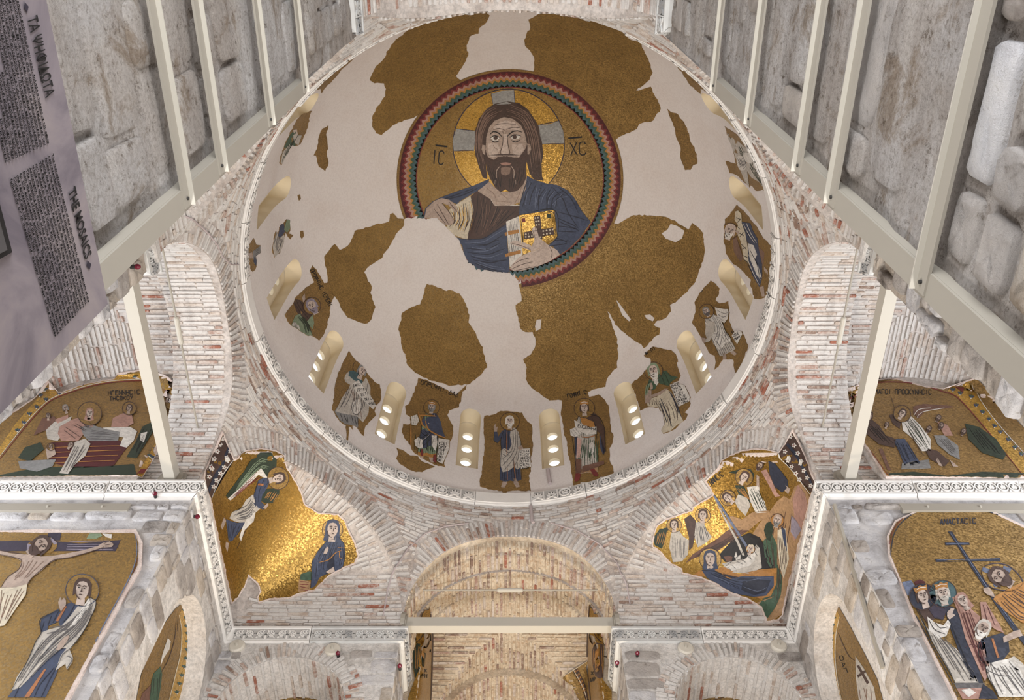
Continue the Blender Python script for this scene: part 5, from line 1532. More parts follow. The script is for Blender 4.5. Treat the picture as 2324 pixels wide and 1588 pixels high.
# ---- prophets between the windows
def prophet(label, ground, cropc, fn, holes=(), mat='gold_dull', rough=1.2, at=None):
    P = roughen(cr(ground, *cropc), rough, 5, len(ground)); cx = sum(p[0] for p in P)/len(P); cy = sum(p[1] for p in P)/len(P)
    m = Mosaic('prophet_mosaic', label, DK, at or (cx,cy), cropc, P, [cr(h, *cropc) for h in holes], 12, group='standing figures between the dome windows')
    m.poly('gold_ground', mat, 0, P, raw=True, clip=False, holes=m.holes); m.fig('figure'); fn(m); return m
def f1(m):
    m.run("""
P tunic grey 1: 90,740 150,640 230,500 215,600 200,760 350,800 345,920 280,890 210,880 150,840
H tunic_folds black 2 1.0 6: 150,760 200,870 ; 340,790 345,900
P mantle offwhite 2: 250,300 215,330 195,380 210,420 260,450 240,500 170,590 130,680 100,740 160,760 250,780 330,790 400,860 440,800 460,760 470,640 520,640 480,560 480,480 450,400 430,370 400,420 360,400 330,320
P shoulder teal 3: 250,300 290,295 340,320 400,420 380,440 300,400 240,350
H mantle_folds grey_dark 3 1.2 9: 240,470 200,600 130,740 ; 450,420 440,600 440,790
H mantle_folds brown_light 3 1.0 5: 260,480 300,590 270,770 ; 400,560 370,700 380,840
E knee white 3: 330,690 55,85 20
L knee_line grey_dark 4 1.2: 300,600 275,680 290,760 340,780 385,700 370,610
P scroll white 4: 280,440 350,400 430,520 500,600 540,680 510,720 440,660 360,570 320,520
""")
    for i, t in enumerate(('ΕΝΥΧΙ','ΠΡΙΧ','ΕCΤΙ','ΝΙΟ','ΦΩC')): m.text(t, (296+i*42,478+i*50), (380+i*42,462+i*50), .9, 'black', 5, 30)
    m.face(385,305,105,.35,'grey',None,'skin_light',.8,None,L=3); m.lines('halo_rim','brown',2,[m.ell(360,260,70,80,0,14,2.0,4.2)],1.2)
prophet('haloed figure with bent knee and long scroll beside the lower left windows', "250,80 285,140 350,200 400,250 455,330 520,410 590,450 600,580 585,640 540,680 530,740 545,780 520,810 470,860 430,900 410,1010 380,980 340,920 290,890 290,940 250,900 240,1050 220,1050 215,890 150,850 65,720 90,560 100,430 130,330 180,210 220,130", Ac, f1)
def f2(m):
    m.standing(1150,700,1090,1270,.98,1,'green_light','blue','grey','grey',(),'in',1,True,-.3,None,True,'green_dark','ochre',True,None,0,'gold_dull')
    m.run("""
P tunic_light white 6: 960,1060 1000,1030 1050,1060 1050,1150 1010,1150 970,1120
P tunic_light white 6: 1150,1010 1200,1010 1215,1100 1190,1180 1150,1120
H tunic_folds green_dark 6 1.2 9: 980,960 960,1180 ; 1220,1000 1200,1250
P boot red 6: 1030,1160 1055,1160 1055,1230 1030,1225
P boot red 6: 1170,1220 1200,1220 1200,1310 1165,1290
P mantle blue 6: 1100,810 1220,800 1250,860 1270,960 1305,1040 1200,1000 1110,940 1080,850
L mantle_trim ochre 7 3: 1080,850 1110,940 1200,1000 1305,1042 ; 1000,790 1080,790 1200,800
P sleeve white 6: 925,800 990,780 1010,850 980,900 930,890
L sleeve_folds green_dark 7 1.1: 940,800 950,890 ; 960,795 970,890 ; 985,790 990,880
L collar ochre 7 3.2: 1000,750 1050,900 1090,930 ; 920,900 920,1120
P scroll white 7: 1225,1040 1345,1060 1340,1160 1270,1320 1205,1290
""")
    for i, t in enumerate(('ΚCΕΙ','ΓΑΜΟΥ','ΠΤΗΡ','ΕΠΕΙ','ΨΕΝΙ','ΠΑΓ')): m.text(t, (1230-i*5,1112+i*36), (1325-i*12,1118+i*36), 1.0, 'black', 8, 28)
    m.par = m.root; m.text('ΟΠΡΟΦΗΤ.ΔΑΔ', (1030,440), (1450,590), 1.3, 'black', 2, 46)
prophet('crowned grey-bearded figure in blue mantle under a Greek inscription', "1010,375 1110,400 1250,470 1420,560 1540,440 1525,500 1490,520 1480,600 1450,690 1350,730 1320,780 1350,840 1385,900 1390,960 1350,1090 1345,1160 1290,1300 1300,1350 1180,1320 1080,1270 950,1180 920,1110 870,1050 830,970 840,880 920,880 920,800 870,770 865,680 900,660 930,600 970,500", Ac, f2)
fragment('jagged scrap of gold mosaic with red letters below the crowned figure', cr("770,1135 850,1170 920,1220 1000,1230 1050,1290 1120,1310 1190,1345 1100,1370 1050,1400 980,1400 880,1360 800,1310 765,1250 790,1200", *Ac), mat='gold_dull', rough=1)
def f3(m):
    m.standing(592,475,600,1350,.92,1,'blue','offwhite','white','white',('ΕΠΙΛΑ','ΥCΙΟΥ','ΙΩΗCΟΝ','ΠCΗΝΤ','CΕΝ','ΤΑΚΟΥ'),'up',1,False,0,'orange',True,'grey_dark')
prophet('white-bearded haloed figure in blue and cream with raised hand, centre front', "240,390 340,380 470,325 600,330 760,345 820,450 900,510 905,600 900,700 915,800 890,950 885,1160 860,1220 870,1360 885,1425 560,1430 545,1465 500,1465 480,1430 300,1405 180,1370 175,1300 200,1200 215,1060 235,900 240,720 225,560 225,440", Bc, f3)
def f4(m):
    m.standing(1630,290,1660,1240,.9,1,'offwhite','','brown',None,(),'in',1,True,0,None,True,'green_dark','rock',False)
    m.run("""
P cloak brown 4: 1690,370 1780,360 1840,420 1870,500 1910,560 1925,880 1890,930 1850,640 1750,560 1700,540 1620,500 1580,430
P cloak_lining blue 4: 1840,640 1925,880 1890,935 1850,840 ; 0,0
P cloak_lining blue 4: 1490,700 1540,690 1520,960 1500,900
P collar ochre 5: 1570,420 1640,430 1760,480 1780,560 1640,560 1590,490
P tunic_light white 6: 1690,790 1740,760 1775,800 1760,900 1710,930 1690,870
P tunic_light pink 6: 1530,700 1590,720 1580,980 1520,980
H tunic_folds green 6 1.6 10: 1590,700 1560,1040 ; 1830,680 1820,1060
P hem rock_dark 6: 1510,990 1590,1000 1590,1180 1510,1200
P hem rock_dark 6: 1600,1100 1900,1020 1910,1060 1780,1120 1600,1185
P boot red 5: 1510,1190 1580,1200 1560,1290 1500,1310 1490,1280
P boot red 5: 1700,1130 1760,1120 1820,1200 1810,1235 1760,1230
P scroll white 7: 1490,455 1560,500 1690,560 1800,550 1800,650 1660,660 1540,600 1500,530
P sleeve white 6: 1430,590 1500,560 1600,640 1500,690 1440,670
L sleeve_folds grey_dark 7 1.1: 1440,600 1500,690 ; 1470,580 1540,670 ; 1500,570 1570,650
L belt orange 7 2: 1580,690 1680,700 1780,670
L outline black 6 1.3: 1460,690 1500,980 1520,1180 ; 1910,560 1925,880 ; 1690,370 1840,420 1910,560
""")
    m.text('ΕΠCΔΟΝΗΑ', (1540,560), (1800,610), 1.0, 'black', 8, 40)
    m.par = m.root; m.text('ΓΟΦΗΤ.C', (1400,150), (1670,82), 1.6, 'black', 2, 58); m.text('ΛΟΜΩΝ', (1715,50), (1900,0), 1.6, 'black', 2, 56)
prophet('crowned beardless haloed figure in dark cloak on jewelled base, right of centre', "1310,180 1380,100 1500,60 1660,20 1700,130 1820,95 1900,150 1960,240 1985,420 1990,600 2030,640 2020,760 1975,840 1980,1020 2030,1120 2035,1260 1900,1310 1700,1370 1480,1415 1465,1300 1440,1080 1400,900 1385,740 1340,650 1335,540 1305,380", Bc, f4)
def f5(m):
    m.run("""
P tunic cream 1: 380,780 520,740 640,640 700,680 760,780 800,900 860,1060 780,1100 690,1180 590,1210 570,1170 620,1100 600,960 540,880 460,870 400,860
H tunic_stripes blue_dark 2 1.8 2: 530,750 600,920 680,1150 ; 560,750 640,930 720,1150
H tunic_stripes blue_dark 2 1.8 2: 690,670 770,830 850,1050 ; 660,640 750,800 830,1040
H tunic_folds brown 2 1.0 8: 480,780 560,900 620,1180 ; 740,800 790,920 800,1080
H tunic_folds brown 2 1.0 4: 420,780 430,860 ; 510,760 520,860
P mantle green 3: 420,520 480,500 600,410 640,410 700,470 790,490 700,550 670,600 580,580 530,560 500,640 460,660 400,590
P arm skin 3: 370,700 400,660 450,660 450,720 540,690 620,640 660,640 560,720 460,750 420,820 370,830
P mantle_edge green_light 3: 380,600 430,560 400,700 370,800 360,740
L mantle_folds green_dark 4 1.3: 600,420 640,480 680,580 ; 560,450 600,520 620,590 ; 440,540 400,600 380,700 ; 660,440 720,500
P hand skin 5: 430,590 450,560 470,600 470,640 440,650
P knot white 5: 480,535 530,515 545,560 520,600 490,570
P scroll white 4: 690,590 780,560 880,600 945,740 940,800 800,870 760,760
""")
    for i, t in enumerate(('ΖΗCΕ','ΖΗΙΜ','ΧΙΙΜ','ΙΟCΤ','ΥΙCΤΟ','CΝΠΕCΝ','CΙΜΗ')): m.text(t, (712+i*15,625+i*38), (820+i*19,588+i*38), 1.0, 'black', 5, 28)
    m.face(478,410,150,-.2,'green_light','white','skin_light',-.3,118,L=3,hl='gold_dull')
    m.par = m.root; m.text('ΝΒ ΠΙ', (360,215), (510,120), 1.3, 'black', 2, 36)
prophet('old white-bearded figure in green mantle beside the lower right window', "470,95 560,110 640,130 700,140 760,190 790,290 770,300 790,380 820,470 800,530 700,570 780,560 885,600 950,740 945,860 870,940 910,960 880,1030 820,1080 720,1170 600,1215 570,1180 620,1090 590,960 540,880 400,875 300,915 250,740 185,580 290,490 340,440 440,330 430,250 345,215 370,180", Cc, f5)
def f6(m):
    m.standing(246,1010,440,1390,.95,1,'offwhite','white','grey','grey_dark',(),'in',1,False,-.4,None,True,'grey_dark',None,True,None,0,'gold_dull')
    m.run("""
P scroll white 5: 500,1160 560,1190 510,1290 465,1220
P sleeve white 6: 320,975 400,990 440,990 430,1070 400,1110 350,1080
L sleeve_folds grey_dark 7 1.0: 340,1000 400,1030 430,1020 ; 340,1030 390,1060 420,1050 ; 350,1060 390,1090
P arm offwhite 6: 250,1080 235,1200 250,1240 220,1280 270,1270 310,1200 320,1110
P hand skin 7: 205,1235 240,1240 240,1280 215,1280
""")
    for i, t in enumerate(('ΕΗΕ','CΕCΕ','ΠΩΜΥ')): m.text(t, (472+i*12,1200+i*30), (518+i*14,1172+i*30), .9, 'black', 6, 20)
    m.par = m.root; m.text('ΑΠΧΟ', (140,925), (215,820), 1.2, 'black', 2, 28)
prophet('grey-bearded figure striding with open scroll at the right of the dome', "275,742 320,770 355,815 340,870 318,910 350,940 400,935 430,915 435,980 440,1100 470,1180 550,1180 600,1310 500,1560 480,1510 470,1420 380,1420 345,1480 310,1510 320,1440 310,1390 260,1360 220,1280 160,1170 115,1100 150,1010 140,930 180,850 230,790", Dc, f6)
def f7(m):
    m.run("""
P tunic brown_light 1: 470,390 500,370 560,560 530,580 480,500
P tunic brown_light 1: 690,450 740,500 730,620 700,560
P mantle blue 2: 540,240 620,250 640,310 680,380 690,460 720,600 720,720 700,800 640,700 600,560 600,420
P mantle_light white 3: 600,420 650,440 680,520 660,560 690,620 720,720 680,700 620,560
L mantle_folds white 4 1.3: 560,250 600,330 660,420 ; 590,250 630,340 680,420 ; 600,560 650,680 700,780 ; 610,520 670,660 712,740
L mantle_folds navy 4 1.3: 570,280 610,370 ; 620,480 680,600 700,700 ; 600,600 660,720
P scroll cream 5: 495,150 520,140 545,170 550,250 580,330 600,450 610,600 570,560 540,400 500,320 520,270 490,220
H scroll_text black 6 1.2 9: 500,200 545,195 ; 565,560 610,560
P hand skin 6: 490,310 530,320 520,350
P foot skin 2: 700,800 735,790 745,880 720,880
P foot skin 2: 740,620 770,660 770,690 740,660
""")
    m.face(447,318,92,.3,'skin_light','white','skin_light',.6,70,L=3,hl='gold_dull')
prophet('bald bearded figure in blue holding up a long scroll, right side of dome', "500,92 540,130 600,190 670,280 740,390 830,480 835,520 800,700 770,850 740,890 700,905 650,900 640,840 620,790 622,735 540,650 470,600 410,510 390,400 395,300 400,220 440,180", Dc, f7)
def f8(m):
    m.run("""
P mantle offwhite 1: 640,960 700,1000 760,1050 830,1110 870,1160 930,1200 950,1330 1030,1420 990,1480 930,1400 860,1360 820,1300 760,1320 730,1220 700,1130 650,1010
H mantle_folds green_dark 2 1.5 7: 650,970 720,1080 760,1160 ; 860,1150 900,1230 930,1330
H mantle_folds green_dark 2 1.5 7: 830,1230 880,1320 990,1460 ; 900,1230 950,1330 1020,1430
E scroll_roll white 3: 770,1230 38,75 -15
H net grey_dark 4 1.1 5: 735,1180 790,1290 ; 790,1170 815,1260
H net grey_dark 4 1.1 5: 790,1175 735,1240 ; 815,1250 775,1305
P scroll_end offwhite 3: 770,1310 820,1290 840,1440 800,1390
E knee white 3: 830,1180 35,55 -35
""")
prophet('damaged draped figure with netted scroll at the upper right', "615,900 660,930 720,970 770,1030 830,1100 880,1150 880,1125 915,1130 935,1210 960,1290 1000,1350 1030,1440 1045,1500 1010,1510 960,1470 900,1480 850,1430 840,1450 780,1390 730,1340 660,1320 625,1210 720,1240 690,1110 650,1010", Ec, f8)
def f9(m):
    m.run("""
P robe offwhite 1: 200,300 260,300 330,340 420,440 470,600 420,560 370,480 300,420 230,390
P robe blue 2: 260,340 320,380 350,450 300,430
P robe cream 2: 280,300 380,380 520,520 400,430
H folds grey_dark 3 1.1 7: 200,320 350,460 ; 300,310 520,520
""")
prophet('strongly foreshortened draped figure at the far upper right edge', "20,165 100,190 180,240 300,290 420,390 545,520 520,550 460,500 470,600 400,560 400,610 300,520 240,430 170,340 110,250", Ec, f9)
def f10(m):
    m.run("""
P robe offwhite 1: 500,580 560,490 640,400 720,290 860,180 920,170 900,230 820,300 760,360 680,420 600,500
P robe green 2: 640,400 720,290 840,200 800,290 720,340
H folds black 3 1.1 8: 520,560 700,300 900,180 ; 600,500 740,370 880,260
""")
prophet('strongly foreshortened draped figure at the far upper left edge', "1100,60 1060,120 1010,200 960,250 900,300 830,390 760,450 712,520 700,480 640,500 560,540 490,600 520,540 600,440 690,330 800,220 900,150 980,180 1030,100", Fc, f10)
def f11(m):
    m.run("""
P robe green 1: 370,1010 430,890 470,840 490,900 520,890 470,1000 420,1010
P robe offwhite 2: 340,1150 360,1050 420,980 440,1010 400,1080 360,1160
P veil offwhite 2: 450,880 480,840 500,900 530,900 500,990 460,960
P face skin_light 3: 450,850 485,845 490,890 460,890
H folds green_dark 3 1.1 6: 400,980 350,1150 ; 500,890 430,1010
""")
prophet('small damaged draped figure under the upper left window', "620,680 600,750 590,830 550,920 520,980 480,1000 440,985 400,1070 350,1168 330,1150 360,1040 400,940 440,860 480,780 540,710", Fc, f11)
def f12(m):
    m.run("""
P mantle blue 1: 370,340 400,335 410,410 370,470 340,460
P robe offwhite 2: 290,550 330,410 350,480 400,440 410,500 370,600 310,655 300,600
H folds grey_dark 3 1.1 7: 330,420 300,560 ; 400,450 340,640
P hair green_light 2: 430,290 460,300 460,380 430,420 400,390
""")
prophet('fragment of a walking figure in blue and grey, alone on the left plaster', "430,288 462,300 465,400 450,425 490,450 465,488 440,460 420,420 400,520 360,620 305,660 290,570 320,410 345,420 370,340 400,330", Gc, f12)
def f13(m):
    m.run("""
P robe grey 1: 100,600 175,545 170,620 130,650 135,740 110,720
P sleeve blue 2: 110,650 135,690 125,740 105,700
P hand skin 2: 50,620 90,610 100,670 60,670
H folds grey_dark 2 1.1 4: 110,600 170,560 ; 120,650 165,620
""")
prophet('fragment with pale raised hands at the left rim of the dome', "108,470 135,540 175,545 175,615 130,650 140,720 125,780 100,800 85,790 70,720 35,740 15,620 60,540", Gc, f13)
def f14(m):
    m.run("""
P tunic brown 1: 510,1070 560,1075 600,1110 640,1160 680,1210 640,1290 590,1250 530,1200 495,1110
P mantle green_light 2: 470,1330 510,1230 560,1210 600,1290 660,1380 685,1440 600,1410 520,1360
P mantle white 2: 470,1330 500,1280 540,1300 560,1380 500,1360
P mantle green_light 2: 620,1290 680,1220 695,1300 680,1360
H mantle_folds green_dark 3 1.2 8: 520,1230 590,1300 620,1410 ; 570,1210 640,1310 680,1430
L tunic_folds black 2 1.1: 520,1080 560,1160 640,1260 ; 550,1080 600,1150 660,1230 ; 505,1110 560,1200
P hand skin 3: 575,1050 600,1015 608,1070 590,1100
""")
    m.face(672,1135,105,-.5,'lilac','lilac','skin_light',-.4,85,L=3,hl='gold_dull')
    m.par = m.root; m.text('ΠΡΟΦΗΤΗC ΙΕΡΕΜΙ', (655,790), (845,1150), 1.3, 'black', 2, 40)
prophet('grey-bearded figure with raised hand beside Greek lettering, left side', "680,740 720,780 760,850 790,910 850,900 900,960 905,1030 860,1110 850,1200 820,1340 800,1400 745,1470 690,1430 620,1420 540,1360 480,1330 440,1280 410,1220 500,1100 510,1060 560,1010 620,950 700,900 680,860 655,790", Gc, f14)
S3 = (0,1080,3.126); A3 = (1820,1060,3.008); QL = (420,940,2.45); QR = (1400,940,2.45); NL = (0,560,2.561); NR = (1720,560,2.561); BM3 = (840,1120,3.394)
def panel_mosaic(name, label, outline, crop, keys, fn, gold='gold', base=.028, gs=12, rim=None, rough=.8, inner=None, at=None):
    P = outline; cx = sum(p[0] for p in P)/len(P); cy = sum(p[1] for p in P)/len(P)
    Pi = roughen(inner or P, rough, 6, len(P))
    m = Mosaic(name, label, keys, at or (cx,cy), crop, Pi, [], gs, base)
    if rim: m.poly('plaster_rim', 'mosaic_edge_plaster', 0, P, raw=True, clip=False, gs=gs)
    m.poly('gold_ground', gold, 1, Pi, raw=True, clip=False, gs=gs)
    m.fig('figures'); fn(m); return m
def shrink(P, d):
    """pull a polygon inwards by d pixels"""
    out = []; n = len(P); ar = sum(P[i][0]*P[(i+1)%n][1]-P[(i+1)%n][0]*P[i][1] for i in range(n)); sg = 1 if ar > 0 else -1
    for i in range(n):
        a, b, c = P[i-1], P[i], P[(i+1)%n]
        n1 = (-(b[1]-a[1]), b[0]-a[0]); n2 = (-(c[1]-b[1]), c[0]-b[0]); l1 = math.hypot(*n1) or 1; l2 = math.hypot(*n2) or 1
        nx, ny = n1[0]/l1+n2[0]/l2, n1[1]/l1+n2[1]/l2; l = math.hypot(nx,ny) or 1; k = d*sg/max(.5, l/2)
        out.append((b[0]+nx/l*k, b[1]+ny/l*k))
    return out
KSL = ('squinch_far_left','wall_upper_far_left','ceiling_arch_left','wall_upper_left','wall_upper_far')
KSR = ('squinch_far_right','wall_upper_far_right','ceiling_arch_right','wall_upper_right','wall_upper_far')
def rosettes(m, pts, r, L=5, mat='white', core='red'):
    for x, y in pts:
        for k in range(5):
            a = 2*PI*k/5; m.poly('petal', mat, L, m.ell(x+math.cos(a)*r*.55, y+math.sin(a)*r*.55, r*.42, r*.3, a, 7))
        m.poly('rosette_core', core, L+1, m.ell(x, y, r*.22, r*.22, 0, 6))
def sql(m):
    m.run("""
P border brown 2: 208,95 192,130 90,352 128,472 268,240 225,170
P border_band blue_dark 3: 232,180 212,230 150,330 110,420 118,440 165,350 225,240 238,192
P wing green_dark 2: 215,450 260,390 320,310 360,245 410,218 470,218 505,245 502,285 470,330 440,348 432,320 415,292 380,315 330,375 260,455 235,470
H wing_feathers green_light 3 1.3 8: 240,440 330,330 400,240 480,225 ; 265,455 345,360 420,290 470,320
P wing_under white 3: 225,465 300,400 370,330 415,295 440,330 455,350 425,345 400,330 330,400 240,475
H wing_feathers red 4 1.0 5: 235,470 320,390 400,310 ; 250,470 330,400 420,340
P wing green_dark 2: 430,410 480,408 520,410 518,440 480,490 440,490 410,475 420,440
H wing_feathers ochre 3 1.4 7: 430,470 470,415 ; 480,485 518,430
P tunic blue 3: 400,360 440,345 470,355 450,400 420,450 415,480 440,505 430,525 385,510 365,480 380,420
P mantle offwhite 3: 370,440 385,500 410,520 380,545 350,590 300,600 260,590 235,575 250,540 300,520 330,470
P mantle white 4: 360,530 382,545 372,590 350,610 320,640 300,700 290,680 310,620 330,580
P skirt blue 3: 215,580 240,590 280,600 330,595 290,650 250,700 230,705 225,660
P leg skin 2: 205,570 215,590 195,640 185,620
P leg skin 2: 215,705 232,715 222,765 212,735
H mantle_folds grey_dark 5 1.3 8: 365,450 340,500 260,545 ; 385,520 350,570 250,590
H skirt_folds blue_dark 4 1.2 6: 225,590 232,700 ; 320,600 255,690
L tunic_folds navy 4 1.4: 400,370 380,430 385,500 ; 430,360 405,420 400,480 ; 455,370 430,410
P armband orange 5: 398,378 428,380 426,392 394,388
P hand skin 5: 425,512 450,488 458,498 440,522
P mantle blue 2: 800,690 850,680 885,720 890,790 880,850 835,885 790,890 750,910 725,960 700,972 705,900 708,820 740,760
P tunic navy 3: 800,800 830,790 835,885 795,890
H mantle_folds navy 3 1.6 9: 810,700 740,790 712,950 ; 870,710 880,780 850,870
L mantle_folds blue_light 4 1.1: 740,800 735,900 ; 790,720 770,780 750,820 ; 870,730 875,830
L mantle_trim ochre 5 2: 745,825 800,810 840,770 870,760 ; 850,740 888,745 ; 860,760 862,800 878,800
P hand skin_light 5: 775,760 790,735 800,745 790,775 770,775
P hand skin_light 5: 815,860 830,850 835,880 800,890 785,880
P cushion green 2: 645,890 690,875 710,880 705,925 660,930 640,920
P throne rock 2: 635,920 700,935 695,990 630,990
H throne_lines red 3 1.4 4: 635,932 698,942 ; 632,980 695,985
L figure_outline black 5 1.2: 800,690 740,760 708,820 705,900 700,972 ; 850,680 885,720 890,790 880,850
L staff brown 3 1: 350,600 275,745
""")
    rosettes(m, [(199,135),(186,175),(170,215),(152,258),(134,300),(118,345),(243,215),(222,250),(203,290),(182,325),(160,365),(142,400)], 15)
    m.lines('border_line', 'white', 4, [[(262,240),(185,350),(130,470)]], 1.6)
    m.face(510,350,62,PI*.42,'hair',None,'skin_light',0,62,L=3,hl='gold_halo')
    m.face(820,640,80,.05,'navy',None,'skin_light',.5,58,'blue',3,hl='gold_halo')
panel_mosaic('squinch_mosaic', 'gold squinch mosaic of a winged figure and a woman in dark blue, lower left', OUT['sql'], QL, KSL, sql, 'gold_shine', .03, 9, True, 1.2, shrink(OUT['sql'], 3.2), (600,1150))
def sqr(m):
    m.run("""
P border brown 2: 985,85 1118,372 1098,440 905,225 940,170
P border_band blue_dark 3: 950,178 1010,255 1060,330 1100,400 1104,385 1060,300 1010,225 960,165
P rocks rock 2: 870,520 900,480 940,450 975,470 1000,400 1040,380 1075,440 1090,470 925,1110 860,1160 830,1150 760,1060 900,1000 900,900 860,820 820,700 760,660 800,600 840,560
P rocks rock_dark 2: 420,780 480,740 560,690 620,640 720,620 760,600 740,640 640,700 560,760 430,800 380,830
P rocks rock 3: 640,560 700,580 760,540 850,530 880,560 800,590 740,640 680,640 620,610 600,590
P hill green 3: 820,700 870,660 900,720 900,830 930,900 920,1000 880,1080 830,1150 760,1100 830,1010 870,980 880,880 830,800
P hill rose 3: 990,470 1020,390 1060,440 1080,520 1040,640 1000,700 980,640 1000,560
H rock_lines brown 4 1.3 8: 440,780 560,720 720,620 ; 430,800 600,730 760,640
H rock_lines brown 4 1.3 7: 860,560 840,700 880,900 870,1060 ; 1000,480 960,700 930,900 880,1100
P cave black 3: 570,780 640,700 740,655 800,680 850,760 885,830 860,870 780,860 700,830 600,820
P manger offwhite 4: 585,830 640,815 720,800 780,720 800,740 810,850 740,885 640,880 600,850
P swaddled_child white 5: 605,845 700,815 740,780 750,730 780,750 770,810 740,840 640,870
H swaddling grey_dark 6 1.1 8: 615,845 650,865 ; 760,740 775,800
P gold_fold ochre 4: 420,900 460,870 600,850 680,890 800,860 900,850 895,940 860,1010 800,1030 700,1000 600,950 520,910
P mantle blue 5: 470,870 520,850 560,880 620,920 700,900 800,900 880,895 880,950 830,1010 760,1020 640,1000 560,950 500,915
P mantle navy 6: 700,930 780,920 860,920 830,990 760,1010 690,980
H mantle_folds navy 6 1.4 9: 500,880 600,940 720,1000 ; 560,880 680,910 870,900
L mantle_folds blue_light 7 1.1: 520,900 600,930 640,960 ; 720,930 800,910 870,905 ; 700,960 780,985 840,960
P ox rock_dark 4: 595,790 620,785 645,790 640,815 610,820
P donkey white 4: 655,790 665,760 672,785 690,775 690,800 665,810
P ray blue_light 4: 535,445 552,450 740,740 725,745
P ray offwhite 5: 540,450 600,560 680,700 715,785 700,780 660,690 590,560
P robe offwhite 3: 300,660 340,640 370,680 400,700 395,780 360,820 310,825 290,740
P wing green_dark 2: 235,640 290,625 270,680 250,750 210,730 200,690
P robe offwhite 3: 440,600 480,590 500,640 530,680 500,710 450,740 430,680
P wing brown 2: 375,580 410,555 440,590 440,650 420,740 400,760 400,680
P robe white 3: 730,400 800,390 800,440 830,480 845,540 780,545 750,480
P wing green_dark 2: 660,390 710,390 740,450 760,490 700,480
P wing green_dark 2: 620,320 690,300 750,300 772,330 760,370 700,330
P robe offwhite 3: 680,440 730,460 750,500 720,560 680,520 660,480
H robe_folds grey_dark 4 1.2 7: 310,670 310,820 ; 380,690 370,800
H robe_folds blue_dark 4 1.2 6: 445,610 450,730 ; 490,610 515,700
H robe_folds green_dark 4 1.2 7: 735,410 800,540 ; 790,400 840,530
H wing_feathers ochre 3 1.1 6: 230,650 215,720 ; 280,640 255,740
H wing_feathers ochre 3 1.1 5: 665,400 740,470 ; 700,395 755,480
P cloak blue_dark 3: 850,250 890,270 930,320 960,360 965,400 930,430 890,400 860,330
P coat rose 3: 810,310 840,300 870,360 900,430 920,450 890,455 850,380
P legs skin 3: 950,390 975,410 965,440 945,420
P robe cream 4: 905,640 950,630 960,720 970,800 940,910 920,850 905,740
P robe blue 5: 925,620 950,640 960,760 940,700
P tunic lilac 4: 985,560 1020,600 1040,640 1010,690 980,650
H robe_folds brown 5 1.2 5: 912,660 925,880 ; 950,660 960,850
P bush green_dark 4: 840,600 870,590 880,640 860,700 840,690 825,640
P arm skin 4: 785,330 800,340 800,400 785,390
L outline black 6 1.2: 470,870 560,880 620,920 ; 605,845 750,730 790,740
""")
    rosettes(m, [(975,130),(995,180),(1015,225),(1035,270),(1055,310),(1075,350),(1095,395),(945,215),(965,250),(985,285),(1010,325),(1030,360)], 14, 5, 'white')
    m.lines('border_line', 'white', 4, [[(905,225),(980,300),(1050,390),(1095,450)]], 1.6)
    for a in ((318,615,48,0,42),(480,560,52,.1,42),(715,345,52,.5,50),(622,460,50,-.8,44)): m.face(a[0],a[1],a[2],a[3],'brown',None,'skin_light',0,a[4],L=4,hl='gold_halo')
    m.face(518,805,72,0,'navy',None,'skin_light',0,62,'blue',7,hl='gold_halo')
    m.face(748,745,40,.3,'cream',None,'skin_light',0,26,L=7,hl='ochre'); m.face(905,585,48,.2,'skin','grey','skin_light',.3,38,L=5,hl='ochre'); m.face(805,280,36,.5,'brown','brown','skin',0,None,L=4)
    m.par = m.root; m.text('ΓΕΝΝΗCΙC', (508,408), (602,335), 1.5, 'black', 3, 32)
panel_mosaic('squinch_mosaic', 'gold squinch mosaic of angels over a cave with a reclining woman in blue, lower right', OUT['sqr'], QR, KSR, sqr, 'gold_shine', .03, 9, True, 1.2, shrink(OUT['sqr'], 3.2), (1700,1180))
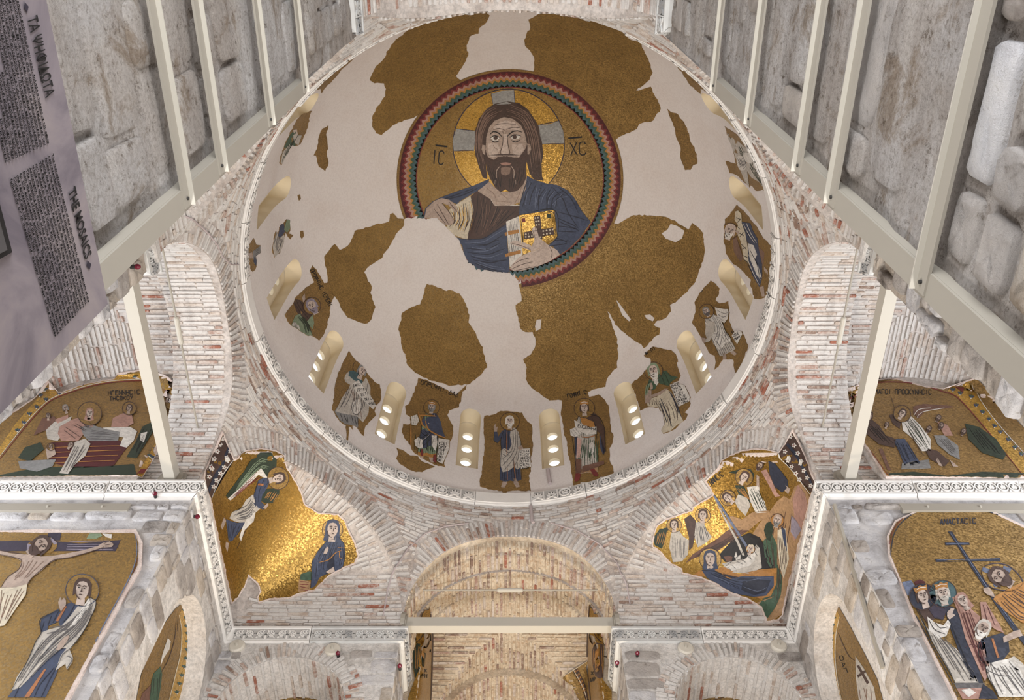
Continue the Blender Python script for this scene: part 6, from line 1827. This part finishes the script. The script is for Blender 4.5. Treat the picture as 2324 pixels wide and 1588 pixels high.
# ---- side lunettes
def flowers(m, pts, s=1.3, L=4, mat='blue', ang=0):
    for i, (x, y) in enumerate(pts):
        a = ang+(i%2)*.25
        for k in (-1,0,1):
            t = a-PI/2+k*.75; m.poly('petal', mat if k else 'green', L, m.ell(x+math.cos(t)*9*s, y+math.sin(t)*9*s, 9*s, 4.2*s, t, 7))
        m.poly('bud', 'white', L+1, m.ell(x, y+3*s, 3*s, 3*s, 0, 6))
def lul(m):
    m.run("""
P border gold_bright 2: 60,1090 95,1040 170,950 230,880 300,830 420,800 560,770 660,780 690,740 840,725 930,760 1000,810 1035,870 1020,960 960,1100 900,1250 820,1345 790,1345 870,1220 950,1060 990,960 1000,880 960,820 860,790 700,790 560,810 420,850 300,900 220,970 130,1070 60,1150 0,1240 0,1180
L border_line red 3 2: 0,1250 130,1085 220,980 300,905 420,855 560,815 700,795 860,792 960,825 1015,880 1015,950 960,1070 880,1230 790,1345
L border_line white 3 1.2: 0,1235 125,1075 215,970 300,895 420,846 560,806 700,786 860,783 965,815 1025,880
P ground green_dark 3: 0,1340 200,1300 400,1290 600,1290 780,1275 800,1345 0,1345
P couch red_dark 3: 300,1150 520,1140 700,1140 740,1180 660,1290 420,1300 290,1260
P couch_cloth white 4: 600,1065 760,1060 800,1085 780,1140 740,1180 700,1170 720,1120 640,1110
P bolster offwhite 4: 280,1040 360,1020 420,1000 400,1060 340,1140 280,1130 270,1080
P mantle rose 5: 350,1060 420,1020 490,1000 540,1010 545,1060 500,1090 460,1140 360,1140 340,1100
P blanket grey 5: 470,1060 540,1050 620,1075 700,1090 690,1140 520,1142 490,1110
P robe offwhite 6: 440,1150 500,1130 530,1160 500,1230 440,1280 400,1335 350,1330 400,1240
P robe rose 5: 660,1010 720,980 770,990 780,1040 740,1062 650,1060
P robe green_dark 5: 830,1060 890,1030 910,1060 860,1140 800,1240 740,1235 790,1150
P sleeve white 6: 820,1100 860,1090 840,1150 820,1140
P robe green_dark 5: 150,1180 240,1150 260,1190 180,1260 110,1240
P basin grey 5: 110,1260 330,1250 310,1290 220,1320 120,1300
P nurse rock_dark 5: 250,1010 320,1000 330,1020 270,1080 200,1110
P nurse rose 5: 320,1020 400,990 400,1010 340,1040
P child skin 6: 270,1190 320,1185 330,1220 280,1250
L couch_pattern ochre 5 1.3: 310,1180 700,1170 ; 300,1210 710,1195 ; 300,1240 690,1225 ; 310,1270 670,1255
H folds brown 6 1.1 6: 360,1070 460,1130 ; 500,1010 540,1060
H folds grey_dark 7 1.1 6: 450,1160 370,1320 ; 520,1160 410,1330
H folds grey_dark 6 1.0 6: 500,1075 690,1100 ; 510,1135 690,1140
H folds black 6 1.0 4: 840,1070 760,1220 ; 890,1060 800,1230
""")
    flowers(m, [(105,1085),(140,1040),(175,990),(215,950),(270,905),(345,870),(400,838),(480,815),(570,790),(715,762),(790,758),(930,790)], 1.1)
    flowers(m, [(905,1190),(935,1130),(870,1230)], .9)
    flowers(m, [(255,830),(235,880)], 1.2)
    m.face(525,985,46,.1,'rose',None,'skin_light',.4,70,L=6,veil='rose',hl='gold_dull'); m.face(385,955,34,-.2,'grey',None,'skin',0,None,L=6); m.face(755,955,36,.2,'brown',None,'skin',0,40,L=6,hl='gold_dull')
    m.face(415,1170,32,.6,'brown',None,'skin',0,None,L=7); m.face(300,1180,24,0,'brown',None,'skin',0,22,L=7,hl='gold_dull'); m.face(285,1000,28,0,'brown',None,'skin',0,None,L=6); m.face(900,1015,30,0,'brown',None,'skin',0,None,L=6)
    m.par = m.root; m.text('ΗΓΕΝΝΗCΙC', (632,875), (820,868), 1.5, 'black', 3, 26); m.text('ΤΗCΘΚΟΥ', (640,905), (780,898), 1.4, 'black', 3, 22)
panel_mosaic('lunette_mosaic', 'arched mosaic of women round a couch above the left cornice', OUT['lul'], NL, ('lunette_left','groin_left','gap'), lul, 'gold_dull', .03, 12, True, 1.0, shrink(OUT['lul'], 3), (230,980))
def lur(m):
    m.run("""
P border gold_bright 2: 520,960 505,900 540,850 600,810 580,840 545,890 530,950 560,1050 640,1180 760,1350 690,1350 590,1200 540,1080
P border gold_bright 2: 1100,850 1130,800 1230,770 1260,860 1330,960 1400,1060 1500,1190 1600,1310 1700,1450 1620,1450 1500,1290 1400,1170 1300,1040 1200,930 1160,880
L border_line red 3 2: 690,1350 560,1110 505,950 490,860 ; 760,1350 620,1150 560,1050 515,960 530,890 590,830 700,800 860,800 1000,830 1080,855 1160,890 1300,1045 1450,1230 1560,1370
L border_line white 3 1.3: 1250,790 1290,900 1400,1050 1560,1230 ; 570,1100 700,1350
P ground green_dark 3: 760,1330 900,1320 1100,1345 1300,1320 1560,1330 1600,1370 760,1365
P footstool grey 4: 835,1270 990,1250 1000,1300 830,1305
P mantle brown 4: 600,1020 650,1010 700,1050 740,1110 800,1130 790,1180 700,1160 640,1110 600,1080
P skirt blue 4: 780,1130 850,1130 890,1190 940,1270 920,1285 850,1285 820,1210
P wing brown 3: 760,990 790,985 830,1030 820,1070 780,1040
P wing rock_dark 3: 900,940 960,925 1100,935 1140,942 1060,955 970,965 930,1010 900,980
P robe white 4: 830,1010 890,1000 940,1050 1000,1130 1000,1200 950,1200 900,1130 840,1080
P robe grey 4: 1020,1110 1080,1110 1160,1170 1170,1250 1110,1220 1040,1160
P robe brown 4: 960,1180 1040,1200 1110,1260 1080,1290 1000,1250
P robe green_dark 4: 1200,1040 1280,1060 1380,1130 1440,1220 1420,1250 1300,1210 1220,1130
P robe rose 4: 1040,1030 1100,1050 1130,1110 1080,1110
P legs skin 4: 1040,1240 1070,1290 1050,1285 1030,1250
P legs skin 4: 1110,1250 1160,1290 1130,1290
P chair rock_dark 3: 700,1190 720,1185 770,1310 750,1310
H folds blue_dark 5 1.1 6: 790,1140 850,1270 ; 860,1140 930,1270
H folds green_dark 5 1.1 7: 840,1020 900,1120 960,1190 ; 890,1010 950,1080 1000,1180
H folds black 5 1.0 6: 610,1030 700,1140 ; 680,1050 790,1170
H folds black 5 1.0 6: 1220,1060 1300,1190 ; 1290,1080 1420,1230
H folds grey_dark 5 1.0 5: 1040,1120 1130,1220 ; 1090,1120 1165,1220
L wing_feathers white 5 1.2: 900,1000 930,960 1000,950 ; 920,1010 950,975 1080,950
L sceptre brown 5 1.2: 770,880 790,950 ; 870,1080 960,1230
""")
    flowers(m, [(590,1140),(620,1190),(655,1240),(690,1285),(715,1335)], .95)
    flowers(m, [(1130,850),(1170,870),(1225,835),(1235,890),(1265,940),(1300,980),(1340,1020),(1370,1060),(1405,1095),(1450,1140),(1490,1185),(1525,1225)], 1.15, 4, 'blue')
    m.poly('border_triangle', 'red', 4, C("1145,825 1195,830 1190,860"))
    m.face(640,1000,48,.3,'navy',None,'skin_light',.4,None,'brown',5); m.face(835,985,44,.5,'brown',None,'skin_light',-.3,50,L=5,hl='gold_dull'); m.face(745,1050,26,.3,'brown',None,'skin',0,None,L=5)
    for x,y in ((990,1075),(1045,1010),(1060,1055),(1190,1090)): m.face(x,y,30,.5,'brown','brown','skin',0,None,L=5)
    m.par = m.root; m.text('ΟΙΜΑΓΟΙ ΠΡΟCΚΥΝΗCΙC', (640,866), (1010,870), 1.4, 'black', 3, 28)
panel_mosaic('lunette_mosaic', 'arched mosaic of a winged figure and bending men above the right cornice', OUT['lur'], NR, ('lunette_right','groin_right','gap'), lur, 'gold_dull', .03, 12, True, 1.0, shrink(OUT['lur'], 3), (2080,1000))
# ---- wall mosaics below the side cornices
def crl(m):
    m.run("""
L frame_line blue_light 3 2.4: 955,410 975,500 970,600 930,720 860,860 750,1060 640,1280 520,1540
L frame_line red_dark 3 1.4: 968,410 988,500 982,600 940,730 870,875 760,1075 650,1290 530,1560
P cross purple 2: -300,480 0,478 190,474 330,472 860,470 825,548 400,548 190,548 0,550 -300,556
P cross purple 2: 352,400 443,405 430,472 335,472
H cross_grain lilac 3 1.2 4: 430,485 640,482 850,482 ; 430,535 640,538 825,538
P halo gold_halo 3: 250,460 300,448 370,455 412,490 405,530 370,560 300,572 230,570 200,550 200,500
P halo_arm lilac 4: 200,498 240,505 235,560 195,565
P halo_arm lilac 4: 370,455 412,495 395,505 355,475
P body skin 4: -100,540 0,548 90,568 180,574 240,580 300,590 380,585 480,568 600,545 700,515 730,495 780,480 812,500 800,520 740,525 620,565 500,598 400,612 350,640 300,690 230,740 200,790 120,810 15,808 60,740 140,680 160,620 120,600 0,575 -100,560
H body_lines skin_shade 5 1.6 5: 180,600 160,680 60,780 ; 320,620 240,700 180,770
L body_outline brown 5 1.6: 0,575 120,600 160,620 140,680 60,740 15,808 ; 740,525 620,565 500,598 400,612 340,650 230,745 200,790 ; 0,548 180,574
L fingers brown 5 1.2: 740,500 780,482 ; 750,510 812,500 ; 750,518 808,516 ; 728,545 740,520
P loincloth cream 5: 10,812 120,810 200,786 190,860 120,960 40,1080 -60,1100 -100,900
H cloth_folds brown_light 6 1.4 7: 20,830 0,950 -20,1080 ; 190,810 120,930 50,1060
P angel_fragment green_light 3: 640,425 720,425 730,440 690,460 620,460
P angel_fragment white 3: 730,425 800,430 795,458 760,450
P tunic blue 3: 470,930 520,910 600,890 640,880 600,960 520,1060 440,1100 420,1050 350,1080 340,1130 300,1135 290,1080 300,1030 420,960 430,985
P tunic blue 3: 480,1240 440,1330 400,1440 330,1588 60,1588 150,1480 250,1400 420,1250
P tunic_stripe orange 4: 468,940 480,945 420,1050 402,1045
P tunic_stripe orange 4: 320,1390 335,1390 215,1588 180,1588
P mantle offwhite 4: 640,880 685,905 680,960 650,1010 620,1090 560,1180 500,1250 525,1310 520,1340 480,1395 470,1350 400,1400 440,1290 480,1240 440,1240 380,1290 250,1420 150,1520 90,1540 130,1440 200,1340 260,1200 300,1130 350,1110 440,1085 500,1020 560,940
P mantle_light white 5: 640,885 600,940 540,1030 500,1090 540,1080 600,1010 650,930
H mantle_folds grey_dark 5 1.7 12: 640,890 560,1000 450,1100 320,1180 220,1330 110,1530 ; 680,920 640,1030 560,1150 470,1230 330,1340 180,1500
H mantle_folds grey 5 1.3 6: 330,1150 260,1280 160,1450 ; 560,1150 440,1220 300,1350
L mantle_folds grey_dark 6 1.8: 480,1300 520,1320 480,1390 ; 360,1100 420,1090 500,1080 ; 340,1140 430,1120 500,1110 ; 500,1250 450,1290 430,1340
L tunic_folds navy 4 1.8: 320,1050 300,1120 ; 370,1010 345,1080 ; 420,980 380,1060 ; 540,920 500,1000 450,1060 ; 430,1340 370,1440 300,1588 ; 390,1380 290,1500 250,1588 ; 150,1500 110,1588
P hand skin 6: 430,960 420,920 430,890 440,880 445,905 460,885 475,905 475,935 455,960 440,985
P hand skin 6: 470,1160 500,1150 490,1180 450,1240 420,1260 405,1250 430,1200
L outline black 6 1.6: 640,880 685,905 680,960 620,1090 560,1180 500,1250 ; 430,970 300,1030 290,1080 300,1135 260,1200 200,1340 90,1540
""")
    m.face(290,515,120,.9,'brown','brown','skin',.3,None,L=5); m.face(590,830,125,.15,'brown',None,'skin_light',-.5,118,L=4,hl='gold_halo',hc='blue')
panel_mosaic('wall_mosaic', 'gold wall mosaic with a crucified man and a standing youth, lower left corner', OUT['crl'], S3, ('arm_far_left',), crl, 'gold', .03, 16, True, .6, shrink(OUT['crl'], 9), (150,1400))
def anr(m):
    m.run("""
L frame_line blue_dark 3 2: 1060,1588 1000,1450 880,1230 800,1080 700,900 640,760 605,640 610,540 630,460 680,390 760,330 860,300 1000,285 1150,295 1300,330 1500,410 1700,500
L frame_line red 3 1.4: 1035,1588 980,1450 865,1240 780,1080 680,900 620,760 590,640 596,540 618,450 670,378 755,318 860,288 1000,273 1150,283 1300,318 1500,396 1700,486
P cross blue_dark 3: 992,455 1020,455 1060,520 1100,580 1140,640 1180,700 1240,790 1330,920 1440,1080 1560,1240 1700,1430 1690,1460 1540,1270 1420,1110 1300,930 1210,790 1130,670 1080,590 1030,510
P cross blue_dark 3: 970,530 1135,530 1140,545 975,548
P cross blue_dark 3: 905,642 1345,636 1350,655 910,662
L cross_light blue_light 4 1.4: 915,650 1340,644 ; 980,538 1130,537 ; 1005,462 1100,600 1240,810 1440,1100
P halo blue_light 3: 680,800 740,790 770,830 740,900 700,880
P halo red_dark 3: 760,800 800,782 840,800 830,840 780,840
P robe brown 4: 770,980 830,960 900,1000 900,1050 860,1100 820,1040
P robe white 5: 850,1040 900,1080 960,1100 990,1060 1010,1090 980,1170 920,1190 860,1130
P robe offwhite 4: 800,1050 860,1130 960,1200 1050,1260 1140,1380 1200,1490 1040,1490 960,1340 880,1200
P robe purple 5: 870,960 920,950 980,1000 960,1060 900,1050 860,990
P robe blue_dark 4: 960,960 1020,970 1060,1000 1110,1180 1220,1450 1230,1490 1150,1490 1060,1260 1000,1100
P hand skin_light 6: 985,1010 1010,985 1035,985 1020,1020 1040,1030 1000,1060 985,1040
P robe rose 5: 1020,910 1060,890 1110,930 1150,990 1210,1040 1200,1130 1240,1220 1280,1420 1240,1480 1180,1350 1110,1190 1070,1040
P robe rose 5: 1210,940 1250,940 1290,1010 1340,1090 1370,1150 1320,1130 1260,1090 1220,1060
H robe_folds red_dark 6 1.4 7: 1060,960 1120,1150 1230,1420 ; 1130,980 1190,1130 1260,1420
L robe_folds red_dark 6 1.4: 1230,960 1260,1080 ; 1255,960 1310,1100 ; 1110,1250 1160,1230 1210,1280 1230,1400
H robe_folds grey_dark 5 1.4 8: 850,1110 940,1280 1060,1480 ; 960,1180 1080,1310 1190,1480
L robe_folds black 6 1.3: 860,1060 900,1130 970,1160 ; 900,1080 940,1120 990,1110 ; 790,990 830,1090 880,1200 ; 1000,1060 1080,1260 1160,1450
P tunic blue_dark 5: 1200,1200 1260,1180 1360,1150 1400,1180 1410,1280 1370,1330 1240,1370 1200,1310
P arm skin 6: 1365,1180 1440,1140 1480,1130 1500,1170 1440,1190 1370,1220
P stripe orange 6: 1285,1190 1300,1190 1340,1320 1325,1325
P mantle white 5: 1240,1345 1340,1340 1400,1330 1480,1400 1560,1588 1340,1588 1290,1500 1250,1440
P mantle offwhite 5: 1400,1330 1440,1310 1500,1360 1560,1450 1600,1588 1530,1588 1460,1430
H robe_folds grey_dark 6 1.5 9: 1250,1360 1290,1470 1370,1588 ; 1400,1340 1500,1470 1580,1588
L robe_folds grey_dark 6 1.4: 1260,1340 1320,1400 1400,1420 ; 1250,1400 1330,1440 1420,1450
P tunic ochre 4: 1400,850 1500,800 1640,800 1700,1100 1500,1080 1380,1000 1300,920 1310,900
H robe_folds brown 5 1.6 9: 1330,910 1450,1040 1560,1080 ; 1440,840 1560,900 1680,1000
P hand skin 6: 1230,845 1270,840 1300,880 1310,910 1260,890 1235,870
P tomb grey_dark 4: 1030,1492 1240,1492 1236,1525 1050,1530
P tomb rose 4: 1050,1530 1236,1525 1250,1600 1090,1600
P figure white 5: 1080,1540 1140,1530 1180,1560 1130,1590
P figure navy 5: 1230,1500 1300,1550 1330,1600 1200,1600
P halo gold_halo 3: 1220,730 1250,690 1320,675 1400,690 1470,750 1500,810 1440,860 1370,860 1290,840 1240,790
P halo_arm blue_light 4: 1230,700 1280,715 1265,745 1220,725
P halo_arm blue_light 4: 1370,690 1425,710 1405,750 1365,730
P halo_arm blue_light 4: 1290,800 1330,790 1345,830 1310,838
L halo_rim purple 4 2.2: 1220,730 1250,690 1320,675 1400,690 1470,750 1500,810 1440,860 1370,860 1290,840 1240,790 1220,730
L figure_outline black 6 1.5: 1240,1340 1260,1450 1300,1520 1340,1600 ; 1200,1200 1200,1310 1240,1370 ; 770,980 820,1080 880,1210 960,1350 1040,1490
""")
    m.face(820,905,95,-.3,'brown',None,'skin_light',.5,92,L=5,crown=True,hl='blue_dark'); m.face(955,885,95,-.2,'offwhite','offwhite','skin_light',.5,95,L=5,crown=True,hl='teal')
    m.face(1090,935,85,-.5,'rose',None,'skin_light',.5,None,'rose',6); m.face(1345,770,120,-1.0,'brown','brown','skin',-.4,None,L=5); m.face(1225,1130,100,.5,'offwhite','white','skin',.4,None,L=7)
    m.par = m.root; m.text('ΑΝΑCΤΑCΙC', (940,408), (1190,400), 2.0, 'blue_dark', 3, 38)
panel_mosaic('wall_mosaic', 'gold wall mosaic with a double-barred cross and crowned figures, lower right corner', OUT['anr'], A3, ('arm_far_right',), anr, 'gold', .03, 16, True, .6, shrink(OUT['anr'], 5), (2200,1400))
# ---- corner niches: a figure of gold with a floral border
def nl(m):
    m.run("""
P border gold_bright 2: 1310,888 1345,980 1368,1100 1366,1200 1332,1380 1290,1600 1190,1600 1240,1400 1275,1250 1282,1100 1262,985
L border_line red_dark 3 2.6: 1312,890 1345,980 1365,1100 1362,1200 1328,1380 1284,1600
L border_line cream 3 1.6: 1262,985 1280,1100 1273,1250 1238,1400 1188,1600
L drapery_line brown 3 1.4: 1240,1040 1230,1150 1190,1290 1130,1400 ; 1255,1010 1250,1100
P robe green 3: 1130,1350 1080,1400 1060,1480 1050,1600 1110,1600 1130,1500 1140,1400
P robe rock_dark 3: 1000,1540 1060,1480 1050,1600 980,1600
P beard white 4: 1180,1150 1200,1170 1190,1230 1150,1290 1130,1340 1140,1270
H folds green_dark 4 1.4 4: 1070,1420 1055,1590 ; 1125,1400 1110,1590
""")
    flowers(m, [(1300,960),(1308,1015),(1315,1070),(1320,1125),(1320,1180),(1316,1240),(1308,1300),(1296,1360),(1280,1420),(1262,1480),(1245,1540)], 1.25, 4, 'teal')
P_ = cr("1310,885 1348,980 1370,1100 1368,1200 1335,1380 1290,1600 960,1600 1000,1400 1050,1250 1150,1060 1240,940", *S3)
panel_mosaic('niche_mosaic', 'gold mosaic with floral border inside the narrow left niche', P_, S3, ('back_left',), nl, 'gold_dull', .01, 10, None, .3, None, (395,1540))
def nr(m):
    m.run("""
P border gold_bright 2: 215,920 185,1000 165,1150 155,1300 175,1420 210,1600 280,1600 250,1460 235,1300 240,1150 265,1020
L border_line red_dark 3 2.6: 212,920 184,1000 163,1150 154,1300 172,1420 206,1600
L border_line cream 3 1.6: 265,1020 240,1150 236,1300 252,1460 282,1600
P robe offwhite 3: 375,1290 430,1370 500,1500 515,1600 400,1600 380,1450
P robe_cross brown 4: 385,1355 400,1350 470,1470 455,1480
P robe_cross brown 4: 388,1420 440,1385 446,1400 395,1436
L halo_line brown 3 1.4: 255,1130 290,1210 330,1290 370,1320
H folds brown_light 4 1.2 4: 400,1500 410,1600 ; 480,1500 500,1600
""")
    flowers(m, [(228,985),(222,1035),(216,1085),(210,1140),(206,1190),(203,1245),(202,1300),(206,1355),(213,1410),(225,1465),(240,1540)], 1.25, 4, 'teal')
    m.par = m.root; m.text('ΟΑΓ', (262,1290), (300,1420), 1.2, 'black', 3, 24)
P_ = cr("215,915 182,1000 162,1150 152,1300 172,1420 206,1600 560,1600 520,1450 420,1250 330,1080 262,960", *A3)
panel_mosaic('niche_mosaic', 'gold mosaic with floral border inside the narrow right niche', P_, A3, ('back_right',), nr, 'gold_dull', .01, 10, None, .3, None, (1895,1530))
# ---- slivers in the far bay and the far niches
KB = ('lunette_far','groin_far','sanct_left','sanct_right','ceiling_inner_arch_far','gap')
def bl(m):
    m.run("""
P wing green_dark 2: 350,1160 390,1170 412,1230 402,1320 350,1432 334,1350 330,1200
H wing_feathers ochre 3 1.3 5: 350,1180 345,1400 ; 400,1200 395,1330
L border_line brown 3 3: 450,840 455,970 466,1100 462,1300 452,1600
L halo_line brown 3 1.6: 345,1160 390,1130 420,1060
P wing green_dark 2: 275,1540 320,1500 290,1600 260,1600
""")
    m.par = m.root; m.text('Χ', (400,1375), (425,1375), 1.6, 'black', 3, 26); m.text('ΜΙ', (385,1415), (435,1420), 1.6, 'black', 3, 30)
panel_mosaic('bay_mosaic', 'gold sliver of a winged figure in the left of the far bay', cr("440,825 395,880 365,960 340,1100 325,1300 345,1440 300,1560 290,1600 455,1600 466,1300 470,1100 458,960", *BM3), BM3, KB, bl, 'gold_shine', .03, 8, None, .3, None, (965,1500))
def br(m):
    m.run("""
P wing brown 2: 1740,1160 1790,1170 1795,1300 1790,1440 1750,1400 1725,1300 1725,1210
H wing_feathers ochre 3 1.3 5: 1740,1180 1735,1330 ; 1780,1180 1785,1400
L border_line brown 3 3: 1705,830 1695,980 1690,1300 1715,1600
L halo_line brown 3 1.6: 1725,1090 1750,1130 1790,1160
""")
    m.par = m.root; m.text('Χ', (1718,1395), (1745,1395), 1.6, 'black', 3, 26); m.text('ΔΑΡ', (1712,1450), (1760,1440), 1.6, 'black', 3, 30)
panel_mosaic('bay_mosaic', 'gold sliver of a winged figure in the right of the far bay', cr("1700,825 1745,880 1780,970 1795,1100 1800,1300 1790,1440 1860,1530 1860,1600 1710,1600 1690,1300 1688,1000", *BM3), BM3, KB, br, 'gold_shine', .03, 8, None, .3, None, (1357,1480))
def bf(m):
    m.run("""
P pattern_band brown 2: 1550,1350 1595,1340 1690,1540 1700,1600 1660,1600 1630,1500
L border_line cream 3 2: 1490,1410 1670,1290 ; 1560,1350 1640,1500 1670,1600
""")
    for i in range(8): m.poly('scale', 'ochre', 3, m.ell(1578+i*14, 1370+i*30, 10, 10, 0, 8)); m.poly('scale', 'ochre', 3, m.ell(1596+i*12, 1362+i*28, 7, 7, 0, 8))
panel_mosaic('bay_mosaic', 'fan-shaped gold mosaic with a patterned band on the far vault', cr("1670,1288 1585,1340 1488,1412 1560,1480 1620,1600 1712,1600 1695,1450", *BM3), BM3, KB, bf, 'gold', .03, 9, None, .4, None, (1335,1530))
for sx in (-1, 1):
    q = [(x if sx < 0 else 2315-x, y) for x,y in ((560,1640),(600,1590),(616,1578),(660,1573),(705,1577),(722,1590),(760,1640))]
    panel_mosaic('niche_mosaic', 'edge of a gold mosaic deep in the round-headed niche, %s of the far arch' % ('left' if sx < 0 else 'right'), q, (0,0,1), ('back_far',), lambda m: m.run("L line brown 2 1.5: 600,1600 660,1582 720,1600") if sx < 0 else m.run("L line brown 2 1.5: 1595,1600 1655,1582 1715,1600"), 'gold', .01, 14, None, .3, None, None)
